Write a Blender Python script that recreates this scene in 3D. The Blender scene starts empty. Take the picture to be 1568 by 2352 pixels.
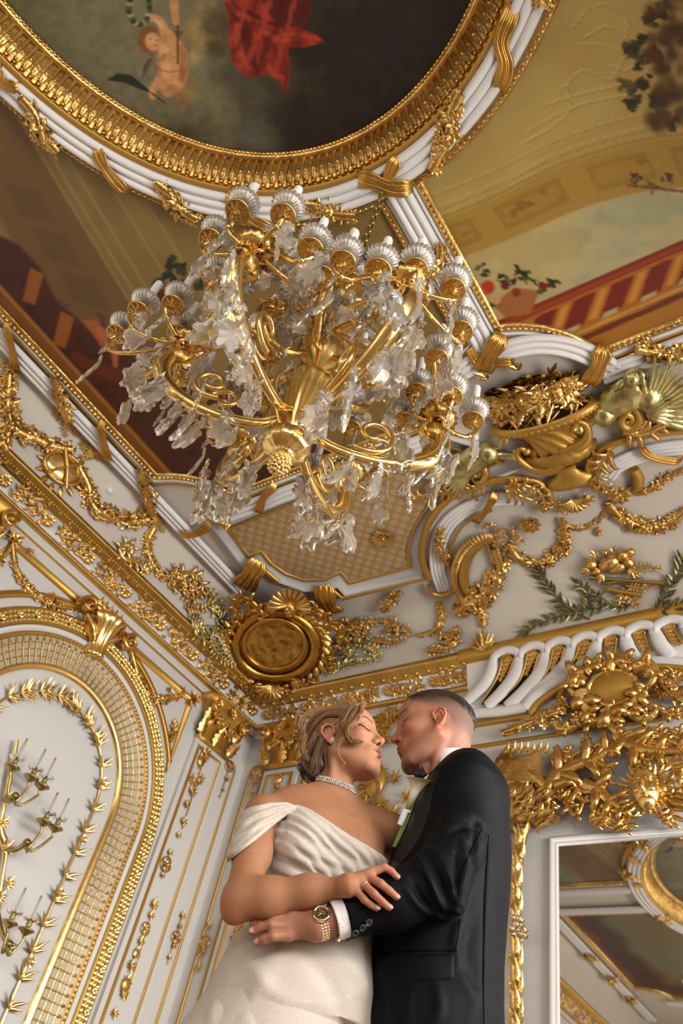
import bpy, math, random
import numpy as np
from mathutils import Matrix, Vector
PI = math.pi
rnd = random.Random(7)
scn = bpy.context.scene
COL = scn.collection
# ------------------------------------------------------------------ camera
RM = np.array([[0.82469914, 0.53349733, 0.18775498], [-0.28318494, 0.67687597, -0.67944478], [-0.48956881, 0.50716815, 0.70929744]])
FPX = 1801.86
CAM = np.array([4.63, -4.48, 0.45])
cam = bpy.data.cameras.new('camera'); camo = bpy.data.objects.new('camera', cam); COL.objects.link(camo)
cam.sensor_fit = 'VERTICAL'; cam.sensor_height = 36; cam.lens = FPX / 2352 * 36; cam.clip_start = 0.05
camo.matrix_world = Matrix([[RM[0, i], -RM[1, i], -RM[2, i], CAM[i]] for i in range(3)] + [[0, 0, 0, 1]])
scn.camera = camo
cam.dof.use_dof = True; cam.dof.focus_distance = 2.25; cam.dof.aperture_fstop = 4.5
# ------------------------------------------------------------------ light
W_X, W_Y, Z_C = 6.64, 10.64, 4.65          # room width, depth, ceiling bands
world = bpy.data.worlds.new('world'); scn.world = world; world.use_nodes = True
world.node_tree.nodes['Background'].inputs[0].default_value = (1, 0.86, 0.68, 1)
world.node_tree.nodes['Background'].inputs[1].default_value = 0.3
def area(name, loc, target, sx, sy, power, col):
    l = bpy.data.lights.new(name, 'AREA'); l.shape = 'RECTANGLE'; l.size = sx; l.size_y = sy; l.energy = power; l.color = col; l.spread = math.radians(140)
    o = bpy.data.objects.new(name, l); COL.objects.link(o); o.location = loc
    o.rotation_euler = (Vector(target) - Vector(loc)).to_track_quat('-Z', 'Z').to_euler(); return o
for k, yy in enumerate((-8.7, -6.3, -3.7, -1.6)):
    area('window_daylight', (6.5, yy, 2.2), (0, yy + 0.3, 0.9), 1.25, 2.8, (70, 60, 40, 135)[k], (1.0, 0.98, 0.95))
for xx in (1.9, 4.7):
    area('window_daylight', (xx, -10.5, 2.1), (xx, 0, 2.4), 1.3, 2.8, 26, (1.0, 0.89, 0.77))
vs = scn.view_settings; vs.view_transform = 'Standard'; vs.look = 'None'; vs.exposure = -0.06; vs.gamma = 1; vs.use_curve_mapping = False
cy = scn.cycles; cy.use_denoising = True; cy.max_bounces = 6; cy.diffuse_bounces = 4; cy.glossy_bounces = 3; cy.transmission_bounces = 4
cy.transparent_max_bounces = 8; cy.caustics_reflective = False; cy.caustics_refractive = False; cy.sample_clamp_indirect = 6
cy.use_adaptive_sampling = True; cy.adaptive_threshold = 0.03
# ------------------------------------------------------------------ pixel <-> place
def ray(px, py):
    return RM.T @ np.array([(px - 784) / FPX, (py - 1176) / FPX, 1.0])
def at(px, py, x=None, y=None, z=None, d=None):
    w = ray(px, py)
    if z is not None: t = (z - CAM[2]) / w[2]
    elif x is not None: t = (x - CAM[0]) / w[0]
    elif y is not None: t = (y - CAM[1]) / w[1]
    else: t = d
    return CAM + t * w
def proj(P):
    c = (np.asarray(P) - CAM) @ RM.T
    return FPX * c[..., 0] / c[..., 2] + 784, FPX * c[..., 1] / c[..., 2] + 1176
def unit(v):
    v = np.asarray(v, float); return v / (np.linalg.norm(v) + 1e-12)
# ------------------------------------------------------------------ materials
def new_mat(name):
    m = bpy.data.materials.new(name); m.use_nodes = True
    return m, m.node_tree, m.node_tree.nodes['Principled BSDF']
def mat(name, col, rough=0.5, metal=0.0, bump=0.0, scale=60, var=0.0, vcol2=None, spec=None, coat=0, detail=3, **kw):
    m, nt, b = new_mat(name)
    b.inputs['Base Color'].default_value = (*col, 1); b.inputs['Roughness'].default_value = rough; b.inputs['Metallic'].default_value = metal
    if spec is not None: b.inputs['Specular IOR Level'].default_value = spec
    for k, v in kw.items(): b.inputs[k.replace('_', ' ')].default_value = v
    tc = nt.nodes.new('ShaderNodeTexCoord')
    if bump or var:
        n = nt.nodes.new('ShaderNodeTexNoise'); n.inputs['Scale'].default_value = scale; n.inputs['Detail'].default_value = detail
        nt.links.new(tc.outputs['Object'], n.inputs['Vector'])
        if bump:
            bp = nt.nodes.new('ShaderNodeBump'); bp.inputs['Strength'].default_value = bump; bp.inputs['Distance'].default_value = 0.01
            nt.links.new(n.outputs['Fac'], bp.inputs['Height']); nt.links.new(bp.outputs['Normal'], b.inputs['Normal'])
        if var:
            n2 = nt.nodes.new('ShaderNodeTexNoise'); n2.inputs['Scale'].default_value = scale * 0.2; n2.inputs['Detail'].default_value = 4
            nt.links.new(tc.outputs['Object'], n2.inputs['Vector'])
            mx = nt.nodes.new('ShaderNodeMix'); mx.data_type = 'RGBA'
            c2 = vcol2 or tuple(c * (1 - var) for c in col)
            mx.inputs[6].default_value = (*col, 1); mx.inputs[7].default_value = (*c2, 1)
            rp = nt.nodes.new('ShaderNodeValToRGB'); rp.color_ramp.elements[0].position = 0.38; rp.color_ramp.elements[1].position = 0.66
            nt.links.new(n2.outputs['Fac'], rp.inputs[0]); nt.links.new(rp.outputs[0], mx.inputs[0])
            nt.links.new(mx.outputs[2], b.inputs['Base Color'])
    return m
def vmat(name, rough=0.6, bump=0.0, scale=80, **kw):
    m, nt, b = new_mat(name); a = nt.nodes.new('ShaderNodeVertexColor'); a.layer_name = 'col'
    nt.links.new(a.outputs[0], b.inputs['Base Color']); b.inputs['Roughness'].default_value = rough
    for k, v in kw.items(): b.inputs[k.replace('_', ' ')].default_value = v
    if bump:
        tc = nt.nodes.new('ShaderNodeTexCoord'); n = nt.nodes.new('ShaderNodeTexNoise'); n.inputs['Scale'].default_value = scale
        nt.links.new(tc.outputs['Object'], n.inputs['Vector'])
        bp = nt.nodes.new('ShaderNodeBump'); bp.inputs['Strength'].default_value = bump; bp.inputs['Distance'].default_value = 0.005
        nt.links.new(n.outputs['Fac'], bp.inputs['Height']); nt.links.new(bp.outputs['Normal'], b.inputs['Normal'])
    return m
GOLD = mat('gold_leaf', (0.82, 0.54, 0.185), 0.29, 1.0, bump=0.4, scale=45, var=0.25, vcol2=(0.58, 0.35, 0.10))
GOLDS = mat('polished_gold', (0.92, 0.66, 0.25), 0.23, 1.0, bump=0.08, scale=30)
GOLDM = mat('matt_gold_paint', (0.62, 0.36, 0.08), 0.42, 0.8, bump=0.1, scale=40, var=0.15)
GREEN = mat('pale_green_gold', (0.82, 0.72, 0.33), 0.3, 1.0, bump=0.3, scale=45, var=0.3, vcol2=(0.42, 0.38, 0.17))
LAUREL = mat('dark_green_gold', (0.24, 0.22, 0.10), 0.32, 0.9, bump=0.2, scale=45, var=0.3)
BRASS = mat('aged_brass', (0.42, 0.33, 0.14), 0.35, 1.0, bump=0.2, scale=60)
WHITE = mat('white_plaster', (0.90, 0.875, 0.85), 0.55, bump=0.03, scale=20)
WALLM = mat('warm_white_paint', (0.77, 0.74, 0.70), 0.6, bump=0.03, scale=12)
STUCCO = mat('cream_stucco', (0.70, 0.63, 0.54), 0.6, bump=0.03, scale=12)
DARK = mat('opening_shade', (0.02, 0.015, 0.012), 0.8)  # black that stands for the shade inside openings and holes
# ------------------------------------------------------------------ mesh builder
class MB:
    def __init__(s): s.v = []; s.f = {}; s.n = 0; s.c = []
    def add(s, V, F, col=None):
        V = np.asarray(V, float).reshape(-1, 3)
        for k in set(len(f) for f in F) if not isinstance(F, np.ndarray) else [F.shape[1]]:
            a = F if isinstance(F, np.ndarray) else np.array([f for f in F if len(f) == k])
            s.f.setdefault(k, []).append(a + s.n)
        s.v.append(V); s.n += len(V)
        s.c.append(np.tile(col if col is not None else (1, 1, 1), (len(V), 1)) if col is None or np.ndim(col) == 1 else col)
        return s
    def data(s): return np.concatenate(s.v) if s.v else np.zeros((0, 3))
def mesh_from(name, mb, material, smooth=True, color=False):
    V = mb.data(); me = bpy.data.meshes.new(name)
    me.vertices.add(len(V)); me.vertices.foreach_set('co', V.ravel())
    loops = []; starts = []; tot = []; c = 0
    for k, L in mb.f.items():
        a = np.concatenate(L); loops.append(a.ravel()); starts.append(c + np.arange(len(a)) * k); tot.append(np.full(len(a), k)); c += a.size
    loops = np.concatenate(loops); starts = np.concatenate(starts); tot = np.concatenate(tot)
    me.loops.add(len(loops)); me.loops.foreach_set('vertex_index', loops.astype(np.int32))
    me.polygons.add(len(starts)); me.polygons.foreach_set('loop_start', starts.astype(np.int32)); me.polygons.foreach_set('loop_total', tot.astype(np.int32))
    me.polygons.foreach_set('use_smooth', np.full(len(starts), smooth))
    me.update(calc_edges=True); me.validate()
    if color:
        C = np.concatenate(mb.c); ca = me.color_attributes.new('col', 'FLOAT_COLOR', 'POINT')
        ca.data.foreach_set('color', np.c_[C, np.ones(len(C))].astype(np.float32).ravel())
    if material: me.materials.append(material)
    return me
def tag(o, label=None, cat=None, group=None, kind=None):
    if label: o['label'] = label
    if cat: o['category'] = cat
    if group: o['group'] = group
    if kind: o['kind'] = kind
    return o
def obj(name, mb, material, parent=None, smooth=True, color=False, **kw):
    o = bpy.data.objects.new(name, mesh_from(name, mb, material, smooth, color)); COL.objects.link(o)
    if parent is not None:
        o.parent = parent; o.matrix_parent_inverse = Matrix.Translation(parent.location).inverted() if parent.type == 'EMPTY' else Matrix()
    tag(o, **kw); return o
def thing(name, loc, label=None, cat=None, group=None, kind=None):
    o = bpy.data.objects.new(name, None); COL.objects.link(o); o.empty_display_size = 0.05; o.location = tuple(loc)
    return tag(o, label, cat, group, kind)
# ------------------------------------------------------------------ primitives
def _grid(nu, nv, cu=False, cv=False):
    a = np.arange(nu - (0 if cu else 1))[:, None]; b = np.arange(nv - (0 if cv else 1))[None, :]
    a2 = (a + 1) % nu; b2 = (b + 1) % nv
    return np.stack([a * nv + b, a2 * nv + b, a2 * nv + b2, a * nv + b2], -1).reshape(-1, 4)
def frame(p, n, t=(0, 0, 1), s=1.0, rot=0.0):
    n = unit(n); t = np.asarray(t, float); t = t - n * (t @ n)
    if np.linalg.norm(t) < 1e-5: t = np.cross(n, [0.3, 1, 0.2])
    t = unit(t); b = np.cross(n, t)
    if rot:
        t, b = t * math.cos(rot) + b * math.sin(rot), b * math.cos(rot) - t * math.sin(rot)
    M = np.eye(4); M[:3, 0] = t * s; M[:3, 1] = b * s; M[:3, 2] = n * s; M[:3, 3] = p; return M
def tf(V, M): return np.asarray(V) @ M[:3, :3].T + M[:3, 3]
def _sph(nu, nv):
    u = np.linspace(0, 2 * PI, nu, endpoint=False); v = np.linspace(0, PI, nv)
    V = np.array([[math.cos(a) * math.sin(b), math.sin(a) * math.sin(b), math.cos(b)] for b in v for a in u])
    return V, _grid(nv, nu, False, True)
SPH = {k: _sph(*k) for k in ((8, 5), (12, 8), (24, 16), (6, 4))}
def blob(mb, M, r, q=(8, 5), off=(0, 0, 0), col=None):
    V, F = SPH[q]; r = np.array([r] * 3 if np.isscalar(r) else r, float)
    mb.add(tf(V * r + np.array(off), M), F, col)
def _leafmesh(nu=6, serr=0.0):
    u = np.linspace(0, 1, nu); R = []
    for i, a in enumerate(u):
        w = math.sin(PI * min(1, a * 0.93 + 0.05) ** 0.75) * (1 - serr * (i % 2))
        for b, z in ((-1, 0.0), (-0.5, 0.55), (0, 0.8), (0.5, 0.55), (1, 0.0)): R.append((a, b * w, z * w))
    return np.array(R), _grid(nu, 5)
LEAF = _leafmesh(); LEAFS = _leafmesh(9, 0.3)
def leaf(mb, M, L, W, H=None, curl=0.0, bend=0.0, serr=False, off=(0, 0, 0), col=None):
    V, F = LEAFS if serr else LEAF
    V = V.copy(); a = V[:, 0].copy(); H = W * 0.5 if H is None else H
    V[:, 0] = a * L; V[:, 1] *= W * 0.5; V[:, 2] = V[:, 2] * H + curl * a * a * L
    if bend: V[:, 1] += bend * a * a * L
    mb.add(tf(V + np.array(off), M), F, col)
def flower(mb, M, r, n=5, lift=0.5, core=0.28):
    for k in range(n):
        a = 2 * PI * k / n; c, s = math.cos(a), math.sin(a); Rz = np.eye(4); Rz[:2, :2] = [[c, -s], [s, c]]
        leaf(mb, M @ Rz, r, r * 1.25, r * 0.3, curl=lift, off=(r * 0.08, 0, 0))
    blob(mb, M, r * core, off=(0, 0, r * 0.15))
def rosette(mb, M, r, n=8):
    flower(mb, M, r, n, 0.25, 0.2); c = np.eye(4); c[2, 3] = r * 0.12
    flower(mb, M @ c @ np.diag([1, 1, 1, 1]), r * 0.6, n // 2 + 1, 0.5, 0.3)
def spl(pts, n=24, closed=False):
    P = np.asarray(pts, float)
    if closed: P = np.vstack([P[-1], P, P[0], P[1]])
    else: P = np.vstack([2 * P[0] - P[1], P, 2 * P[-1] - P[-2]])
    m = len(P) - 3; out = []
    t = np.linspace(0, m, n, endpoint=not closed)
    i = np.minimum(t.astype(int), m - 1); f = (t - i)[:, None]
    a, b, c, d = P[i], P[i + 1], P[i + 2], P[i + 3]
    return 0.5 * (2 * b + (c - a) * f + (2 * a - 5 * b + 4 * c - d) * f ** 2 + (3 * b - a - 3 * c + d) * f ** 3)
def tube(mb, P, r, seg=8, N=None, closed=False, flat=1.0, cap=True, col=None):
    """round tube along P; r scalar or per point; N optional up normals; flat squashes along N"""
    P = np.asarray(P, float); n = len(P); r = np.full(n, r) if np.isscalar(r) else np.interp(np.linspace(0, 1, n), np.linspace(0, 1, len(r)), r)
    T = np.roll(P, -1, 0) - np.roll(P, 1, 0)
    if not closed: T[0] = P[1] - P[0]; T[-1] = P[-1] - P[-2]
    T /= np.linalg.norm(T, axis=1)[:, None] + 1e-12
    if N is None:
        up = np.cross(T[0], [0.31, 0.2, 0.93]); N = np.zeros_like(P); N[0] = unit(up)
        for i in range(1, n):
            v = N[i - 1] - T[i] * (N[i - 1] @ T[i]); N[i] = unit(v)
    else:
        N = np.asarray(N, float); N = np.tile(N, (n, 1)) if N.ndim == 1 else N
        N = N - T * (N * T).sum(1)[:, None]; N /= np.linalg.norm(N, axis=1)[:, None] + 1e-12
    B = np.cross(T, N); a = np.linspace(0, 2 * PI, seg, endpoint=False)
    V = P[:, None] + r[:, None, None] * (np.cos(a)[None, :, None] * B[:, None] + flat * np.sin(a)[None, :, None] * N[:, None])
    V = V.reshape(-1, 3); mb.add(V, _grid(n, seg, closed, True), col)
    if cap and not closed:
        mb.add(np.vstack([V[:seg], V[-seg:]]), [tuple(range(seg - 1, -1, -1)), tuple(range(seg, 2 * seg))], col)
def lathe(mb, M, prof, seg=24, flute=0.0, nf=12, col=None, twist=0.0):
    P = np.array(prof, float); a = np.linspace(0, 2 * PI, seg, endpoint=False); V = []
    for i, (r, z) in enumerate(P):
        aa = a + twist * i; rr = r * (1 + flute * np.cos(nf * a)); V.append(np.stack([rr * np.cos(aa), rr * np.sin(aa), np.full(seg, z)], -1))
    mb.add(tf(np.concatenate(V), M), _grid(len(P), seg, False, True), col)
def box(mb, M, x0, x1, y0, y1, z0, z1, col=None):
    V = [(x, y, z) for x in (x0, x1) for y in (y0, y1) for z in (z0, z1)]
    mb.add(tf(V, M), [(0, 1, 3, 2), (4, 6, 7, 5), (0, 4, 5, 1), (2, 3, 7, 6), (0, 2, 6, 4), (1, 5, 7, 3)], col)
I4 = np.eye(4)
# surfaces given as 2-D charts: (u, v, h) -> place, h = height out of the surface
def ceil_(u, v, h): return np.stack([u, v, Z_C - h], -1)
def left_(u, v, h): return np.stack([h, u, v], -1)
def back_(u, v, h): return np.stack([u, -h, v], -1)
def rib2d(path, closed=False):
    P = np.asarray(path, float); n = len(P)
    d = np.roll(P, -1, 0) - P; d /= np.linalg.norm(d, axis=1)[:, None] + 1e-12
    N = np.stack([-d[:, 1], d[:, 0]], -1); Np = np.roll(N, 1, 0)
    if not closed: Np[0] = N[0]; N[-1] = N[-2]
    m = N + Np; m /= (m * m).sum(1)[:, None] / 2 + 1e-9
    k = np.linalg.norm(m, axis=1); m[k > 2] *= (2 / k[k > 2])[:, None]
    return P, m
def band(mb, path, prof, chart, closed=False, col=None):
    """sweep a profile [(offset to the left of the path, height)] along a 2-D path of a chart"""
    P, m = rib2d(path, closed); pr = np.asarray(prof, float)
    U = P[:, None, :] + m[:, None, :] * pr[None, :, :1]
    V = chart(U[..., 0], U[..., 1], np.broadcast_to(pr[:, 1], U.shape[:2]))
    mb.add(V.reshape(-1, 3), _grid(len(P), len(pr), closed, False), col)
def resample(P, step, closed=False):
    P = np.asarray(P, float)
    if closed: P = np.vstack([P, P[0]])
    s = np.r_[0, np.cumsum(np.linalg.norm(np.diff(P, axis=0), axis=1))]
    n = max(2, int(round(s[-1] / step))); t = np.linspace(0, s[-1], n + 1)[: n if closed else n + 1]
    return np.stack([np.interp(t, s, P[:, k]) for k in range(P.shape[1])], -1)
def along(path, step, fn, chart, off=0.0, h=0.0, closed=False):
    Q = resample(path, step, closed); P, m = rib2d(Q, closed); U = P + m * off
    X = chart(U[:, 0], U[:, 1], np.full(len(U), h)); X1 = chart(U[:, 0], U[:, 1], np.full(len(U), h + 0.01))
    T = np.gradient(X, axis=0)
    for i in range(len(X)): fn(i, frame(X[i], X1[i] - X[i], T[i]))
def reeds(w0, w1, n, h, base=0.0):
    out = [(w0, base)]
    for k in range(n):
        a = w0 + (w1 - w0) * k / n; b = w0 + (w1 - w0) * (k + 1) / n
        for t in (0.0, 0.12, 0.3, 0.5, 0.7, 0.88): out.append((a + (b - a) * t, base + h * (0.35 + 0.65 * math.sin(PI * t) ** 0.6 if 0 < t else 0.3)))
    out.append((w1, base)); return out
def arc(cx, cy_, r, a0, a1, n=24, ry=None):
    t = np.radians(np.linspace(a0, a1, n)); return np.stack([cx + r * np.cos(t), cy_ + (ry or r) * np.sin(t)], -1)
# cove surface of the ceiling
def _zw(d, D):
    s = np.clip((d - 0.16) / (D - 0.16), 0, 1); z = 4.2 + 0.45 * (1 - (1 - s) ** 2.1) ** (1 / 2.1)
    return np.where(d < 0.16, 4.2 - (0.16 - d) * 6, z)
def zcove(x, y):
    x = np.minimum(x, W_X - x); y = np.minimum(-y, W_Y + y)
    k = np.clip((x - 1.9) / 0.5, 0, 1); k = k * k * (3 - 2 * k)
    a = _zw(x, 0.38); b = _zw(y, 0.38 + 0.75 * k)
    h = np.clip(0.5 + 0.5 * (b - a) / 0.05, 0, 1); return b * (1 - h) + a * h - 0.05 * h * (1 - h) + 0.0125
def cove(px, py, off=0.0):
    w = ray(px, py); ts = np.linspace(3.3 / w[2], 4.4 / w[2], 500); Q = CAM + ts[:, None] * w
    g = Q[:, 2] - zcove(Q[:, 0], Q[:, 1]); i = np.argmax(g > 0) if (g > 0).any() else len(g) - 1; i = max(i, 1)
    f = g[i - 1] / (g[i - 1] - g[i] + 1e-9); p = Q[i - 1] + (Q[i] - Q[i - 1]) * f; e = 0.004
    n = unit([zcove(p[0] + e, p[1]) - zcove(p[0] - e, p[1]), zcove(p[0], p[1] + e) - zcove(p[0], p[1] - e), -2 * e])
    return p + n * off, n
def lw(px, py, off=0.0): return at(px, py, x=off), np.array([1.0, 0, 0])
def bw(px, py, off=0.0): return at(px, py, y=-off), np.array([0, -1.0, 0])
def cl(px, py, off=0.0): return at(px, py, z=Z_C - off), np.array([0, 0, -1.0])
def pathon(surf, pts, n=30, off=0.0, smooth=True):
    p = spl(pts, n) if smooth else np.asarray(pts, float)
    R = [surf(a[0], a[1], off) for a in p]; return np.array([r[0] for r in R]), np.array([r[1] for r in R])
# ------------------------------------------------------------------ ornament kit
def garland(mb, P, N, w, step=None, swell=1.0, kind='mix', seed=1, h=0.7):
    """flowers, leaves and fruit packed along a path"""
    w = w * 1.45; R = random.Random(seed); Q = resample(np.c_[P, N], step or w * 0.3); n = len(Q)
    tube(mb, Q[:, :3] + Q[:, 3:] * w * 0.12, w * 0.26, 6, Q[:, 3:])
    for i in range(n):
        p, nn = Q[i, :3], unit(Q[i, 3:]); T = Q[min(i + 1, n - 1), :3] - Q[max(i - 1, 0), :3]; T = unit(T); B = np.cross(nn, T)
        ww = w * (0.55 + 0.45 * math.sin(PI * (i + 0.5) / n) * swell)
        for k in range(5):
            o = R.uniform(-0.5, 0.5); hh = h * ww * 0.5 * math.sqrt(max(0.05, 1 - 4 * o * o)) ; q = p + B * o * ww + nn * hh * R.uniform(0.6, 1.0)
            dirn = unit(nn + B * o * 1.6 + T * R.uniform(-0.5, 0.5)); M = frame(q, dirn, T, 1, R.uniform(0, 6.28)); c = R.random()
            if kind == 'leaf' or c < 0.42: leaf(mb, M, ww * R.uniform(0.35, 0.6), ww * R.uniform(0.2, 0.3), curl=R.uniform(-0.1, 0.5))
            elif c < 0.72: flower(mb, M, ww * R.uniform(0.2, 0.3), 5, 0.45)
            else: blob(mb, M, ww * R.uniform(0.1, 0.17))
def spray(mb, p, n, t, L, cnt=7, spread=2.4, w=0.3, curl=0.25, serr=True, seed=0):
    R = random.Random(seed)
    for k in range(cnt):
        a = (k / (cnt - 1) - 0.5) * spread if cnt > 1 else 0
        leaf(mb, frame(p, n, t, 1, a), L * (1 - 0.35 * abs(a) / spread * 2) * R.uniform(0.9, 1.1), L * w, curl=curl, serr=serr)
def spiral2(c, r0, r1, a0, turns, n=30):
    t = np.linspace(0, 1, n); r = r0 * (r1 / r0) ** t; a = math.radians(a0) + turns * 2 * PI * t
    return np.stack([c[0] + r * np.cos(a), c[1] + r * np.sin(a)], -1)
def scroll(mb, P, N, w, leaves=True, seed=0, flat=0.7, lw_=1.6, step=None, taper=True):
    """acanthus scroll: tapering stem with curling leaves on its outside"""
    n = len(P); rr = np.linspace(w * 0.5, w * 0.16 if taper else w * 0.4, n)
    tube(mb, P + N * w * 0.25, rr, 7, N, flat=flat)
    if not leaves: return
    R = random.Random(seed); s = np.linalg.norm(np.diff(P, axis=0), axis=1).sum(); m = max(3, int(s / (step or w * 0.95)))
    for k in range(m):
        i = min(n - 2, max(1, int((k + 0.5) / m * n))); T = unit(P[i + 1] - P[i - 1]); B = np.cross(N[i], T); f = 1 - 0.55 * k / m
        for sd in (-1, 1):
            L = w * lw_ * f * R.uniform(0.75, 1.1); o = P[i] + N[i] * w * 0.3; D = unit(T * 0.75 + B * sd); E = unit(T * 0.2 + B * sd); G = unit(-T * 0.5 + B * sd * 0.8)
            tube(mb, np.array([o, o + D * L * 0.45 + N[i] * w * 0.15, o + D * L * 0.75 + E * L * 0.2 + N[i] * w * 0.25, o + D * L * 0.8 + E * L * 0.45 + N[i] * w * 0.15, o + D * L * 0.72 + E * L * 0.5 + G * L * 0.2]), w * f * np.array([0.2, 0.32, 0.28, 0.2, 0.07]), 6, N[i], flat=0.7)
    blob(mb, frame(P[-1] + N[-1] * w * 0.3, N[-1]), w * 0.3)
def shell(mb, M, r, n=9, spread=PI * 0.95, h=0.35):
    for k in range(n):
        a = (k / (n - 1) - 0.5) * spread; c, s = math.cos(a), math.sin(a); Rz = np.eye(4); Rz[:2, :2] = [[c, -s], [s, c]]
        t = np.linspace(0.1, 1, 8); P = np.stack([r * t, 0 * t, h * r * np.sin(t * PI * 0.62)], -1)
        tube(mb, tf(P, M @ Rz), r * spread / n * (0.25 + 0.75 * t) * 0.62, 6)
def ribbon(mb, P, N, w, strands=4, twist=1.0, bulge=0.35):
    w = w * 1.6; strands += 3
    """gathered ribbon wrapped over a band: several fold strands side by side"""
    n = len(P); T = np.gradient(P, axis=0); T /= np.linalg.norm(T, axis=1)[:, None]; B = np.cross(N, T); s = np.linspace(0, 1, n)[:, None]
    for k in range(strands):
        o = ((k + 0.5) / strands - 0.5) * w; pinch = 0.55 + 0.45 * np.abs(2 * s - 1)
        tube(mb, P + B * o * pinch + N * (w * bulge * (0.2 + 0.2 * math.sin(k * 2.3))), w / strands * 0.66, 6, N, flat=0.8)
# ================================================================== SETTING
def slab(name, pts, col_m, kind='structure', thick=None):
    mb = MB(); mb.add(pts, [tuple(range(len(pts)))]); return obj(name, mb, col_m, smooth=False, kind=kind)
FLOOR = mat('oak_floor', (0.30, 0.19, 0.11), 0.35, bump=0.05, scale=8, var=0.4)
def boxs(name, x0, x1, y0, y1, z0, z1, m, **kw):
    mb = MB(); box(mb, I4, x0, x1, y0, y1, z0, z1); return obj(name, mb, m, smooth=False, **kw)
boxs('floor', -0.2, W_X + 0.2, -W_Y - 0.2, 0.2, -0.2, 0, FLOOR, kind='structure')
boxs('wall_left', -0.2, 0, -W_Y - 0.2, 0.2, 0, 4.21, WALLM, kind='structure')
boxs('wall_back', 0, W_X, 0, 0.2, 0, 4.21, WALLM, kind='structure')
boxs('wall_right', W_X, W_X + 0.2, -W_Y - 0.2, 0.2, 0, 4.21, WALLM, kind='structure')
boxs('wall_front', 0, W_X, -W_Y - 0.2, -W_Y, 0, 4.21, WALLM, kind='structure')
# coved ceiling with the oval opening left out
EC = (3.32, -5.32)
def ell(a, b, n=160, a0=0, a1=360):
    t = np.radians(np.linspace(a0, a1, n, endpoint=abs(a1 - a0) < 360)); return np.stack([EC[0] + a * np.cos(t), EC[1] + b * np.sin(t)], -1)
xs = np.unique(np.r_[np.linspace(0.15, 0.42, 16), np.linspace(0.42, W_X - 0.42, 100), np.linspace(W_X - 0.42, W_X - 0.15, 16)])
ys = -np.unique(np.r_[np.linspace(0.15, 1.2, 44), np.linspace(1.2, W_Y - 1.2, 120), np.linspace(W_Y - 1.2, W_Y - 0.15, 44)])
X, Y = np.meshgrid(xs, ys, indexing='ij'); Zc = zcove(X, Y) + 0.002
F = _grid(len(xs), len(ys)); cx = X.ravel()[F].mean(1); cyy = Y.ravel()[F].mean(1)
keep = ((cx - EC[0]) / 1.55) ** 2 + ((cyy - EC[1]) / 1.81) ** 2 > 1
mb = MB(); mb.add(np.stack([X, Y, Zc], -1).reshape(-1, 3), F[keep]); obj('ceiling', mb, STUCCO, kind='structure')
# cornice
def cor_(u, v, h): return np.stack([u, v, h], -1)
cpath = [(2.16, 0), (0, 0), (0, -W_Y), (W_X, -W_Y), (W_X, 0), (4.48, 0)]
CG = mat('cornice_gold', (0.72, 0.44, 0.11), 0.36, 0.9, bump=0.25, scale=35, var=0.2)
cor = thing('trim_1', (0, 0, 4.0), kind='structure')
for nm, pr, m in (('lower_moulding', [(0, 3.95), (0.012, 3.952), (0.03, 3.965), (0.034, 3.985), (0.024, 4.0)], CG),
                  ('frieze', [(0.024, 4.0), (0.028, 4.02), (0.04, 4.045), (0.06, 4.07), (0.085, 4.09), (0.105, 4.1)], WHITE),
                  ('bead_moulding', [(0.1, 4.095), (0.115, 4.1), (0.118, 4.108), (0.135, 4.12), (0.152, 4.15), (0.17, 4.16), (0.17, 4.2), (0.13, 4.22)], CG)):
    mb = MB(); band(mb, cpath, pr, cor_); 
    if nm == 'bead_moulding':
        for seg in (((0.125, -W_Y + 0.2), (0.125, -0.14)), ((0.14, -0.125), (2.12, -0.125))):
            Q = resample(seg, 0.105); n0 = unit([0.75, 0, -0.66]) if seg[0][0] == seg[1][0] else unit([0, -0.75, -0.66])
            for q in Q:
                p = np.array([q[0], q[1], 4.118]) + n0 * 0.004; blob(mb, frame(p, n0), 0.019)
            for q in resample(seg, 0.0263):
                leaf(mb, frame(np.array([q[0], q[1], 4.15]) + n0 * 0.004 + np.array([0.02, 0, 0]) * n0[0], n0, (0, 0, -1)), 0.04, 0.022, 0.016)
    obj(nm, mb, m, cor)
mb = MB(); R = random.Random(3)
def fz(u, s):  # point on the frieze slope, u along, s 0..1 up
    return (0.03 + 0.07 * s, 4.01 + 0.085 * s)
for side in (0, 1):
    L0, L1 = (0.06, W_Y - 0.3) if side == 0 else (0.06, 2.1)
    nn = unit([0.78, 0, -0.62]) if side == 0 else unit([0, -0.78, -0.62]); tt = np.array([0, 1, 0]) if side == 0 else np.array([1, 0, 0])
    def P(u, s, off=0.0):
        h, z = fz(u, s); q = np.array([h, -u, z]) if side == 0 else np.array([u, -h, z]); return q + nn * off
    u = L0
    while u < L1:
        rosette(mb, frame(P(u + 0.1, 0.5), nn, tt), 0.044, 8); tube(mb, tf(np.c_[arc(0, 0, 0.042, 0, 350, 16), np.zeros(16)], frame(P(u + 0.1, 0.5), nn, tt)), 0.004, 5, closed=True)
        for k in range(10):
            uu = u + 0.155 + k * 0.028; 
            for _ in range(6): leaf(mb, frame(P(uu + R.uniform(-.014, .014), R.uniform(0.0, 1.0), 0.0), nn, tt, 1, R.uniform(0, 6.28)), 0.055, 0.022, 0.011, curl=0.2)
            if k % 2 == 0: flower(mb, frame(P(uu, 0.3 + 0.4 * (k % 4 == 0)), nn, tt), 0.013)
        u += 0.42
obj('frieze_ornament', mb, GOLD, cor)
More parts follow.
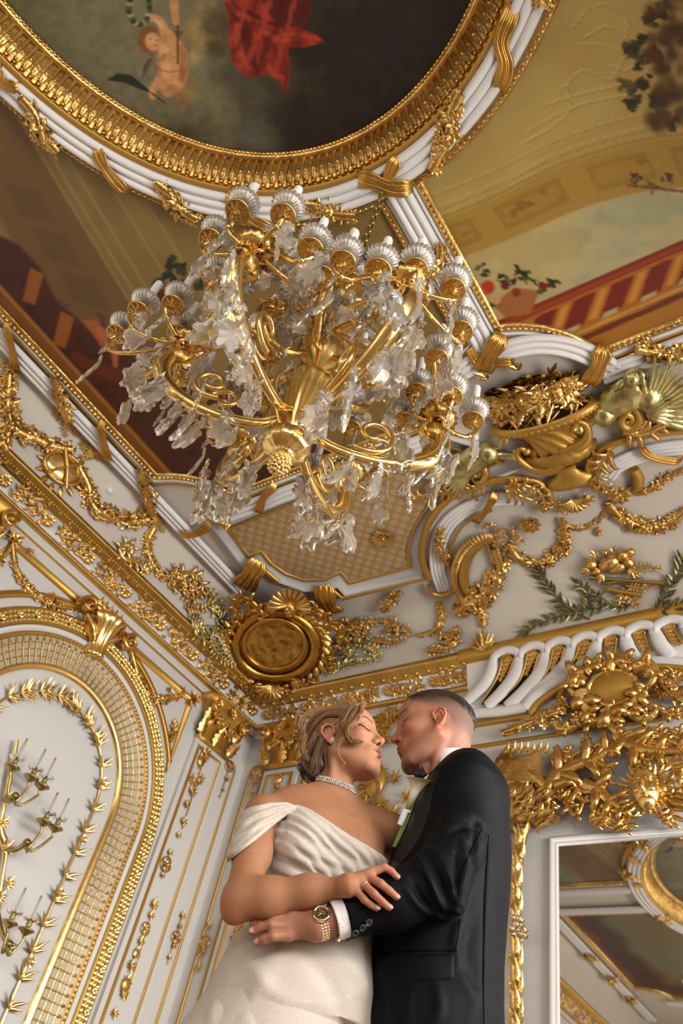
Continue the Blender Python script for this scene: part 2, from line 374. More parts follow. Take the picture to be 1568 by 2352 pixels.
# ------------------------------------------------------------------ ceiling bands
PANEL = [(0.60, -4.90), (0.60, -2.38), (0.71, -2.34), (0.84, -2.26), (0.95, -2.15), (1.03, -1.985)] + [(2.74, -1.985), (2.84, -2.15), (2.95, -2.26), (3.07, -2.34), (3.19, -2.39)]
xr = 3.19; yr = EC[1] + 1.99 * math.sqrt(1 - ((xr - EC[0]) / 1.72) ** 2)
t0 = math.degrees(math.atan2((yr - EC[1]) / 1.99, (xr - EC[0]) / 1.72)); t1 = math.degrees(math.atan2(0.42 / 1.99, -1))
t1 = 180 - math.degrees(math.asin(0.42 / 1.99))
def smooth_arcs(p):
    a = spl(p[1:6], 12); b = spl(p[6:11], 12); return np.vstack([p[:1], a, b])
OUT = np.vstack([smooth_arcs(PANEL), ell(1.72, 1.99, 40, t0, t1)])     # clockwise seen from above? left normal handled below
def mir(P, mx, my):
    P = np.array(P, float).copy()
    if mx: P[:, 0] = W_X - P[:, 0]
    if my: P[:, 1] = -W_Y - P[:, 1]
    return P[::-1] if mx != my else P
area2 = 0.5 * np.sum(OUT[:, 0] * np.roll(OUT[:, 1], -1) - np.roll(OUT[:, 0], -1) * OUT[:, 1])
sgn = 1 if area2 < 0 else -1        # left of a clockwise path is the outside
GF = mat('gold_fillet', (0.60, 0.35, 0.07), 0.4, 0.75, bump=0.06, scale=30)
PN = 2
def small_rows(mb, path, off, h, r, step, chart, closed=True):
    along(path, step, lambda i, M: blob(mb, M, (r * 1.15, r * 0.8, r), (6, 4)), chart, off, h, closed)
for mx in (0, 1):
    for my in (0, 1):
        P = mir(OUT, mx, my); t = thing('trim_%d' % PN, (*P[0], Z_C), kind='structure'); PN += 1
        mb = MB(); band(mb, P, [(sgn * o, h) for o, h in ((-0.012, -0.05), (-0.01, -0.005), (0, 0.02), (0.02, 0.03), (0.04, 0.02), (0.045, 0.0))], ceil_, True)
        small_rows(mb, P, sgn * 0.018, 0.026, 0.016, 0.034, ceil_); obj('bead_moulding', mb, GOLD, t)
        mb = MB(); band(mb, P, [(sgn * o, h) for o, h in ((0.045, 0), (0.045, 0.024), (0.055, 0.03), (0.066, 0.024), (0.067, 0.012))], ceil_, True); obj('white_fillet', mb, WHITE, t)
        mb = MB(); band(mb, P, [(sgn * o, h) for o, h in ((0.067, 0.0), (0.067, 0.02), (0.075, 0.026), (0.097, 0.022), (0.1, 0.0))], ceil_, True); obj('gold_fillet', mb, GF, t)
def reed_band(name, path, w, n, closed=False, chart=ceil_, h=0.05, m=None, parent=None, col_gold=True):
    mb = MB(); band(mb, path, reeds(-w / 2, w / 2, n, h * 0.5, h * 0.5), chart, closed); o = obj(name, mb, m or WHITE, parent); return o
t = thing('trim_%d' % PN, (EC[0], EC[1], Z_C), kind='structure'); PN += 1
E0 = ell(1.60, 1.87, 200)
reed_band('white_reeded_ring', E0, 0.145, 3, True, parent=t, h=0.075)
segs = []
for mx in (0, 1):
    for my in (0, 1):
        segs.append(mir([(0.43, -5.32), (0.43, -1.06)], mx, my))
        a = spl([(0.60, -2.27), (0.76, -2.20), (0.86, -2.08), (0.93, -1.83)], 12) + np.array([0.0, 0.03]); 
        segs.append(mir(np.vstack([[(0.50, -2.25)], [(0.66, -2.2)], [(0.8, -2.08)], [(0.88, -1.82)]]), mx, my) if False else mir([(0.9, -1.83), (2.79, -1.83)], mx, my))
        segs.append(mir(spl([(2.72, -1.83), (2.80, -1.99), (2.92, -2.12), (3.06, -2.20), (3.24, -2.24), (3.33, -2.24)], 16), mx, my))
    segs.append(mir([(3.32, -3.4), (3.32, -2.2)], 0, mx)); 
    for k in (-1, 1): segs.append(mir([(0.55, -5.32 + k * 0.27), (1.72, -5.32 + k * 0.27)], mx, 0))
for P in segs:
    P = np.array(P, float); reed_band('trim_%d' % PN, P, 0.13, 3, h=0.065)['kind'] = 'structure'; PN += 1
# gilded oval frame: bead, fluted cavetto, fillets
fr = thing('oval_painting_frame', (EC[0], EC[1] - 1.8, Z_C), 'wide gilded fluted oval frame round the ceiling painting of clouds and red drapery', 'frame')
mb = MB(); band(mb, E0, [(0.072, 0.0), (0.075, 0.05), (0.083, 0.055), (0.09, 0.035), (0.096, 0.036), (0.098, 0.02)], ceil_, True); obj('outer_fillet', mb, GF, fr)
area_e = 1  # left of a counter-clockwise ellipse is inside
mb = MB(); band(mb, E0, [(0.096, 0.022), (0.12, 0.005), (0.15, -0.02), (0.17, -0.06), (0.185, -0.10), (0.2, -0.125)], ceil_, True)
QL = resample(E0, 0.052, True)
def flute(i, M):
    t = np.linspace(0, 1, 7); r = 0.019 * (1 - 0.45 * t)
    # out along the cavetto: local y is b = n x t ; the frame points inward on +y
    P = np.stack([0 * t, 0.122 + 0.07 * t, -(0.01 - 0.13 * t ** 1.25) - 0.02 * (1 - t)], -1); P[:, 2] = -P[:, 2]
    tube(mb, tf(P * np.array([1, -1, -1]) if False else P * np.array([1, 1, -1]), M), r, 6)
    blob(mb, M, (0.02, 0.02, 0.02), off=(0.0, 0.125, -0.012)); blob(mb, M, (0.008, 0.01, 0.008), (6, 4), off=(0.026, 0.165, -0.045)); blob(mb, M, (0.01, 0.008, 0.008), (6, 4), off=(0.026, 0.14, -0.02))
# frame() gives t along the path, n out of the ceiling (down), b = n x t
P_, m_ = rib2d(QL, True); X0 = ceil_(QL[:, 0], QL[:, 1], np.zeros(len(QL))); T_ = np.roll(X0, -1, 0) - X0
for i in range(len(QL)):
    nd = np.array([m_[i, 0], m_[i, 1], 0]); M = np.eye(4); M[:3, 0] = unit(T_[i]); M[:3, 1] = unit(nd); M[:3, 2] = (0, 0, -1); M[:3, 3] = X0[i]
    t = np.linspace(0, 1, 6); Pf = np.stack([0 * t, 0.104 + 0.098 * t, 0.024 - 0.148 * t ** 1.3], -1)
    tube(mb, tf(Pf, M), 0.0185 * (1 - 0.4 * t), 6)
    tube(mb, tf(Pf[1:5] + np.array([0.026, 0, 0.002]), M), 0.0055, 5)
    blob(mb, M, (0.011, 0.011, 0.011), (6, 4), off=(0.026, 0.118, 0.014)); blob(mb, M, (0.009, 0.012, 0.011), (6, 4), off=(0.026, 0.163, -0.045))
obj('fluted_cavetto', mb, GOLD, fr)
mb = MB(); band(mb, E0, [(0.195, -0.118), (0.21, -0.105), (0.225, -0.118), (0.24, -0.135)], ceil_, True)
small_rows(mb, E0, 0.236, -0.128, 0.013, 0.027, ceil_); obj('pearl_bead', mb, GOLD, fr)
# ------------------------------------------------------------------ paintings
def vn(x, y, seed=0):
    xi = np.floor(x); yi = np.floor(y); fx = x - xi; fy = y - yi; fx = fx * fx * (3 - 2 * fx); fy = fy * fy * (3 - 2 * fy)
    def h(a, b): v = np.sin(a * 127.1 + b * 311.7 + seed * 74.7) * 43758.5453; return v - np.floor(v)
    return (h(xi, yi) * (1 - fx) + h(xi + 1, yi) * fx) * (1 - fy) + (h(xi, yi + 1) * (1 - fx) + h(xi + 1, yi + 1) * fx) * fy
def fbm(x, y, o=5, seed=0):
    s = 0; a = 0.5; 
    for k in range(o): s = s + a * vn(x * 2 ** k, y * 2 ** k, seed + k); a *= 0.5
    return s / (1 - 0.5 ** o)
def psd(x, y, poly):
    P = np.asarray(poly, float); d = np.full(x.shape, 1e9); ins = np.zeros(x.shape, bool)
    for i in range(len(P)):
        a, b = P[i], P[(i + 1) % len(P)]; ex, ey = b - a; wx, wy = x - a[0], y - a[1]
        t = np.clip((wx * ex + wy * ey) / (ex * ex + ey * ey + 1e-9), 0, 1); d = np.minimum(d, (wx - t * ex) ** 2 + (wy - t * ey) ** 2)
        c = ((a[1] > y) != (b[1] > y)) & (x < (b[0] - a[0]) * (y - a[1]) / (b[1] - a[1] + 1e-9) + a[0]); ins ^= c
    return np.sqrt(d) * np.where(ins, -1, 1)
def ss(e0, e1, v): t = np.clip((v - e0) / (e1 - e0), 0, 1); return t * t * (3 - 2 * t)
def lin(c): c = np.array(c) / 255.0; return np.where(c <= 0.04045, c / 12.92, ((c + 0.055) / 1.055) ** 2.4)
def mixc(A, c, m): return A * (1 - m[:, None]) + np.asarray(c) * m[:, None]
class Cv:
    """a painted canvas: colours of the picture at its own points, in the picture's own coordinates"""
    def __init__(s, x, y, c): s.x, s.y = x, y; s.C = np.tile(lin(c), (len(x), 1)); s.k = 1.9
    def col(s, c): return lin(c) * s.k
    def put(s, c, m): s.C = mixc(s.C, s.col(c), m)
    def poly(s, pts, c, soft=3, op=1.0, wob=0): 
        d = psd(s.x, s.y, spl(pts, len(pts) * 6, True) if wob else pts); s.put(c, op * (1 - ss(-soft, soft, d))); return d
    def ell(s, cx, cy, rx, ry, c, soft=0.2, rot=0, op=1.0):
        a = math.radians(rot); X = (s.x - cx) * math.cos(a) + (s.y - cy) * math.sin(a); Y = -(s.x - cx) * math.sin(a) + (s.y - cy) * math.cos(a)
        s.put(c, op * (1 - ss(1 - soft, 1 + soft, np.sqrt((X / rx) ** 2 + (Y / ry) ** 2))))
    def line(s, pts, w, c, soft=1.5, op=1.0, sm=True):
        P = spl(pts, len(pts) * 8) if sm and len(pts) > 2 else np.array(pts, float); W = np.interp(np.linspace(0, 1, len(P)), np.linspace(0, 1, len(w)), w) if not np.isscalar(w) else np.full(len(P), w)
        d = np.full(s.x.shape, 1e9)
        for i in range(len(P) - 1):
            a, b = P[i], P[i + 1]; e = b - a; t = np.clip(((s.x - a[0]) * e[0] + (s.y - a[1]) * e[1]) / (e @ e + 1e-9), 0, 1)
            d = np.minimum(d, np.hypot(s.x - a[0] - t * e[0], s.y - a[1] - t * e[1]) - W[i])
        s.put(c, op * (1 - ss(-soft, soft, d)))
def canvas_obj(name, outline, z, paint, step=0.008, **kw):
    P = np.array(outline); x0, y0 = P.min(0); x1, y1 = P.max(0)
    a = np.arange(x0, x1 + step, step); b = np.arange(y0, y1 + step, step); X, Y = np.meshgrid(a, b, indexing='ij')
    V = np.stack([X.ravel(), Y.ravel(), np.full(X.size, z)], -1); px, py = proj(V); C = paint(px, py, V)
    F = _grid(len(a), len(b)); cxy = V[:, :2][F].mean(1); ins = psd(cxy[:, 0], cxy[:, 1], P) < step
    used = np.unique(F[ins]); mp = np.full(len(V), -1); mp[used] = np.arange(len(used))
    mb = MB(); mb.add(V[used], mp[F[ins]], C[used]); return obj(name, mb, CANVAS, color=True, **kw)
CANVAS = vmat('oil_painting', 0.42, 0.12, 250)
def paint_oval(x, y, V):
    c = Cv(x, y, (105, 98, 66)); c.k = 1.25; n = fbm(x / 170, y / 170, 5, 3); n2 = fbm(x / 60, y / 60, 4, 9)
    c.C = np.tile(c.col((99, 92, 62)), (len(x), 1)); c.put((128, 122, 88), ss(0.45, 0.75, n) * 0.7)
    c.put((118, 112, 84), ss(260, 60, np.hypot(x - 300, (y - 40) * 0.8)) * 0.6)
    # dark storm on the right
    e = x - (430 + 0.35 * (y - 0)) + (n - 0.5) * 260; dk = ss(-20, 190, e)
    c.put((34, 28, 22), dk); c.put((62, 48, 34), dk * ss(0.5, 0.8, n2) * 0.5); c.put((30, 30, 34), ss(0, 200, x - 720) * 0.55)
    c.put((66, 58, 48), ss(60, 0, np.abs(x - (555 + (y - 230) * 0.1) + (n2 - 0.5) * 60)) * ss(150, 230, y) * 0.8)
    c.put((92, 88, 76), ss(45, 0, np.hypot(x - 575, (y - 315) * 0.7)) * 0.8)
    c.put((60, 46, 30), ss(0, 60, y - 255 + (n2 - .5) * 60) * ss(620, 380, x) * ss(330, 430, x) * 0.8)
    for (X, Y, r, cc) in ((455, 75, 70, (150, 125, 70)), (470, 40, 48, (140, 118, 74)), (445, 130, 42, (176, 150, 96)), (500, 55, 46, (58, 48, 36)), (492, 110, 40, (66, 52, 36)), (430, 215, 40, (150, 122, 60)), (400, 190, 40, (150, 118, 64))):
        c.put(cc, ss(r, r * 0.25, np.hypot(x - X, y - Y) + (n2 - 0.5) * 50) * 0.75)
    # red drapery
    R1, R2, R3, R4 = (132, 38, 22), (100, 26, 16), (164, 64, 38), (70, 16, 12)
    n3 = fbm(x / 30, y / 30, 3, 21)
    c.poly([(470, -170), (505, -30), (520, 20), (528, 60), (524, 100), (533, 145), (560, 172), (580, 180), (612, 170), (640, 185), (655, 215), (662, 190), (668, 150), (660, 110), (700, 108), (745, 98), (728, 80), (690, 65), (712, 30), (705, 0), (720, -40), (760, -180)], R1, 2.5)
    c.poly([(640, 60), (690, 62), (712, 30), (704, -5), (650, -30), (600, 0), (615, 30)], (70, 22, 16), 4, 0.9)
    for pts, w, cc in (([(530, 10), (560, 60), (575, 120), (590, 165)], [10, 14, 4], R4), ([(545, 60), (548, 110), (570, 160)], [6, 8, 2], R3), ([(590, 40), (612, 90), (598, 150)], [5, 9, 3], R2), ([(600, 70), (640, 90), (690, 90)], [5, 7, 2], R3),
                       ([(630, 110), (650, 150), (655, 190)], [5, 8, 2], R2), ([(645, 78), (700, 82), (735, 92)], [3, 6, 2], (170, 60, 34)), ([(612, 130), (620, 160), (650, 180)], [4, 5, 2], R3), ([(520, -10), (545, 30), (600, 50)], [4, 6, 3], R3), ([(560, 20), (600, 45), (650, 62)], [6, 6, 3], R4)):
        c.line(pts, w, cc, 4, 0.85)
    dm = 1 - ss(-2, 2, psd(x, y, [(505, -30), (520, 20), (528, 60), (524, 100), (533, 145), (580, 178), (612, 170), (640, 185), (655, 215), (668, 150), (660, 110), (700, 108), (745, 98), (690, 65), (712, 30), (720, -40)])); st = np.sin((x * 0.9 + y * 0.35) / 9 + 7 * n + 3 * n3); c.put(R4, dm * ss(0.35, 0.95, st) * 0.6); c.put(R3, dm * ss(-0.5, -0.98, st) * 0.55)
    # winged child with wreath and palm
    S1, S2, S3 = (186, 134, 84), (140, 86, 50), (212, 166, 116)
    c.line([(372, 100), (378, 70), (362, 45), (340, 40)], [13, 10, 9, 8], S1, 2); c.line([(372, 96), (374, 70), (360, 47)], [5, 5, 4], S3, 3, 0.6)
    c.poly([(350, 130), (345, 150), (325, 185), (330, 150), (338, 138)], (84, 68, 50), 2); c.poly([(395, 70), (425, 72), (410, 85), (415, 100), (398, 100)], (96, 76, 54), 2)
    c.line([(380, 90), (398, 130), (400, 175), (388, 200)], [24, 33, 30, 22], S1, 3); c.line([(372, 120), (378, 160)], [16, 18], S3, 6, 0.5); c.line([(415, 110), (424, 150), (415, 185)], [8, 10, 6], S2, 5, 0.6)
    c.line([(370, 180), (352, 205), (350, 222)], [12, 10, 7], S1, 2); c.line([(395, 205), (420, 235)], [12, 10], S2, 6, 0.5)
    c.ell(342, 90, 27, 31, (120, 78, 38), 0.12); c.ell(351, 96, 18, 22, S1, 0.15, -15); c.ell(348, 90, 11, 12, S3, 0.4, 0, 0.6); c.ell(345, 90, 3, 2, S2, 0.4); c.ell(358, 92, 2.5, 2, S2, 0.4); c.ell(355, 103, 3.5, 2, (150, 70, 44), 0.4)
    c.line([(330, 112), (345, 124), (360, 120)], 4, (130, 84, 44), 3, 0.7); c.line([(345, 148), (385, 165), (430, 158)], 2.5, S2, 3, 0.7); c.line([(372, 172), (410, 190)], [7, 5], (200, 150, 100), 4, 0.7)
    c.poly([(242, 184), (270, 168), (300, 172), (330, 195), (350, 215), (320, 205), (285, 190)], (26, 34, 26), 2.5); c.line([(350, 215), (378, 236)], 2, (52, 40, 26)); c.line([(408, 55), (408, 145)], 2.5, (86, 50, 30))
    c.line([(398, -30), (400, 20), (404, 50)], [12, 9, 8], S1, 2.5)
    for k in range(26):
        a = k / 26 * 2 * PI; c.ell(320 + 24 * math.cos(a), 18 + 38 * math.sin(a), 7, 6, ((44, 46, 26), (70, 70, 44), (150, 140, 110))[k % 3], 0.3)
    bm = ss(70, 20, np.hypot(x - 392, (y - 150) * 0.7)); c.put((120, 72, 40), bm * ss(0.5, 0.72, fbm(x / 16, y / 22, 3, 40)) * 0.45); c.C *= (0.72 + 0.56 * fbm(x / 14, y / 14, 4, 50))[:, None]
    return np.clip(c.C, 0.003, 0.9)
canvas_obj('oval_ceiling_painting', ell(1.46, 1.645, 120), Z_C + 0.14, paint_oval, 0.007, label='dark oval ceiling painting with clouds, red drapery and a winged child', cat='painting')
def leaf_cluster(c, pts, seed, cols, r=9, n=6):
    R = random.Random(seed)
    for (X, Y) in pts:
        for k in range(n):
            a = R.uniform(0, 360); d = R.uniform(0, r * 1.4)
            c.ell(X + d * math.cos(a), Y + d * math.sin(a), R.uniform(0.5, 1.0) * r, R.uniform(0.3, 0.5) * r, R.choice(cols), 0.25, R.uniform(0, 180))
def paint_right(x, y, V):
    c = Cv(x, y, (150, 126, 66)); c.k = 1.35; n = fbm(x / 120, y / 120, 4, 2); n2 = fbm(x / 26, y / 26, 4, 5)
    c.C = np.tile(c.col((160, 134, 74)), (len(x), 1)); c.put((170, 146, 84), ss(0.4, 0.7, n) * 0.6)
    X, Y = V[:, 0], V[:, 1]
    # painted coved arch: bands in px along an arc
    def arcy(x, k): return 560 - 330 * (1 - ((x - 1650) / 760) ** 2) + k
    def arcd(a, b, cpt): P = spl(a, 24); return P
    A = spl([(1000, 505), (1130, 452), (1300, 372), (1480, 320), (1640, 300)], 40); ya = np.interp(x, A[:, 0], A[:, 1])
    B = spl([(1060, 592), (1180, 545), (1330, 480), (1480, 440), (1640, 425)], 40); yb = np.interp(x, B[:, 0], B[:, 1])
    m = ss(-2, 2, y - ya) * ss(2, -2, y - yb); c.put((150, 118, 50), m * 0.95)
    for o, cc in ((-18, (126, 104, 46)), (-30, (184, 160, 96)), (-55, (138, 114, 56)), (-62, (180, 156, 92)), (-1, (120, 94, 38)), (6, (172, 142, 74))): c.put(cc, ss(3.5, 0, np.abs(y - ya - o)) * 0.55)
    for u0, u1 in ((0.0, 0.12), (0.2, 0.48), (0.58, 0.84), (0.92, 1.1)):
        xa, xb = 1010 + 560 * u0, 1010 + 560 * u1; t = (y - ya) / (yb - ya + 1e-6); xx = x - (t - 0.5) * 55
        inner = ss(0, 6, xx - xa - 20) * ss(0, 6, xb + 20 - xx) * ss(0.2, 0.26, t) * ss(0.82, 0.76, t); c.put((126, 94, 34), inner * 0.6)
        inner = ss(0, 6, xx - xa - 30) * ss(0, 6, xb + 10 - xx) * ss(0.3, 0.36, t) * ss(0.72, 0.66, t); c.put((150, 116, 50), inner * 0.8); c.put((110, 80, 26), inner * ss(0.55, 0.62, n2) * 0.7)
    sky = ss(-1, 4, y - yb); c.put((164, 144, 92), sky); c.put((150, 146, 112), sky * ss(0, 1, (x - 1150) / 350 + (n - 0.5) * 1.2)); c.put((132, 136, 112), sky * ss(0.45, 0.7, fbm(x / 90, y / 70, 4, 8)) * ss(1200, 1400, x) * 0.8); c.put((178, 160, 108), sky * ss(0.5, 0.7, fbm(x / 60, y / 34, 4, 31)) * 0.5)
    # stucco shell and scroll motif, upper right
    for pts in ([(1315, 60), (1350, 20), (1400, 10), (1440, 50), (1420, 110), (1370, 100), (1330, 100)], [(1340, 85), (1390, 60), (1430, 95), (1460, 130), (1440, 160), (1400, 150)], [(1290, 200), (1340, 160), (1400, 180), (1430, 130)], [(1250, 240), (1330, 215), (1440, 190)], [(1200, 330), (1300, 260), (1300, 190)], [(1210, 300), (1330, 240), (1480, 210)]):
        c.line(pts, 2.2, (190, 168, 104), 2.5, 0.6); c.line([(a + 4, b + 4) for a, b in pts], 2, (134, 110, 54), 2.5, 0.6)
    # balustrade
    L = lambda x: 712 - 0.437 * (x - 1200); M_ = lambda x: 735 - 0.437 * (x - 1200); 
    rail = ss(-2, 2, y - L(x)); c.put((112, 34, 14), rail * (x > 1130)); c.put((146, 60, 22), rail * ss(8, 0, np.abs(y - L(x) - 14)) * 0.8)
    low = ss(-2, 2, y - M_(x)); c.put((150, 86, 24), low); u = (x - 1200 + (y - M_(x)) * 0.45) / 88; fu = u - np.floor(u); hgt = (y - M_(x))
    niche = ss(0.36, 0.4, fu) * ss(0.98, 0.94, fu) * ss(4, 8, hgt - 10 * np.abs(fu - 0.67)) * ss(76, 70, hgt); c.put((104, 28, 12), niche); c.put((186, 126, 44), ss(0.05, 0.1, fu) * ss(0.3, 0.25, fu) * ss(6, 12, hgt) * ss(70, 66, hgt) * 0.8)
    c.put((160, 140, 92), ss(0.4, 0.5, fu) * ss(0.9, 0.8, fu) * ss(64, 68, hgt) * ss(80, 76, hgt)); c.put((150, 96, 28), ss(76, 80, hgt)); c.put((92, 36, 14), ss(94, 97, hgt) * ss(112, 108, hgt)); c.put((190, 140, 60), ss(82, 84, hgt) * ss(90, 88, hgt) * 0.7)
    # basket of fruit
    c.poly([(1130, 700), (1180, 660), (1240, 668), (1218, 720), (1160, 730)], (140, 88, 44), 3)
    leaf_cluster(c, [(1150, 635), (1180, 645), (1215, 640), (1245, 660), (1272, 655), (1110, 620), (1130, 700), (1190, 625)], 4, [(44, 50, 28), (66, 74, 40), (36, 38, 24)], 11, 6)
    for a, b, r, cc in ((1120, 660, 16, (160, 44, 24)), (1105, 672, 12, (180, 70, 36)), (1160, 655, 11, (92, 24, 18)), (1185, 672, 10, (120, 40, 24)), (1242, 658, 7, (110, 24, 16)), (1256, 656, 6, (120, 30, 20)), (1140, 690, 10, (186, 130, 80))): c.ell(a, b, r, r, cc, 0.25)
    leaf_cluster(c, [(1462, 412), (1530, 412), (1500, 430)], 6, [(70, 40, 26), (90, 84, 48)], 10, 6); c.line([(1440, 425), (1568, 440)], 3, (110, 60, 34))
    # hanging swag of fruit
    leaf_cluster(c, [(1500, 40), (1470, 100), (1465, 150), (1475, 190), (1500, 230), (1535, 280), (1450, 120), (1445, 200), (1455, 235), (1510, 250), (1520, 20), (1500, 130)], 9, [(44, 40, 24), (60, 58, 32), (78, 74, 40)], 16, 9)
    Rr = random.Random(5)
    for k in range(60): X0, Y0 = Rr.uniform(1490, 1600), Rr.uniform(-20, 290); c.ell(X0, Y0, Rr.uniform(10, 22), Rr.uniform(10, 22), Rr.choice([(64, 38, 24), (54, 32, 22), (80, 54, 30), (50, 40, 24), (84, 42, 26)]), 0.7, 0, 0.8)
    return np.clip(c.C, 0.003, 0.9)
def paint_left(x, y, V):
    c = Cv(x, y, (110, 90, 50)); c.k = 1.35; n = fbm(x / 120, y / 120, 4, 12); n2 = fbm(x / 26, y / 26, 4, 15)
    c.C = np.tile(c.col((116, 92, 48)), (len(x), 1)); c.put((132, 108, 60), ss(0.4, 0.7, n) * 0.5)
    s = (x - y * 0.62)      # stripes of the painted arch run down to the right
    c.put((98, 70, 34), ss(-330, -300, s) * ss(-120, -140, s) * 0.9)
    for k, v in enumerate((-118, -95, -60, 0, 60)): c.line([(v + 120, 200), (v + 250, 420), (v + 420, 700)], 2.4, (160, 134, 78), 3, 0.45)
    for yy in (420, 520, 620): c.poly([(yy * 0.62 - 250, yy), (yy * 0.62 - 170, yy + 20), (yy * 0.62 - 130, yy + 95), (yy * 0.62 - 215, yy + 75)], (84, 58, 26), 4, 0.6)
    sky = 1 - ss(-330, -318, s + (n - 0.5) * 30); c.put((104, 104, 78), sky); c.put((84, 86, 72), sky * ss(0.4, 0.7, n2)); c.put((122, 118, 86), sky * ss(0.5, 0.7, n) * 0.6)
    # red robed figures leaning over the balustrade
    c.poly([(-40, 520), (40, 560), (90, 610), (130, 690), (190, 740), (240, 740), (250, 790), (330, 830), (560, 930), (800, 1040), (560, 1180), (300, 1100), (-60, 700)], (64, 24, 14), 6)
    c.put((40, 16, 12), ss(0.5, 0.7, n2) * ss(0, 40, y - 0.62 * x - 560) * 0.7)
    c.poly([(185, 735), (225, 735), (245, 775), (260, 800), (235, 800), (215, 770)], (150, 82, 44), 5); c.line([(230, 760), (260, 800), (265, 840)], [10, 8, 4], (160, 92, 50), 5)
    c.line([(175, 820), (230, 850), (330, 880)], [12, 16, 10], (96, 36, 18), 8, 0.7)
    for (a, b) in ((60, 640), (130, 740)): c.poly([(a + 10, b - 25), (a + 40, b - 10), (a + 20, b + 60), (a - 8, b + 50)], (150, 84, 26), 3, 0.8)
    for off, w, cc in ((0, 30, (120, 72, 24)), (-18, 8, (62, 26, 12)), (26, 8, (158, 104, 40)), (-42, 12, (96, 40, 16))):
        c.line([(-60, 570 - off + 50), (400, 1075 - off + 50)], w / 2, cc, 3, 0.9, False)
    leaf_cluster(c, [(385, 640), (415, 625), (430, 650), (455, 655), (400, 610), (372, 660)], 3, [(26, 32, 18), (40, 50, 28)], 14, 6); c.ell(405, 665, 16, 14, (78, 38, 22)); c.ell(370, 680, 14, 16, (70, 30, 20))
    c.poly([(860, 1000), (1060, 850), (1080, 900), (900, 1080)], (120, 62, 20), 5)
    return np.clip(c.C, 0.003, 0.9)
def paint_plain(x, y, V):
    X, Y = V[:, 0], V[:, 1]; n = fbm(X * 2, Y * 2, 5, 2); c = Cv(x, y, (110, 90, 50)); c.k = 1.25; c.C = np.tile(c.col((112, 90, 50)), (len(x), 1))
    c.put((100, 100, 76), ss(0.35, 0.65, n)); dd = np.minimum(np.minimum(X, W_X - X) - 0.6, (W_Y + Y) - 1.98) + (n - 0.5) * 0.3; c.put((62, 26, 14), ss(0.6, 0.35, dd)); c.put((110, 64, 24), ss(0.12, 0.06, dd) * 0.8)
    return np.clip(c.C, 0.003, 0.9)
OUTG = OUT
for mx, my, fn, lab in ((0, 0, paint_left, 'dim ceiling painting of red robed figures behind the chandelier'), (1, 0, paint_right, 'olive ceiling painting with painted arch, fruit swag and red balustrade'),
                        (0, 1, paint_plain, 'dark ceiling painting of figures under sky, seen only in the mirror, left'), (1, 1, paint_plain, 'dark ceiling painting beyond the oval, farthest from the mirror')):
    canvas_obj('ceiling_painting', mir(OUTG, mx, my), Z_C - 0.004, fn, 0.011 if my == 0 else 0.05, label=lab, cat='painting')
# ================================================================== CEILING ORNAMENT
RNAMES = {}
def orn(name, mb, m, label, cat='ornament', group=None, parent=None):
    return obj(name, mb, m, parent, label=label, cat=cat, group=group)
def ribbon_px(surf, pts, w, label, k=4, off=0.07, group='gilded ribbons wound round the ceiling bands', m=None):
    P, N = pathon(surf, pts, 12, off); P = P + N * (0.014 * np.sin(np.linspace(0, PI, 12)))[:, None]
    P[0] -= N[0] * 0.04; P[-1] -= N[-1] * 0.04
    mb = MB(); ribbon(mb, P, N, w, k, bulge=0.12)
    return orn('gilded_ribbon', mb, m or RIB, label, 'ribbon', group)
RIB = mat('ribbon_gold', (0.74, 0.42, 0.10), 0.3, 1.0, bump=0.15, scale=50, var=0.3)
def cluster_px(surf, pts, w, label, seed=1, off=0.05, cat='ornament', group=None, name='flower_garland', kind='mix', m=None, n=20, swell=1.0, mb=None):
    P, N = pathon(surf, pts, n, off); own = mb is None; mb = mb or MB(); garland(mb, P, N, w, seed=seed, kind=kind, swell=swell)
    return orn(name, mb, m or GOLD, label, cat, group) if own else mb
# --- ribbons and flower sprays on the bands
for pts, w, lab in (([(-8, 150), (10, 190), (45, 200)], 0.05, 'ribbon at the far left end of the oval ring'),
                    ([(222, 340), (245, 385), (292, 445)], 0.06, 'twisted gold ribbon on the white ring, between two flower sprays left of centre'),
                    ([(522, 440), (560, 490), (625, 528)], 0.055, 'gold ribbon on the white ring behind the highest chandelier candle'),
                    ([(1182, 15), (1150, 90), (1162, 150), (1145, 215)], 0.06, 'long gold ribbon crossing the ring at upper right'),
                    ([(818, 405), (860, 415), (900, 430), (945, 432)], 0.07, 'gold ribbon lying across the rib where the chandelier chain hangs'),
                    ([(912, 360), (893, 405), (885, 455)], 0.055, 'gold ribbon knot running down over the chain hook'),
                    ([(12, 748), (28, 790), (38, 856)], 0.05, 'ribbon round the left beam nearest the left edge of the picture'),
                    ([(230, 975), (240, 1010), (252, 1066)], 0.05, 'ribbon round the left beam above the oval medallion'),
                    ([(412, 1222), (440, 1226), (478, 1210)], 0.06, 'ribbon on the left beam at the corner of the latticed panel'),
                    ([(628, 1118), (606, 1140), (590, 1184)], 0.05, 'dark gold ribbon on the beam just below the chandelier pine cone'),
                    ([(1150, 775), (1122, 815), (1108, 858)], 0.09, 'broad gold ribbon where the rib meets the arched beam'),
                    ([(1078, 808), (1110, 838), (1150, 830), (1180, 832)], 0.05, 'thin gold ribbon tail beside the broad ribbon of the rib'),
                    ([(1386, 800), (1374, 836), (1348, 886)], 0.085, 'gold ribbon at the right end of the arched beam above the basket'),
                    ([(1136, 1138), (1118, 1165), (1086, 1206)], 0.045, 'ribbon wound round the left scroll frame'),
                    ([(1470, 1026), (1500, 1048), (1568, 1062)], 0.045, 'ribbon wound round the right scroll frame')):
    ribbon_px(cl, pts, w, lab)
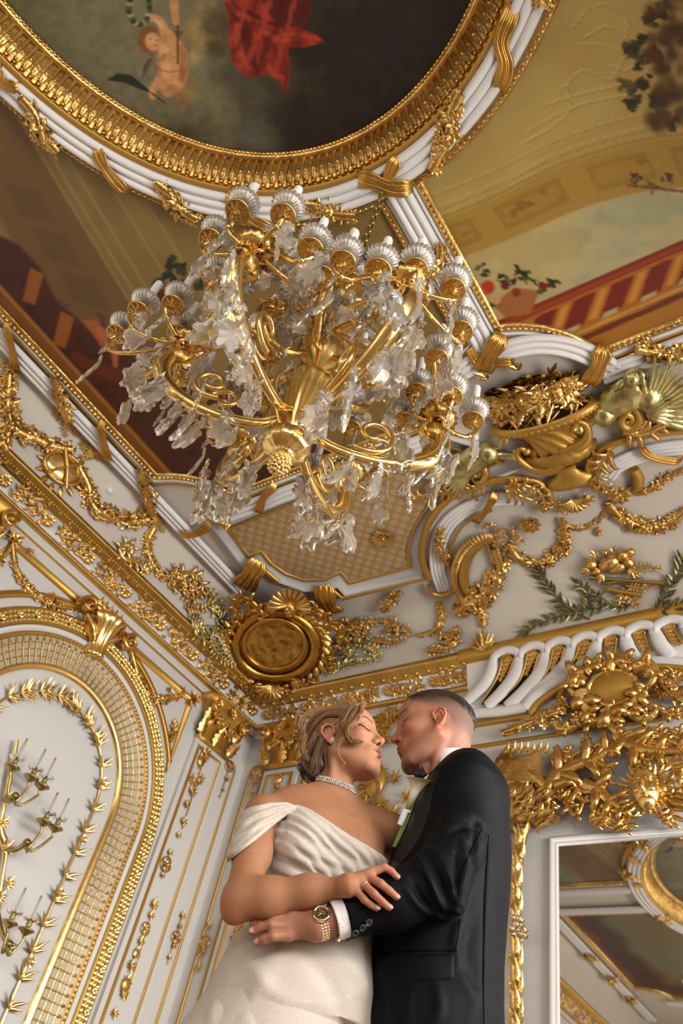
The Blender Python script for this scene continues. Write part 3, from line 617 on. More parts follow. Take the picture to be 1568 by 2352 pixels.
for pts, w, lab in (([(556, 1352), (578, 1318), (590, 1296)], 0.15, 'large gathered gold ribbon at the bottom corner of the left beam'),
                    ([(775, 1410), (755, 1388), (742, 1352)], 0.14, 'large gathered gold ribbon at the start of the back beam, right of the shell')):
    ribbon_px(cl, pts, w, lab, 6)
for k, (pts, w, lab) in enumerate((([(55, 225), (85, 262), (95, 300), (135, 345)], 0.085, 'gold flower spray on the ring at far left'),
                      ([(362, 418), (395, 445), (412, 475), (455, 502)], 0.085, 'gold flower spray on the ring, left of the chandelier candles'),
                      ([(692, 468), (735, 472), (770, 490), (812, 494)], 0.08, 'gold flower spray on the ring, left of the chain hook'),
                      ([(1058, 212), (1035, 262), (1028, 312), (992, 385)], 0.085, 'gold flower spray on the ring, right of the chain hook'),
                      ([(1245, -20), (1238, 5)], 0.08, 'tip of a gold flower spray on the ring at the top edge'),
                      ([(1012, 560), (1008, 600), (985, 640)], 0.08, 'gold flower spray on the rib behind the right candles'),
                      ([(1046, 655), (1062, 690), (1050, 700)], 0.05, 'small gold sprig low on the rib behind the candles'),
                      ([(128, 868), (142, 915), (160, 962)], 0.08, 'gold flower spray on the left beam, upper one'),
                      ([(326, 1080), (340, 1125), (352, 1180)], 0.08, 'gold flower spray on the left beam, lower one'),
                      ([(500, 1190), (512, 1200), (525, 1208)], 0.07, 'gold flower spray on the beam at the tip of the latticed panel'),
                      ([(1462, 800), (1500, 806), (1540, 812), (1590, 806)], 0.09, 'gold flower spray on the right beam at the picture edge'),
                      ([(1012, 1212), (1008, 1250), (1024, 1290)], 0.06, 'gold flower spray on the left scroll frame'),
                      ([(918, 1358), (898, 1378), (878, 1400)], 0.075, 'gold flower spray on the back beam above the groom'))):
    cluster_px(cl, pts, w, lab, k + 11, group='gold flower sprays on the white bands')
# --- mirrored repeats that only the mirror shows
for yy in (-6.9, -7.7, -8.5):
    P = np.array([[0.44, yy, Z_C - 0.05], [0.42, yy - 0.12, Z_C - 0.05], [0.44, yy - 0.24, Z_C - 0.05]]); mb = MB(); garland(mb, P, np.tile([0, 0, -1.0], (3, 1)), 0.1, seed=int(-yy * 9)); orn('flower_garland', mb, GOLD, 'gold flower spray on the far left beam, seen in the mirror', group='far flower sprays')
for k in range(7):
    a = math.radians(140 + k * 14); c = np.array([EC[0] + 1.6 * math.cos(a), EC[1] + 1.87 * math.sin(a), Z_C - 0.05]); d = np.array([-math.sin(a), math.cos(a), 0]) * 0.12
    if k in (0, 2, 4, 6) and c[1] < -5.0: mb = MB(); garland(mb, np.array([c - d, c, c + d]), np.tile([0, 0, -1.0], (3, 1)), 0.09, seed=k); orn('flower_garland', mb, GOLD, 'gold flower spray on the oval ring, seen in the mirror', group='far ring sprays')
# --- lattice panel
def lattice_mat():
    m, nt, b = new_mat('gilded_lattice'); N = nt.nodes.new; L = nt.links.new
    tc = N('ShaderNodeTexCoord'); mp = N('ShaderNodeMapping'); mp.inputs['Scale'].default_value = (1 / 0.105, 1 / 0.105, 1); L(tc.outputs['Object'], mp.inputs[0]); mp.inputs['Rotation'].default_value = (0, 0, 0.0)
    sx = N('ShaderNodeSeparateXYZ'); L(mp.outputs[0], sx.inputs[0])
    def mth(op, a, b_=None, c=None):
        n = N('ShaderNodeMath'); n.operation = op
        for i, v in enumerate((a, b_, c)):
            if v is None: continue
            if isinstance(v, (int, float)): n.inputs[i].default_value = v
            else: L(v, n.inputs[i])
        return n.outputs[0]
    row = mth('FLOOR', mth('MULTIPLY', sx.outputs[1], 2.0)); sh = mth('MULTIPLY', mth('MODULO', mth('ABSOLUTE', row), 2.0), 0.5)
    u = mth('SUBTRACT', mth('FRACT', mth('ADD', sx.outputs[0], sh)), 0.5); v = mth('MULTIPLY', mth('SUBTRACT', mth('FRACT', mth('MULTIPLY', sx.outputs[1], 2.0)), 0.5), 0.5)
    dd = mth('MAXIMUM', mth('ABSOLUTE', u), mth('ABSOLUTE', v)); 
    ring = mth('LESS_THAN', mth('ABSOLUTE', mth('SUBTRACT', dd, 0.165)), 0.035); dot = mth('LESS_THAN', dd, 0.06)
    f = mth('MAXIMUM', ring, dot)
    mx = N('ShaderNodeMix'); mx.data_type = 'RGBA'; mx.inputs[6].default_value = (0.50, 0.31, 0.12, 1); mx.inputs[7].default_value = (0.66, 0.55, 0.39, 1); L(f, mx.inputs[0]); L(mx.outputs[2], b.inputs['Base Color'])
    b.inputs['Roughness'].default_value = 0.5; b.inputs['Metallic'].default_value = 0.25
    bp = N('ShaderNodeBump'); bp.inputs['Strength'].default_value = 0.5; bp.inputs['Distance'].default_value = 0.006; L(f, bp.inputs['Height']); L(bp.outputs[0], b.inputs['Normal'])
    return m
LAT = lattice_mat()
lp = [(525, 1213), (571, 1277), (600, 1265), (622, 1292), (655, 1316), (700, 1332), (745, 1330), (783, 1313), (803, 1338), (942, 1301), (936, 1262), (943, 1232), (958, 1200), (990, 1150), (1035, 1108), (1085, 1085), (1150, 1060), (1010, 1020), (820, 1100), (650, 1162)]
pc = thing('lattice_panel', cl(800, 1200)[0], 'gold latticed ceiling panel with pale diamond pattern below the chandelier', 'panel')
Q = np.array([cl(*p)[0][:2] for p in lp])
mb = MB(); V = np.c_[Q, np.full(len(Q), Z_C - 0.006)]; mb.add(V, [tuple(range(len(Q)))]); obj('lattice_field', mb, LAT, pc, smooth=False)
aq = 0.5 * np.sum(Q[:, 0] * np.roll(Q[:, 1], -1) - np.roll(Q[:, 0], -1) * Q[:, 1]); sg = 1 if aq < 0 else -1
mb = MB(); band(mb, Q, [(sg * o, h) for o, h in ((-0.012, 0.004), (-0.012, 0.014), (0, 0.018), (0.012, 0.014), (0.012, 0.0))], ceil_, True); obj('gold_edging', mb, GF, pc)
GREYW = mat('shaded_white_moulding', (0.60, 0.585, 0.555), 0.55)  # white moulding greyed, the shade of the border step put into its colour
mb = MB(); band(mb, Q, [(sg * o, h) for o, h in ((0.012, 0.0), (0.04, 0.004), (0.085, 0.03), (0.09, 0.045), (0.105, 0.045), (0.106, 0.0))], ceil_, True); obj('sunk_border', mb, GREYW, pc)
# rose and scrolls at the lattice middle
mb = MB(); p, n = cl(880, 1235, 0.01); rosette(mb, frame(p, n), 0.085)
for a in range(6): spray(mb, p, n, (math.cos(a), math.sin(a), 0), 0.16, 2, 0.7, 0.35, seed=a)
orn('rosette', mb, GOLD, 'gold leafy rosette in the middle of the latticed panel behind crystals', 'rosette')
# gold outer frame of the lattice compartment and its continuation round the scrolls
t = thing('scroll_frame', cl(1100, 1110)[0], 'white and gold curling scroll frame left of the flower basket', 'frame')
P, N = pathon(cl, [(552, 1337), (566, 1303), (600, 1302), (642, 1338)], 20, 0.03, False); mb = MB(); tube(mb, P, 0.022, 8, N)
P, N = pathon(cl, [(760, 1352), (787, 1373), (880, 1350), (985, 1324)], 20, 0.03, False); tube(mb, P, 0.024, 8, N)
P, N = pathon(cl, [(985, 1330), (970, 1290), (971, 1245), (990, 1190), (1035, 1142), (1095, 1113), (1165, 1100), (1225, 1104), (1256, 1125), (1262, 1152), (1245, 1172)], 60, 0.045); tube(mb, P, 0.027, 10, N); obj('gold_moulding', mb, GF, t)
def reed3(mb, px, w, n=4, surf=cl, off=0.0, m=40, h=0.05):
    P, N = pathon(surf, px, m, off); T = np.gradient(P, axis=0); T /= np.linalg.norm(T, axis=1)[:, None]; B = np.cross(N, T)
    for k in range(n): o = ((k + 0.5) / n - 0.5) * w; tube(mb, P + B * o + N * h * 0.4, w / n * 0.56, 8, N, flat=1.0 if n > 1 else 0.7)
mb = MB(); reed3(mb, [(1020, 1352), (1004, 1300), (1008, 1240), (1035, 1192), (1085, 1158), (1140, 1142), (1205, 1140)], 0.12, 4); obj('white_reeds', mb, WHITE, t)
mb = MB(); P, N = pathon(cl, [(1047, 1345), (1032, 1300), (1036, 1255), (1060, 1210), (1095, 1185), (1130, 1172)], 24, 0.03); tube(mb, P, 0.012, 8, N)
P, N = pathon(cl, [(985, 1345), (992, 1362), (1015, 1368), (1038, 1358), (1045, 1340)], 16, 0.05); tube(mb, P, 0.02, 8, N); obj('inner_moulding', mb, GF, t)
mb = MB(); P, N = pathon(cl, [(1160, 1118), (1200, 1112), (1240, 1130), (1252, 1165)], 14, 0.07); scroll(mb, P, N, 0.05, seed=4); P, N = pathon(cl, [(1160, 1125), (1190, 1135), (1230, 1150)], 14, 0.07); scroll(mb, P, N, 0.05, seed=5); obj('acanthus_leaf', mb, GOLD, t)
t2 = thing('scroll_frame', cl(1480, 1010)[0], 'white and gold scroll frame right of the flower basket foot', 'frame')
mb = MB(); P, N = pathon(cl, [(1385, 1120), (1362, 1115), (1350, 1085), (1360, 1052), (1392, 1028), (1440, 1008), (1500, 996), (1600, 985)], 50, 0.045); tube(mb, P, 0.027, 10, N); obj('gold_moulding', mb, GF, t2)
mb = MB(); reed3(mb, [(1392, 1090), (1410, 1068), (1450, 1048), (1510, 1030), (1620, 1018)], 0.12, 4); obj('white_reeds', mb, WHITE, t2)
mb = MB(); P, N = pathon(cl, [(1402, 1035), (1378, 1060), (1372, 1095), (1390, 1125)], 16, 0.07); scroll(mb, P, N, 0.06, seed=8); obj('acanthus_leaf', mb, GOLD, t2)
mb = MB(); P, N = pathon(cl, [(1455, 1078), (1466, 1100), (1460, 1120), (1440, 1128)], 14, 0.03); tube(mb, P, [0.035, 0.04, 0.02], 8, N); obj('volute', mb, GF, t2)
for p0, lab in (((1217, 1192), 'gold rosette below the left scroll frame'), ((1421, 1124), 'gold rosette below the right scroll frame')):
    mb = MB(); p, n = cove(*p0, 0.05); blob(mb, frame(p, n), (0.055, 0.055, 0.02)); rosette(mb, frame(p, n, (1, 0.3, 0)), 0.075, 9); orn('rosette', mb, GOLD, lab, 'rosette', 'rosettes of the scroll frames')
# fluted C scroll
t = thing('fluted_scroll', cove(1070, 1310)[0], 'brown gold C shaped scroll with gadrooned edge above the groom', 'scroll')
cp = [(1138, 1238), (1105, 1242), (1076, 1268), (1064, 1305), (1068, 1345), (1088, 1378)]
mb = MB(); P, N = pathon(cove, cp, 30, 0.02); T = np.gradient(P, axis=0); T /= np.linalg.norm(T, axis=1)[:, None]; B = np.cross(N, T); tube(mb, P, [0.02, 0.05, 0.055, 0.05, 0.02], 8, N, flat=0.6); obj('core', mb, GOLDM, t)
mb = MB()
for i in range(1, 29): 
    for q in (0, 1):
        s = -1; c = P[i] + (P[min(i + 1, 29)] - P[i]) * 0.5 * q; tube(mb, np.array([c + B[i] * s * 0.03 + N[i] * 0.035, c + B[i] * s * 0.06 + N[i] * 0.05, c + B[i] * s * 0.085 + N[i] * 0.02]), [0.009, 0.013, 0.006], 6, N[i])
obj('gadroons', mb, GOLD, t)
# garlands on the back cove
for k, (pts, w, lab) in enumerate((([(1168, 1246), (1190, 1278), (1232, 1290), (1275, 1274), (1298, 1240), (1290, 1190)], 0.07, 'gold flower swag hanging right of the left rosette'),
        ([(1398, 1152), (1430, 1188), (1478, 1206), (1530, 1204), (1575, 1170)], 0.08, 'gold flower swag below the right rosette'),
        ([(1462, 1132), (1500, 1118), (1535, 1092), (1590, 1070)], 0.05, 'thin gold flower swag climbing to the right edge'),
        ([(1136, 1252), (1150, 1295), (1138, 1340), (1098, 1375), (1052, 1402)], 0.11, 'thick gold flower drop under the brown C scroll'),
        ([(1010, 1385), (1014, 1420), (1000, 1450), (962, 1462)], 0.05, 'small gold swag above the groom joining the left scrollwork'),
        ([(1095, 1385), (1108, 1410), (1112, 1440)], 0.05, 'short gold drop above the palmette'),
        ([(1290, 1195), (1320, 1212), (1352, 1206), (1378, 1190), (1398, 1160)], 0.028, 'thin gold ribbon of leaves under the basket foot'),
        ([(1370, 1212), (1375, 1228)], 0.035, 'little gold flower hanging under the basket ribbon'))):
    cluster_px(cove, pts, w, lab, 40 + k, off=0.005, group='gold swags of the back cove')
mb = MB()
for (cx_, cy_, r, a0, tn) in ((1130, 1215, 24, 200, 0.9), (1165, 1222, 20, 20, -0.8), (1150, 1240, 16, 100, 0.8), (1195, 1238, 16, 160, 0.7)):
    P, N = pathon(cove, spiral2((cx_, cy_), r, r * 0.35, a0, tn, 18), 18, 0.03, False); scroll(mb, P, N, 0.022, lw_=1.4, seed=cx_)
orn('leaf_scroll', mb, GOLD, 'small curling gold tendrils between the rosette and the C scroll', 'ornament')
mb = MB(); p, n = cove(1113, 1500, 0.03); spray(mb, p, n, cove(1113, 1440)[0] - p, 0.2, 7, 1.9, 0.26, 0.15, seed=3); spray(mb, p + n * 0.015, n, cove(1113, 1440)[0] - p, 0.13, 5, 2.2, 0.34, 0.35, seed=5)
orn('palmette', mb, GOLD, 'upright gold palmette at the left end of the gold strip above the balustrade', 'ornament')
# flower basket
t = thing('flower_basket', cl(1300, 1110)[0], 'gold spiral fluted basket urn overflowing with gold flowers', 'basket')
A0 = cl(1325, 1140, 0.06)[0]; A1 = cl(1240, 935, 0.06)[0]; L = np.linalg.norm(A1 - A0); ax_ = unit(A1 - A0); sd = np.cross(ax_, [0, 0, -1.0])
M = np.eye(4); M[:3, 0] = sd; M[:3, 1] = np.array([0, 0, -1.0]) * 0.4; M[:3, 2] = ax_; M[:3, 3] = A0
W = L / 215 / 1.0      # metres per px along the axis
def lp_(pr): return [(r * W, z * W) for r, z in pr]
mb = MB(); lathe(mb, M, lp_([(4, 30), (40, 32), (44, 38), (42, 46), (36, 52), (24, 58), (18, 66), (20, 76), (26, 80)]), 28); obj('foot', mb, GOLDM, t)
mb = MB(); lathe(mb, M, lp_([(10, 78), (36, 86), (56, 96), (66, 108), (64, 118), (56, 124)]), 40, 0.06, 20, twist=0.12); obj('bowl', mb, GOLDM, t)
mb = MB(); lathe(mb, M, lp_([(50, 122), (42, 134), (42, 150), (52, 168), (72, 182)]), 48, 0.09, 12, twist=0.3); obj('spiral_body', mb, GOLDM, t)
mb = MB(); lathe(mb, M, lp_([(68, 178), (86, 184), (96, 192), (94, 200), (82, 202)]), 36); 
for k in range(26): a = k / 26 * PI; blob(mb, M, (4 * W, 4 * W, 4 * W), off=(94 * W * math.cos(a), 94 * W * math.sin(a), 192 * W))
obj('rim', mb, GOLDM, t)
for s, cpt in ((1, [(1288, 1058), (1262, 1078), (1220, 1075), (1188, 1050), (1192, 1030), (1210, 1036)]), (-1, [(1290, 1040), (1335, 1020), (1350, 1000), (1345, 975), (1325, 970), (1318, 985)])):
    mb = MB(); P, N = pathon(cl, cpt, 26, 0.1); tube(mb, P, [0.05, 0.045, 0.03, 0.02, 0.018, 0.02], 10, N); P, N = pathon(cl, cpt[-2:], 5, 0.1); blob(mb, frame(P[-1], N[-1]), 0.03); obj('handle', mb, GOLDM, t)
mb = MB(); R = random.Random(8); p, n = cl(1222, 918, 0.03); blob(mb, frame(p, n, cl(1322, 895)[0] - cl(1122, 941)[0]), (0.30, 0.11, 0.08), (12, 8))
for k in range(330):
    u, v = R.uniform(-1, 1), R.uniform(-1, 1)
    if u * u + v * v > 1: continue
    px, py = 1222 + u * 112 + v * 10, 912 + v * 46 - u * 24; p, n = cl(px, py, 0.03 + 0.12 * (1 - u * u - v * v)); d = unit(n + np.array([u, -v, 0]) * 0.8)
    c = R.random(); M2 = frame(p, d, (R.uniform(-1, 1), R.uniform(-1, 1), 0), 1, R.uniform(0, 6))
    if c < 0.4: flower(mb, M2, R.uniform(0.035, 0.065), R.choice([5, 6]), 0.4)
    elif c < 0.85: leaf(mb, M2, R.uniform(0.08, 0.14), 0.045, curl=0.3, serr=True)
    else: blob(mb, M2, 0.028)
for px, py, a in ((1120, 870, 2.6), (1190, 850, 2.0), (1140, 930, 3.3), (1265, 860, 1.2), (1300, 880, 0.7), (1105, 960, 3.7), (1160, 1000, 4.2), (1320, 920, 0.0), (1335, 945, -0.4)):
    p, n = cl(px, py, 0.06); spray(mb, p, n, cl(px + 30 * math.cos(a), py - 30 * math.sin(a))[0] - cl(px, py)[0], 0.11, 3, 1.2, 0.3, 0.3, seed=px)
for k in range(14): p, n = cl(1325 + (k % 4) * 8, 905 + k * 4.5, 0.03); flower(mb, frame(p, n), 0.02)
obj('flowers', mb, GOLD, t)
mb = MB(); p, n = cove(1315, 1135, 0.05); shell(mb, frame(p, n, cove(1330, 1170)[0] - p), 0.09, 9)
for s in (-1, 1): P, N = pathon(cove, spiral2((1312 + s * 36, 1142 + s * -6), 15, 5, 90, s * 1.1, 18), 18, 0.05, False); scroll(mb, P, N, 0.03, seed=s + 3)
orn('shell', mb, GOLD, 'gold shell bracket under the foot of the flower basket', 'shell')
# sphinxes
def sphinx(P3, R3, feathers, lab, scroll_c, tail, seed):
    t = thing('winged_sphinx', P3[0][0], lab, 'sculpture'); mb = MB()
    for pts, rr in P3:
        P, N = pathon(cl, pts, 20, 0.09); tube(mb, P, rr, 12, N, flat=0.8)
        for i in (0, -1): blob(mb, frame(P[i], N[i]), (rr[i], rr[i], rr[i] * 0.8), (12, 8))
    for (x, y, r, o) in R3: p, n = cl(x, y, o); blob(mb, frame(p, n, (1, 0.2, 0)), r, (12, 8))
    obj('body', mb, GREEN, t); mb = MB()
    for (x, y, tx, ty, L_) in feathers: p, n = cl(x, y, 0.12); leaf(mb, frame(p, n, cl(tx, ty)[0] - cl(x, y)[0]), L_, L_ * 0.17, 0.015, curl=0.05)
    obj('wing', mb, GREEN, t); mb = MB(); P, N = pathon(cl, spiral2(scroll_c[:2], scroll_c[2], 5, scroll_c[3], scroll_c[4], 26), 26, 0.06, False); tube(mb, P, [0.03, 0.03, 0.02, 0.015], 8, N, flat=1.3)
    P, N = pathon(cl, tail, 20, 0.06); scroll(mb, P, N, 0.06, seed=seed, taper=False); obj('scroll_base', mb, GOLDM, t)
def _fan(cx_, cy_, a0, a1, n, r0, L_): return [(cx_ + r0 * math.cos(a), cy_ - r0 * math.sin(a), cx_ + (r0 + 20) * math.cos(a), cy_ - (r0 + 20) * math.sin(a), L_) for a in np.radians(np.linspace(a0, a1, n))]
sp = [([(1331, 985), (1362, 966), (1392, 950)], [0.034, 0.028, 0.045]), ([(1388, 950), (1415, 922), (1450, 905), (1490, 905)], [0.075, 0.11, 0.12, 0.1]), ([(1450, 900), (1462, 875), (1472, 862)], [0.07, 0.05, 0.045])]
def _sph_():
    t = thing('winged_sphinx', cl(1430, 930)[0], 'pale green gold winged sphinx right of the flower basket', 'sculpture'); mb = MB()
    for pts, rr in sp:
        P, N = pathon(cl, pts, 20, 0.08); tube(mb, P, rr, 12, N, flat=0.7); blob(mb, frame(P[0], N[0]), (rr[0] * 1.1,) * 3, (12, 8)); blob(mb, frame(P[-1], N[-1]), (rr[-1],) * 3, (12, 8))
    for k in range(4): p, n = cl(1326 + k * 6, 982 + k * 7 - 8, 0.09); blob(mb, frame(p, n), (0.02, 0.014, 0.016))
    p, n = cl(1452, 868, 0.12); blob(mb, frame(p, n), (0.055, 0.05, 0.06), (12, 8)); p, n = cl(1432, 872, 0.13); leaf(mb, frame(p, n, cl(1400, 880)[0] - p), 0.1, 0.05)
    for (a, b) in ((1440, 862), (1460, 858), (1475, 868), (1478, 885)): p, n = cl(a, b, 0.15); leaf(mb, frame(p, n, cl(a + 10, b + 25)[0] - p), 0.09, 0.035)
    obj('body', mb, GREEN, t); mb = MB()
    for (x, y, tx, ty, L_) in _fan(1478, 950, 78, -20, 15, 14, 0.34): p, n = cl(x, y, 0.13); leaf(mb, frame(p, n, cl(tx, ty)[0] - cl(x, y)[0]), L_, 0.05, 0.02, curl=0.03)
    for (x, y, tx, ty, L_) in _fan(1478, 950, 85, -25, 12, 6, 0.16): p, n = cl(x, y, 0.15); leaf(mb, frame(p, n, cl(tx, ty)[0] - cl(x, y)[0]), L_, 0.045, 0.02)
    obj('wing', mb, GREEN, t); mb = MB(); P, N = pathon(cl, spiral2((1442, 962), 30, 6, -60, 1.6, 30), 30, 0.08, False); tube(mb, P, [0.03, 0.03, 0.024, 0.02], 8, N, flat=1.4); obj('scroll', mb, GOLDM, t)
    mb = MB(); P, N = pathon(cl, [(1430, 985), (1470, 992), (1520, 972), (1590, 940)], 24, 0.05); scroll(mb, P, N, 0.07, seed=3, taper=False); obj('leafy_tail', mb, GOLD, t)
    t = thing('winged_sphinx', cl(1140, 1050)[0], 'pale green gold sphinx left of the basket, mostly behind crystals', 'sculpture'); mb = MB()
    for pts, rr in (([(1186, 1048), (1150, 1046), (1118, 1040)], [0.032, 0.027, 0.05]), ([(1122, 1040), (1095, 1052), (1060, 1070), (1010, 1085)], [0.07, 0.1, 0.11, 0.09])):
        P, N = pathon(cl, pts, 20, 0.08); tube(mb, P, rr, 12, N, flat=0.7); blob(mb, frame(P[0], N[0]), (rr[0] * 1.1,) * 3, (12, 8)); blob(mb, frame(P[-1], N[-1]), (rr[-1],) * 3, (12, 8))
    for k in range(4): p, n = cl(1182 + k * 3, 1036 + k * 8, 0.09); blob(mb, frame(p, n), (0.02, 0.014, 0.016))
    obj('body', mb, GREEN, t); mb = MB()
    for (x, y, tx, ty, L_) in _fan(1080, 1075, 160, 250, 12, 8, 0.26): p, n = cl(x, y, 0.13); leaf(mb, frame(p, n, cl(tx, ty)[0] - cl(x, y)[0]), L_, 0.045, 0.02)
    obj('wing', mb, GREEN, t); mb = MB(); P, N = pathon(cl, spiral2((1095, 1082), 26, 6, 100, -1.5, 30), 30, 0.08, False); tube(mb, P, [0.03, 0.03, 0.02, 0.02], 8, N, flat=1.4); P, N = pathon(cl, [(1118, 1105), (1070, 1122), (1010, 1130), (950, 1140)], 24, 0.04); scroll(mb, P, N, 0.06, seed=9, taper=False); obj('leafy_tail', mb, GOLD, t)
_sph_()
# music trophy and laurel branches
t = thing('music_trophy', cove(1400, 1300)[0], 'gold trophy of bagpipe, flutes and ribbons on the back cove', 'relief')
mb = MB()
for (x, y, r, o) in ((1360, 1290, (0.05, 0.045, 0.05), 0.05), (1372, 1306, (0.045, 0.03, 0.04), 0.05), (1400, 1288, (0.09, 0.055, 0.06), 0.05), (1432, 1268, (0.05, 0.045, 0.05), 0.06), (1446, 1284, (0.04, 0.055, 0.045), 0.06), (1420, 1300, (0.07, 0.04, 0.04), 0.05), (1390, 1262, (0.025, 0.02, 0.02), 0.05), (1450, 1260, (0.03, 0.03, 0.03), 0.06)):
    p, n = cove(x, y, o); blob(mb, frame(p, n, (1, -0.3, 0)), r, (12, 8))
for (x, y, a) in ((1355, 1300, 3.5), (1372, 1270, 2.2), (1410, 1262, 1.4), (1448, 1300, -1), (1385, 1312, 4.4)): p, n = cove(x, y, 0.08); spray(mb, p, n, cove(x + 20 * math.cos(a), y - 20 * math.sin(a))[0] - p, 0.08, 3, 1.2, 0.4, seed=x)
obj('bagpipe', mb, GOLD, t)
for nm, a, b, r in (('flute', (1356, 1322), (1528, 1342), [0.02, 0.014, 0.012, 0.012, 0.02]), ('flute', (1385, 1338), (1480, 1330), [0.012, 0.018]), ('chanter', (1366, 1388), (1405, 1340), [0.006, 0.016]), ('drone', (1395, 1350), (1478, 1372), [0.015, 0.022])):
    mb = MB(); A = cove(*a, 0.05)[0]; B = cove(*b, 0.05)[0]; tube(mb, A + (B - A) * np.linspace(0, 1, 9)[:, None], r, 10); obj(nm, mb, BRASS if nm != 'drone' else GOLDM, t)
mb = MB()
for pts in ([(1430, 1350), (1452, 1380), (1470, 1400)], [(1440, 1345), (1480, 1352), (1515, 1335)], [(1430, 1360), (1425, 1395)], [(1445, 1315), (1480, 1300), (1520, 1305)]):
    P, N = pathon(cove, pts, 12, 0.03); scroll(mb, P, N, 0.03, seed=7)
obj('ribbon', mb, GOLD, t)
def laurel(pts, w, lab, n, seed):
    P, N = pathon(cove, pts, 40, 0.015); mb = MB(); tube(mb, P, [0.006, 0.005, 0.003], 6, N); st = mb; R = random.Random(seed); lf = mb
    for k in range(n):
        i = int((k + 0.5) / n * 38) + 1; T = unit(P[i + 1 if i < 39 else i] - P[i - 1])
        for s in (-1, 1):
            leaf(lf, frame(P[i] + N[i] * 0.01, N[i] + R.uniform(-.3, .3) * T, T, 1, s * R.uniform(0.5, 1.0)), w * R.uniform(0.75, 1.15), w * 0.34, w * 0.1, curl=R.uniform(0, 0.35))
            if R.random() < 0.25: blob(lf, frame(P[i] + N[i] * 0.02 + T * 0.01, N[i]), 0.008)
    leaf(lf, frame(P[-1], N[-1], P[-1] - P[-3]), w, w * 0.35, w * 0.1)
    return orn('laurel_branch', mb, LAUREL, lab, 'branch', 'laurel branches beside the music trophy')
laurel([(1355, 1425), (1310, 1400), (1275, 1365), (1250, 1330), (1235, 1308)], 0.085, 'dark green gold laurel sprig climbing left of the music trophy', 11, 1)
laurel([(1400, 1396), (1340, 1402), (1290, 1415), (1240, 1435), (1202, 1458)], 0.085, 'dark green gold laurel sprig lying along the gold strip', 12, 2)
laurel([(1345, 1412), (1350, 1380), (1345, 1355), (1328, 1338)], 0.07, 'short upright laurel sprig between the two long ones', 8, 3)
laurel([(1450, 1390), (1420, 1398), (1385, 1385), (1370, 1366)], 0.06, 'short laurel sprig directly under the trophy', 7, 4)
laurel([(1510, 1420), (1530, 1370), (1552, 1320), (1572, 1285)], 0.09, 'laurel branch rising at the right edge of the picture', 10, 5)
laurel([(1500, 1410), (1540, 1400), (1590, 1385)], 0.08, 'low laurel sprig at the right edge above the gold strip', 7, 6)
# --- corner cartouche
CART = mat('cartouche_gold', (0.60, 0.33, 0.07), 0.25, 1.0, bump=0.25, scale=25, var=0.3)
t = thing('corner_cartouche', cove(634, 1480)[0], 'large dark gold oval cartouche in the ceiling corner above the bride', 'cartouche')
nc_ = unit([0.28, -0.28, -0.92]); _p0 = np.array([0.17, -0.17, 4.2]) + nc_ * 0.05; _w = ray(634, 1478); pc_ = CAM + _w * (((_p0 - CAM) @ nc_) / (_w @ nc_))
up_ = np.array([0.75, -0.75, 0.45]); up_ = unit(up_ - nc_ * (up_ @ nc_)); Mc = frame(pc_, nc_, up_)
def size_at(p, px): return np.linalg.norm(p - CAM) / FPX * px
S_ = ((pc_ - CAM) @ RM[2]) / FPX
def onpl(px, py, off=0.0):
    w = ray(px, py); q = pc_ + nc_ * off; k = ((q - CAM) @ nc_) / (w @ nc_); return CAM + w * k, nc_
def ring_px(mb, cx_, cy_, rx, ry, r, off, n=40, a0=0, a1=360, flat=0.8, rot=0):
    P = np.array([onpl(cx_ + rx * math.cos(a), cy_ + ry * math.sin(a), off)[0] for a in np.radians(np.linspace(a0, a1, n))]); tube(mb, P, r, 10, nc_, flat=flat); return P
mb = MB(); V = [onpl(629, 1480, 0.055)[0]]; nr = 14; na = 40; rr_ = np.random.RandomState(2)
for i in range(1, nr + 1):
    for k in range(na):
        a = 2 * PI * k / na; f = i / nr; bmp = 0.03 * fbm(np.array([3 + f * 3.2 * math.cos(a)]), np.array([3 + f * 3.2 * math.sin(a)]), 4, 7)[0]; V.append(onpl(629 + 66 * f * math.cos(a), 1480 + 53 * f * math.sin(a), 0.045 + bmp)[0])
Fq = [(0, 1 + k, 1 + (k + 1) % na) for k in range(na)] + [(1 + i * na + k, 1 + (i + 1) * na + k, 1 + (i + 1) * na + (k + 1) % na, 1 + i * na + (k + 1) % na) for i in range(nr - 1) for k in range(na)]
mb.add(V, Fq); obj('medallion', mb, CART, t)
mb = MB(); ring_px(mb, 630, 1481, 70, 57, 0.022, 0.07); ring_px(mb, 632, 1484, 92, 75, 0.062, 0.01, flat=0.8)
blob(mb, Mc, (0.40, 0.40, 0.06), (24, 16), off=(-0.03, 0, -0.03)); obj('rim', mb, CART, t)
mb = MB()
for k in range(34):
    a = 2 * PI * k / 34; p, n = onpl(633 + 108 * math.cos(a), 1486 + 88 * math.sin(a), 0.03); q, _ = onpl(633 + 140 * math.cos(a + 0.25), 1486 + 114 * math.sin(a + 0.25)); leaf(mb, frame(p, n, q - p), 0.13, 0.075, 0.04, curl=0.15, serr=True)
obj('leaf_border', mb, GOLD, t)
mb = MB()
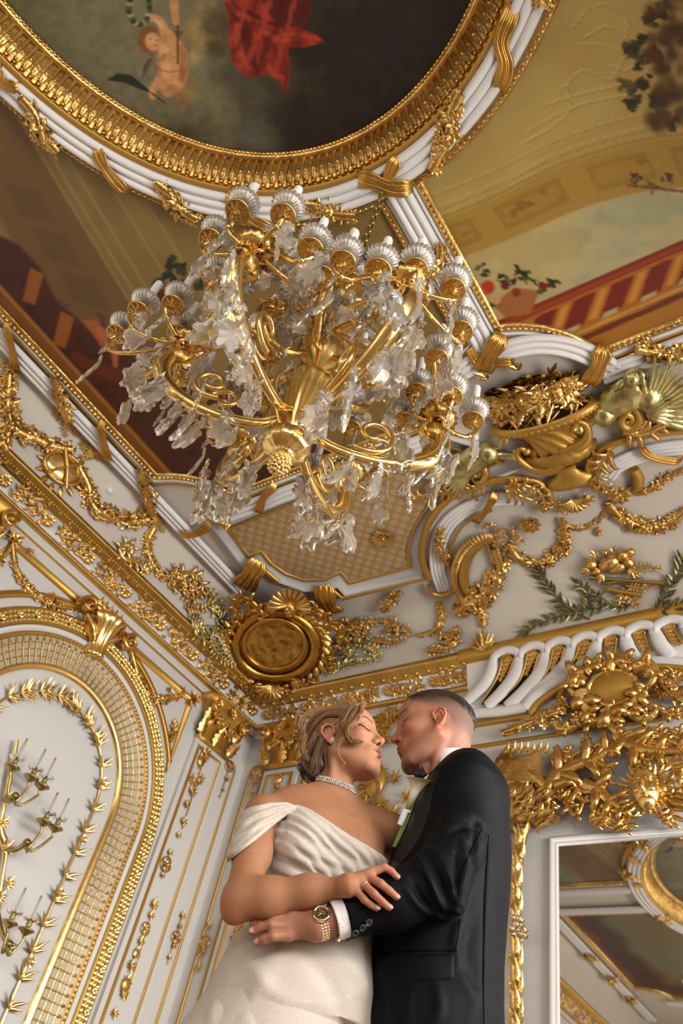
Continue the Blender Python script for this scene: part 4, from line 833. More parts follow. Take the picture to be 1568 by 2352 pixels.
for pts, w in (([(600, 1405), (575, 1378), (548, 1372), (535, 1395), (548, 1420), (528, 1450)], 0.075), ([(600, 1430), (612, 1400), (640, 1388)], 0.05), ([(716, 1405), (738, 1402), (752, 1430), (745, 1450)], 0.07), ([(752, 1440), (775, 1430), (790, 1446), (780, 1475), (758, 1510)], 0.075),
               ([(735, 1560), (700, 1590), (660, 1590)], 0.06), ([(540, 1540), (560, 1580), (600, 1598)], 0.06), ([(530, 1440), (516, 1490), (530, 1540)], 0.06), ([(756, 1500), (762, 1540), (735, 1570)], 0.05)):
    P = spl(pts, 24); P = np.array([onpl(a, b, 0.05)[0] for a, b in P]); scroll(mb, P, np.tile(nc_, (24, 1)), w, seed=int(w * 900), lw_=1.0)
obj('scrolls', mb, CART, t)
mb = MB(); p, _ = onpl(668, 1388, 0.1); q, _ = onpl(668, 1330, 0.1); shell(mb, frame(p, nc_, q - p), 0.17, 11, PI * 1.05)
for s in (-1, 1): P = np.array([onpl(a, b, 0.11)[0] for a, b in spiral2((668 + s * 46, 1392 - s * 2), 13, 5, 90, s * 1.2, 16)]); tube(mb, P, 0.012, 8, nc_)
obj('shell', mb, GOLD, t)
mb = MB(); p, _ = onpl(666, 1400, 0.1); Mh = frame(p, nc_, q - p); blob(mb, Mh, (0.075, 0.055, 0.05), (12, 8)); blob(mb, Mh, (0.03, 0.014, 0.02), off=(-0.005, 0, 0.05)); 
for s in (-1, 1): blob(mb, Mh, (0.014, 0.02, 0.014), off=(0.022, s * 0.024, 0.04)); leaf(mb, Mh, 0.1, 0.05, off=(0.0, s * 0.06, 0))
blob(mb, Mh, (0.01, 0.026, 0.012), off=(-0.038, 0, 0.04)); obj('mask', mb, GOLD, t)
mb = MB(); p, _ = onpl(622, 1572, 0.08); q, _ = onpl(622, 1600, 0.08); shell(mb, frame(p, nc_, q - p), 0.12, 9)
for a, b in ((590, 1580), (655, 1585), (600, 1605), (680, 1565)): p, n = onpl(a, b, 0.06); flower(mb, frame(p, n), 0.05)
obj('lower_shell', mb, GOLD, t)
# acanthus rinceaux left and right of the cartouche
def rinceau(surf, spirals, stems, m, lab, w=0.05, grp='acanthus scrollwork beside the corner cartouche', off=0.02):
    mb = MB()
    for k, (x, y, r, a0, tn) in enumerate(spirals):
        P, N = pathon(surf, spiral2((x, y), r, r * 0.22, a0, tn, 30), 30, off, False); scroll(mb, P, N, w, seed=k + int(x), lw_=1.35); 
        p, n = surf(x, y, off + 0.03); rosette(mb, frame(p, n), w * 0.7, 6)
    for k, pts in enumerate(stems): P, N = pathon(surf, pts, 20, off); scroll(mb, P, N, w * 0.8, seed=k + 77, lw_=1.5)
    return orn('acanthus_scroll', mb, m, lab, 'scroll', grp)
rinceau(cove, [(432, 1352, 44, 200, 1.5), (398, 1322, 30, 120, -1.1)], [[(420, 1395), (455, 1400), (490, 1385)], [(470, 1350), (485, 1375), (490, 1400)]], GOLD, 'gold acanthus scroll on the left cove above the cornice')
rinceau(cove, [(492, 1400, 26, 90, -1.2), (455, 1448, 20, 30, 1.2)], [[(480, 1440), (505, 1470), (520, 1510)], [(430, 1420), (460, 1440), (485, 1480)], [(520, 1420), (500, 1450), (510, 1500)], [(478, 1470), (500, 1510), (535, 1530)]], GREEN, 'pale green gold acanthus leaves touching the cartouche on its left')
rinceau(cove, [(290, 1264, 27, 60, 1.4)], [[(300, 1290), (325, 1302), (345, 1298)], [(325, 1302), (330, 1318)]], GOLDS, 'single gold volute on the left cove')
rinceau(cove, [(828, 1450, 36, 170, 1.3), (900, 1445, 22, 60, -1.1)], [[(800, 1460), (830, 1432), (880, 1425), (930, 1440), (950, 1462)], [(860, 1470), (900, 1480), (935, 1470)]], GOLD, 'gold acanthus scroll on the back cove right of the cartouche')
rinceau(cove, [(1036, 1480, 24, 200, 1.3)], [[(985, 1495), (1010, 1500), (1030, 1500)], [(1040, 1460), (1060, 1452)]], GOLD, 'single gold volute on the back cove above the groom')
rinceau(cove, [(800, 1500, 26, 200, 1.2)], [[(760, 1540), (800, 1530), (850, 1522), (880, 1505)], [(780, 1460), (800, 1480), (815, 1520)], [(770, 1500), (760, 1530), (745, 1545)], [(840, 1490), (865, 1500), (872, 1520)], [(815, 1470), (850, 1480), (870, 1500)]], GREEN, 'pale green gold acanthus leaves touching the cartouche on its right')
# left cove: swags, medallion, ribbons
for k, (pts, w, lab) in enumerate((([(18, 860), (15, 930), (28, 985), (70, 1005), (115, 1025), (160, 1032)], 0.10, 'thick gold flower swag at the left edge of the picture'),
        ([(178, 1076), (200, 1120), (208, 1165), (250, 1188), (295, 1198), (338, 1192)], 0.10, 'thick gold flower swag right of the oval medallion'),
        ([(352, 1212), (334, 1255), (350, 1300), (380, 1330), (420, 1330)], 0.06, 'thin gold swag running into the acanthus scroll'),
        ([(10, 980), (5, 1020), (10, 1030)], 0.08, 'gold fruit drop at the left edge under the swag'))):
    cluster_px(cove, pts, w, lab, 60 + k, off=0.005, group='gold swags of the left cove')
for k, (x, y, lab) in enumerate(((28, 850, 'brown gold leaves and ribbon under the first ribbon of the left beam'), (150, 965, 'brown gold leaves under the upper flower spray of the left beam'), (215, 1040, 'brown gold bow above the oval medallion'), (350, 1188, 'brown gold leaves under the lower flower spray of the left beam'))):
    mb = MB(); R = random.Random(k)
    for j in range(7):
        a = R.uniform(0, 6.28); L_ = R.uniform(25, 50); pts = [(x, y), (x + L_ * 0.5 * math.cos(a) + R.uniform(-8, 8), y + L_ * 0.5 * math.sin(a)), (x + L_ * math.cos(a), y + L_ * math.sin(a))]
        P, N = pathon(cove, pts, 10, 0.012); scroll(mb, P, N, 0.022, seed=j)
    orn('ribbon_bow', mb, GOLDM, lab, 'ribbon', 'leafy bows of the left cove')
t = thing('oval_medallion', cove(140, 1078)[0], 'oval gold medallion of crossed instruments on the left cove', 'medallion'); mb = MB(); p, n = cove(140, 1078, 0.02); q, _ = cove(185, 1100, 0.02)
Mm = frame(p, n, q - p); blob(mb, Mm, (0.15, 0.11, 0.045), (24, 16)); obj('boss', mb, GOLDS, t); mb = MB()
tube(mb, tf(np.c_[arc(0, 0, 0.155, 0, 350, 36, 0.115), np.full(36, 0.02)], Mm), 0.016, 8, closed=True); tube(mb, tf([(-0.12, -0.09, 0.05), (0, 0, 0.07), (0.12, 0.1, 0.05)], Mm), 0.012, 8); tube(mb, tf([(-0.05, 0.14, 0.05), (0, 0, 0.07), (0.05, -0.15, 0.05)], Mm), 0.012, 8)
for k in range(14): a = k / 14 * 2 * PI; leaf(mb, Mm @ np.array([[math.cos(a), -math.sin(a), 0, 0], [math.sin(a), math.cos(a), 0, 0], [0, 0, 1, 0], [0, 0, 0, 1]]), 0.08, 0.05, off=(0.14, 0, 0), curl=0.2, serr=True)
obj('rim', mb, GOLD, t)
mb = MB(); p, n = cove(251, 1126, 0.0); lathe(mb, frame(p, n), [(0.0, 0.028), (0.022, 0.028), (0.026, 0.02), (0.028, 0.01), (0.036, 0.006), (0.038, -0.01)], 24); orn('smoke_detector', mb, WHITE, 'small white round smoke detector on the left cove', 'detector')
# ================================================================== LEFT WALL
AC = (-1.80, 2.55)
def archp(R, z0=0.3, n=60): return np.vstack([[(AC[0] + R, z0)], arc(AC[0], AC[1], R, 0, 180, n), [(AC[0] - R, z0)]])
AP = archp(0.9)
LATB = mat('lattice_beige', (0.56, 0.48, 0.34), 0.5, 0.2)
t = thing('arched_niche_frame', (0, AC[0], 0.3), 'tall gilded arched frame with latticed inner band on the left wall', 'frame')
mb = MB(); band(mb, AP, [(-0.075, 0), (-0.075, 0.03), (-0.09, 0.05), (-0.13, 0.07), (-0.17, 0.06), (-0.195, 0.045), (-0.2, 0.0)], left_); obj('outer_roll', mb, GF, t)
mb = MB(); R = random.Random(4)
def lf1(i, M):
    for s in (-1, 0, 1):
        leaf(mb, M, 0.05, 0.028, 0.012, curl=0.12, off=(0, s * 0.03, 0), serr=False)
    if i % 4 == 0: flower(mb, M, 0.024)
P_ = resample(AP, 0.03); along(AP, 0.03, lf1, left_, -0.132, 0.066); obj('leaf_relief', mb, GOLDS, t)
mb = MB(); band(mb, AP, [(-0.072, 0.0), (-0.068, 0.05), (-0.05, 0.052), (-0.045, 0.04), (-0.03, 0.04), (-0.025, 0.0)], left_); obj('white_fillet', mb, WHITE, t)
mb = MB(); band(mb, AP, [(-0.028, 0.04), (-0.02, 0.062), (-0.01, 0.066), (0.0, 0.06), (0.01, 0.05)], left_); small_rows(mb, AP, -0.004, 0.062, 0.009, 0.03, left_, False); obj('pearl_moulding', mb, GOLDM, t)
mb = MB(); band(mb, AP, [(0.01, 0.052), (0.04, 0.04), (0.08, 0.028), (0.13, 0.018), (0.18, 0.012), (0.19, 0.01)], left_); obj('lattice_ground', mb, LATB, t)
mb = MB()
for o, h in ((0.05, 0.04), (0.095, 0.028), (0.14, 0.02)): band(mb, AP, [(o - 0.004, h), (o, h + 0.006), (o + 0.004, h)], left_)
def bar(i, M): tube(mb, tf([(0, 0.012, 0.0), (0, 0.08, -0.022), (0, 0.18, -0.038)], np.array([[M[0, 0], 0, M[0, 2], M[0, 3]], [M[1, 0], 0, M[1, 2], M[1, 3]], [M[2, 0], 0, M[2, 2], M[2, 3]], [0, 0, 0, 1]])), 0.0045, 5)
Q = resample(AP, 0.056); PP, mm = rib2d(Q)
for i in range(len(Q)):
    a = Q[i]; n = mm[i]; pts = np.array([left_(a[0] + n[0] * o, a[1] + n[1] * o, h) for o, h in ((0.012, 0.056), (0.06, 0.04), (0.12, 0.026), (0.185, 0.018))]); tube(mb, pts, 0.005, 5)
    c = left_(a[0] + n[0] * 0.03, a[1] + n[1] * 0.03, 0.052); blob(mb, frame(c, (1, 0, 0)), (0.011, 0.011, 0.01), (6, 4))
obj('lattice_bars', mb, GOLD, t)
mb = MB(); band(mb, AP, [(0.185, 0.0), (0.187, 0.03), (0.2, 0.036), (0.212, 0.028), (0.222, 0.028), (0.23, 0.0)], left_); obj('inner_moulding', mb, GOLDS, t)
# leaf garland inside the arch
GP = archp(0.525, 0.3); mb = MB(); GPr = resample(GP, 0.05); pts = np.array([left_(a, b, 0.02) for a, b in GPr]); tube(mb, pts, 0.009, 7, (1, 0, 0)); 
T = np.gradient(pts, axis=0)
for i in range(1, len(pts) - 1):
    d = T[i] if i < len(pts) / 2 else -T[i]
    if i % 3 == 0 or (i % 3 == 1 and pts[i][2] > 2.9):
        for s in (-1, 1):
            for aa, L_ in ((0.5, 0.105), (0.95, 0.075)): leaf(mb, frame(pts[i] + np.array([0.008, 0, 0]), (1, s * 0.2, 0), d, 1, s * aa + (math.sin(i * 1.7) * 0.2)), L_, 0.026, 0.01, curl=0.3, bend=s * 0.35)
        leaf(mb, frame(pts[i] + np.array([0.012, 0, 0]), (1, 0, 0), d), 0.05, 0.024, 0.01, curl=0.15)
for q in np.linspace(0.15, 0.4, 5): p = pts[int(len(pts) * q)]; flower(mb, frame(p + np.array([0.02, 0, 0]), (1, 0, 0)), 0.03)
orn('leaf_garland', mb, GOLDS, 'long thin gold leaf garland following the arch on the plain wall inside it', 'garland')
# keystone console
t = thing('keystone_console', lw(214, 1500)[0], 'gold fluted console with two volutes at the crown of the arch', 'bracket')
K0 = lw(214, 1503, 0.06)[0]; K1 = lw(250, 1412, 0.10)[0]; axk = unit(K1 - K0); Lk = np.linalg.norm(K1 - K0); Mk = np.eye(4); Mk[:3, 2] = axk; Mk[:3, 1] = unit(np.cross(axk, np.cross([1, 0, 0], axk))); Mk[:3, 0] = np.cross(Mk[:3, 1], axk); Mk[:3, 3] = K0
mb = MB(); lathe(mb, Mk, [(0.0, -0.03), (0.07, -0.025), (0.075, 0.0), (0.07, 0.02), (0.068, 0.06), (0.08, 0.14), (0.11, 0.22), (0.15, 0.27), (0.13, 0.30), (0.0, 0.31)], 60, 0.06, 14); obj('fluted_body', mb, GOLDS, t)
for s, (vx, vy), tail in ((1, (203, 1390), [(214, 1470), (208, 1440), (196, 1410)]), (-1, (298, 1478), [(232, 1480), (262, 1468), (285, 1455)])):
    mb = MB(); P, N = pathon(lw, spiral2((vx, vy), 20, 5, 200 if s > 0 else -60, s * 1.5, 30), 30, 0.11, False); tube(mb, P, [0.022, 0.02, 0.014], 8, N, flat=2.0); P, N = pathon(lw, tail, 14, 0.1); tube(mb, P, [0.02, 0.035, 0.022], 8, N, flat=1.6)
    p, n = lw(vx, vy, 0.13); blob(mb, frame(p, n), 0.022); p, n = lw(tail[-1][0] - s * 6, tail[-1][1] + 22, 0.1); blob(mb, frame(p, n), 0.02); obj('volute', mb, GOLD, t)
mb = MB(); 
for k in range(5): p, n = lw(228 + k * 11, 1392 + k * 10, 0.12); spray(mb, p, n, axk, 0.08, 3, 1.0, 0.5, 0.3, seed=k)
tube(mb, [lw(222, 1392, 0.12)[0], lw(278, 1448, 0.12)[0]], 0.025, 8); obj('top_moulding', mb, GOLD, t)
# spandrel frames
GFR = [(-0.01, 0), (-0.008, 0.02), (0.0, 0.03), (0.012, 0.03), (0.02, 0.018), (0.034, 0.02), (0.042, 0.012), (0.045, 0)]
for k, mir_ in enumerate((0, 1)):
    p = np.vstack([[(-0.80, 3.12), (-0.80, 3.765), (-1.52, 3.765)], arc(AC[0], AC[1], 1.175, 78, 33, 16)]); 
    p[3:][:] = p[3:]
    if mir_: p = np.c_[-3.6 - p[:, 0], p[:, 1]][::-1]
    mb = MB(); band(mb, p, [((1 if True else -1) * o, h) for o, h in GFR], left_, True); t = thing('spandrel_frame', left_(p[1][0], p[1][1], 0), 'gold triangular wall frame %s of the arch' % (('right', 'left')[mir_]), 'frame'); obj('moulding', mb, GF, t)
    mb = MB(); c = p[1] if not mir_ else p[np.argmin(np.hypot(p[:, 0] + 2.80, p[:, 1] - 3.765))]
    for j in range(4): spray(mb, left_(c[0], c[1], 0.04), (1, 0, 0), (0, math.cos(j * 1.57 + .8), math.sin(j * 1.57 + .8)), 0.075, 3, 1.0, 0.4, seed=j)
    flower(mb, frame(left_(c[0], c[1], 0.05), (1, 0, 0)), 0.035); obj('corner_leaf', mb, GOLD, t)
for k, (pts, w, lab) in enumerate((([(28, 1250), (34, 1300), (62, 1352), (112, 1388), (178, 1400)], 0.05, 'gold flower swag left of the keystone console'),
        ([(300, 1500), (318, 1560), (352, 1606), (415, 1600)], 0.055, 'gold flower swag right of the keystone console'), ([(400, 1655), (398, 1680), (390, 1700)], 0.05, 'small gold flower pendant in the right spandrel'), ([(2, 1260), (0, 1300)], 0.04, 'gold flower pendant at the left edge above the arch'))):
    cluster_px(lw, pts, w, lab, 90 + k, off=0.01, group='gold flower swags above the arch')
mb = MB()
for x, y in ((48, 1238), (72, 1262), (30, 1235), (130, 1372), (425, 1585), (437, 1612), (392, 1580)): p, n = lw(x, y, 0.03); spray(mb, p, n, (0, math.sin(x), math.cos(x)), 0.07, 4, 2.5, 0.35, 0.3, seed=x)
orn('leaf_tufts', mb, GOLD, 'gold leaf tufts at the ends of the swags above the arch', 'ornament')
def line_mould(name, path, w, h, chart, m, lab=None, cat='moulding', parent=None, closed=False, **kw):
    mb = MB(); band(mb, path, [(-w / 2, 0), (-w / 2, h * 0.6), (-w / 4, h), (0, h * 0.8), (w / 4, h), (w / 2, h * 0.6), (w / 2, 0)], chart, closed); return obj(name, mb, m, parent, label=lab, cat=cat if lab else None, **kw)
line_mould('trim_%d' % PN, [(-W_Y, 3.885), (-0.03, 3.885)], 0.03, 0.022, left_, WHITE, kind='structure'); PN += 1
line_mould('trim_%d' % PN, [(-W_Y, 3.872), (-0.03, 3.872)], 0.008, 0.026, left_, GF, kind='structure'); PN += 1
# pilasters
def pilaster(chart, surf, u0, u1, z1, lab, sgn_=1):
    t = thing('pilaster', chart(0.5 * (u0 + u1), 0.0, 0.0), lab, 'pilaster'); V = MB(); band(V, [(u0 + (u1 - u0) / 2, 0), (u0 + (u1 - u0) / 2, z1)], [(-abs(u1 - u0) / 2, 0), (-abs(u1 - u0) / 2, 0.035), (abs(u1 - u0) / 2, 0.035), (abs(u1 - u0) / 2, 0)], chart); obj('shaft', V, WALLM, t, smooth=False)
    q = 0.055 * (1 if u1 > u0 else -1); pp = [(u0 + q, 0.0), (u0 + q, z1 - 0.05), (u1 - q, z1 - 0.05), (u1 - q, 0.0)]; mb = MB(); band(mb, pp, [(-0.012, 0.035), (-0.01, 0.045), (0, 0.048), (0.01, 0.042), (0.012, 0.035)], chart); obj('panel_moulding', mb, GF, t); return t
t = pilaster(left_, lw, -0.65, -0.27, 3.50, 'white pilaster with gold candelabra ornament on the left wall near the corner')
def capital(t, chart, surf, uc, z0, w, seed):
    mb = MB(); zz = [z0, z0 + 0.02, z0 + 0.05, z0 + 0.2, z0 + 0.3, z0 + 0.34, z0 + 0.38]; ww = [0.5, 0.52, 0.44, 0.46, 0.6, 0.72, 0.7]; hh = [0.03, 0.06, 0.05, 0.07, 0.13, 0.16, 0.15]; rows = []
    for z, a, h in zip(zz, ww, hh):
        for (uu, f) in ((-1, 0), (-1, 0.8), (-0.5, 1.0), (0, 0.85), (0.5, 1.0), (1, 0.8), (1, 0)): rows.append(chart(uc + uu * w * a, z, 0.0 + h * f))
    mb.add(rows, _grid(len(zz), 7)); obj('capital_bell', mb, GOLDM if seed else GOLDM, t)
    mb = MB(); n = chart(0, 0, 1.0) - chart(0, 0, 0.0); tt = chart(0, 1, 0.0) - chart(0, 0, 0.0)
    for r_, (zr, L_, nn_) in enumerate(((0.02, 0.17, 3), (0.15, 0.13, 2))):
        for k in range(nn_): u = (k / (nn_ - 1) - 0.5) * w * 0.9; leaf(mb, frame(chart(uc + u, z0 + zr, 0.06 + 0.02 * r_), n, tt, 1, -u * 2), L_, 0.11, 0.035, curl=0.4, serr=True)
    for s in (-1, 1):
        c = np.array([uc + s * w * 0.52, z0 + 0.27]); P = np.array([chart(a, b, 0.15) for a, b in spiral2(c, 0.06, 0.015, 90, s * 1.4, 22)]); tube(mb, P, [0.02, 0.016, 0.012], 8, n, flat=1.8); blob(mb, frame(chart(c[0], c[1], 0.17), n), 0.02)
    for s in (-1, 1): P = np.array([chart(a, b, 0.1) for a, b in spiral2((uc + s * w * 0.2, z0 + 0.2), 0.06, 0.015, 200, s * 1.2, 20)]); scroll(mb, P, np.tile(unit(n), (20, 1)), 0.03, seed=3)
    rosette(mb, frame(chart(uc, z0 + 0.31, 0.17), n), 0.045, 7); obj('capital_leaves', mb, GOLD, t)
capital(t, left_, lw, -0.46, 3.50, 0.38, 0)
def candelabra(surf, pts, items, lab, off=0.045, m=None, w=0.045):
    mb = MB(); 
    if pts: P, N = pathon(surf, pts, 30, off); tube(mb, P, 0.004, 5, N)
    for k, (x, y, kind, s) in enumerate(items):
        p, n = surf(x, y, off); up = surf(x + 8, y - 22, off)[0] - p
        if kind == 'r': rosette(mb, frame(p, n, up), s, 8); tube(mb, tf(np.c_[arc(0, 0, s * 1.35, 0, 350, 20), np.full(20, 0.005)], frame(p, n, up)), s * 0.14, 6, closed=True)
        elif kind == 's': spray(mb, p, n, up, s, 7, 3.6, 0.3, 0.25, seed=k); spray(mb, p + n * 0.01, n, -up, s * 0.7, 4, 2.4, 0.3, 0.25, seed=k + 9)
        elif kind == 'h': blob(mb, frame(p, n, up), (s, s * 0.75, s * 0.4), (12, 8)); spray(mb, p, n, up, s * 1.6, 5, 2.2, 0.3, seed=k); spray(mb, p, n, -up, s * 1.4, 3, 1.2, 0.4, seed=k)
        elif kind == 'c':
            for sg_ in (-1, 1): c2 = spiral2((x + sg_ * s * 160, y), s * 140, s * 40, 90, sg_ * 1.1, 16); P, N = pathon(surf, c2, 16, off, False); scroll(mb, P, N, s * 0.3, seed=k)
    return orn('candelabra_ornament', mb, m or GOLD, lab, 'ornament')
candelabra(lw, [(470, 1740), (418, 1905)], [(462, 1748, 'h', 0.055), (470, 1735, 's', 0.09), (450, 1790, 'c', 0.07), (440, 1820, 's', 0.075), (428, 1850, 's', 0.06), (420, 1890, 's', 0.055), (409, 1920, 's', 0.045)], 'gold leafy ornament at the top of the left wall pilaster')
candelabra(lw, [], [(381, 1985, 'r', 0.038), (389, 1960, 's', 0.045), (372, 2012, 's', 0.04)], 'gold rosette in the middle of the left wall pilaster')
candelabra(lw, [(362, 2060), (290, 2300)], [(352, 2080, 's', 0.06), (345, 2105, 's', 0.05), (334, 2133, 'r', 0.03), (322, 2165, 's', 0.055), (312, 2190, 'h', 0.035), (300, 2222, 's', 0.06), (288, 2262, 'h', 0.05), (283, 2285, 's', 0.06), (262, 2330, 's', 0.05)], 'gold vase and flower ornament low on the left wall pilaster')
t = thing('narrow_panel_frame', left_(-0.185, 0, 0), 'tall narrow gold panel frame between pilaster and corner on the left wall', 'frame')
line_mould('moulding', [(-0.265, 0.1), (-0.265, 3.5), (-0.235, 3.545), (-0.135, 3.545), (-0.105, 3.5), (-0.105, 0.1)], 0.018, 0.016, left_, GF, parent=t)
candelabra(lw, [(525, 1770), (505, 1832)], [(527, 1760, 'r', 0.034), (520, 1790, 's', 0.045), (512, 1815, 's', 0.03), (505, 1830, 's', 0.02)], 'small gold pendant ornament at the top of the narrow left panel', off=0.015)
candelabra(lw, [(422, 2092), (385, 2215)], [(418, 2105, 's', 0.045), (412, 2130, 's', 0.04), (404, 2153, 'r', 0.03), (398, 2175, 's', 0.045), (388, 2200, 's', 0.035)], 'gold rosette spray low in the narrow left panel', off=0.015)
t = pilaster(left_, lw, -3.33, -2.95, 3.50, 'white pilaster left of the arch, only its capital corner in the picture'); capital(t, left_, lw, -3.14, 3.50, 0.38, 0)
# sconce
GLASS = mat('clear_glass', (0.93, 0.92, 0.88), 0.08, 0, Transmission_Weight=1.0, IOR=1.35)
WAX = mat('candle_white', (0.86, 0.83, 0.77), 0.45, Subsurface_Weight=0.1)
def candle_set(t, p, s, up=(0, 0, 1), tall=0.16, pan=0.05, wm=None):
    M = frame(p, up, (1, 0, 0)); mb = MB(); lathe(mb, M, [(0, -0.03), (0.012, -0.028), (pan * 0.6, -0.012), (pan, 0.0), (pan * 0.96, 0.006), (pan * 0.4, 0.004), (0.012, 0.012), (0.018, 0.03), (0.014, 0.045), (0, 0.045)], 20); d = obj('drip_pan', mb, BRASS, t)
    mb = MB(); lathe(mb, M, [(0.014, 0.042), (0.04, 0.052), (0.05, 0.064), (0.048, 0.066), (0.038, 0.056), (0.014, 0.048)], 24, 0.05, 12); obj('glass_collar', mb, GLASS, t)
    mb = MB(); lathe(mb, M, [(0.0085, 0.045), (0.0085, tall), (0.0, tall + 0.003)], 12); obj('candle_tube', mb, WAXG, t)
    mb = MB(); lathe(mb, M, [(0.0, tall), (0.006, tall + 0.004), (0.007, tall + 0.014), (0.002, tall + 0.03), (0, tall + 0.031)], 10); obj('bulb', mb, BRASS, t)
WAXG = mat('sconce_candle', (0.72, 0.69, 0.63), 0.3, Transmission_Weight=0.25)
t = thing('wall_sconce', lw(-30, 1950)[0], 'many armed brass candle sconce on the plain wall inside the arch', 'sconce')
hub = lw(5, 1945, 0.06)[0]; mb = MB(); P, N = pathon(lw, [(40, 1700), (20, 1800), (2, 1900), (12, 1960), (-5, 2080), (-30, 2250)], 40, 0.05); tube(mb, P, [0.01, 0.02, 0.012, 0.03, 0.012, 0.02, 0.01], 8, N)
for x, y, s in ((18, 1830, 0.07), (8, 1890, 0.08), (14, 1950, 0.1), (20, 2030, 0.09), (2, 2060, 0.08)): p, n = lw(x, y, 0.07); spray(mb, p, n, (0, 0.2, 1), s * 0.6, 7, 5.0, 0.5, 0.4, seed=x)
obj('stem', mb, GOLDS, t)
for k, (cl_, j, root) in enumerate((([(28, 1762), (72, 1786), (96, 1806)], (35, 1828), (10, 1835)), ([(101, 1888), (127, 1902)], (62, 1935), (8, 1950)), ([(22, 2120), (60, 2137)], (20, 2168), (-5, 2100)))):
    mb = MB(); J = lw(*j, 0.16)[0]; Rr = lw(*root, 0.05)[0]; tube(mb, spl([Rr, (Rr + J) / 2 + np.array([0.02, 0, -0.03]), J], 10), [0.016, 0.012, 0.02], 8); blob(mb, frame(J, (1, 0, 0)), 0.026)
    spray(mb, J, (1, 0, 0), (0, 0.3, -1), 0.07, 5, 3, 0.4, 0.4, seed=k)
    for c in cl_:
        p = lw(c[0], c[1], 0.2)[0]; q = p - np.array([0, 0, 0.03]); m1 = (J + q) / 2 + np.array([0.01, 0.0, -0.075]); tube(mb, spl([J, J * 0.6 + m1 * 0.4 + np.array([0, 0, -0.03]), m1, q * 0.85 + m1 * 0.15 + np.array([0.0, 0.012, -0.01]), q], 16), 0.0085, 8)
        candle_set(t, p, 1, tall=0.17)
    obj('arm', mb, BRASS, t)
# ================================================================== BACK WALL
line_mould('trim_%d' % PN, [(0.03, 3.885), (2.1, 3.885)], 0.03, 0.022, back_, WHITE, kind='structure'); PN += 1
for z, w, h, x0 in ((3.64, 0.05, 0.03, 1.95), (3.455, 0.03, 0.02, 1.9)): line_mould('trim_%d' % PN, [(x0, z), (W_X - x0, z)], w, h, back_, GF, kind='structure'); PN += 1
def backr_(u, v, h): return back_(u, v, h)
t = thing('narrow_panel_frame', back_(0.18, 0, 0), 'tall narrow gold panel frame on the back wall, left of the bride', 'frame')
line_mould('moulding', [(0.10, 0.1), (0.10, 3.53), (0.13, 3.58), (0.21, 3.58), (0.24, 3.53), (0.24, 0.1)], 0.02, 0.016, back_, GF, parent=t)
candelabra(bw, [(585, 1785), (575, 1840)], [(590, 1778, 'r', 0.035), (584, 1800, 's', 0.05), (578, 1822, 's', 0.04)], 'gold ornament at the top of the narrow back panel above the bride shoulder', off=0.015)
candelabra(bw, [(482, 2120), (455, 2235)], [(478, 2130, 's', 0.05), (470, 2165, 'r', 0.035), (464, 2190, 's', 0.055), (455, 2225, 's', 0.04)], 'gold spray in the narrow back panel left of the bride dress', off=0.015)
t = pilaster(back_, bw, 0.28, 0.64, 3.50, 'white pilaster with gold capital on the back wall beside the bride hair'); capital(t, back_, bw, 0.46, 3.52, 0.36, 1)
candelabra(bw, [(636, 1780), (625, 1830)], [(638, 1790, 'h', 0.05), (634, 1812, 's', 0.06)], 'gold mask ornament on the back wall pilaster above the bride shoulder')
candelabra(bw, [(560, 2110), (525, 2210)], [(552, 2128, 's', 0.07), (545, 2150, 'r', 0.04), (535, 2180, 's', 0.07), (526, 2205, 's', 0.05)], 'gold spray on the back wall pilaster beside the bride elbow')
t = thing('panel_frame', back_(1.2, 0, 0), 'wide gold panel frame on the back wall behind the couple', 'frame'); line_mould('moulding', [(0.70, 0.2), (0.70, 3.84), (1.88, 3.84), (1.88, 0.2)], 0.045, 0.03, back_, GF, parent=t, closed=True)
mb = MB(); R = random.Random(12)
for (x, y, s) in ((885, 1665, 0.13), (905, 1640, 0.1), (878, 1700, 0.1), (850, 1735, 0.08), (860, 1790, 0.13), (845, 1810, 0.12), (880, 1770, 0.08), (905, 1790, 0.09), (835, 1850, 0.1), (870, 1850, 0.12), (900, 1870, 0.12), (860, 1890, 0.1), (890, 1900, 0.12), (835, 1760, 0.08), (700, 1700, 0.08), (715, 1680, 0.08), (925, 1700, 0.08), (840, 1660, 0.08), (930, 1830, 0.08)):
    p, n = bw(x, y, 0.03); a = R.uniform(0, 6.28); spray(mb, p, n, (math.cos(a), 0, math.sin(a)), s, 7, 4.5, 0.32, 0.3, seed=x)
    if s > 0.09: P, N = pathon(bw, spiral2((x, y), 20, 6, R.uniform(0, 360), 1.2, 20), 20, 0.02, False); scroll(mb, P, N, 0.04, seed=y)
p, n = bw(862, 1795, 0.04); blob(mb, frame(p, n, (0, 0, 1)), (0.13, 0.085, 0.05), (24, 16)); p, n = bw(888, 1668, 0.04); rosette(mb, frame(p, n), 0.06)
orn('relief_panel', mb, GOLDM, 'gold leafy relief on the back wall between the two faces and behind the couple', 'relief')
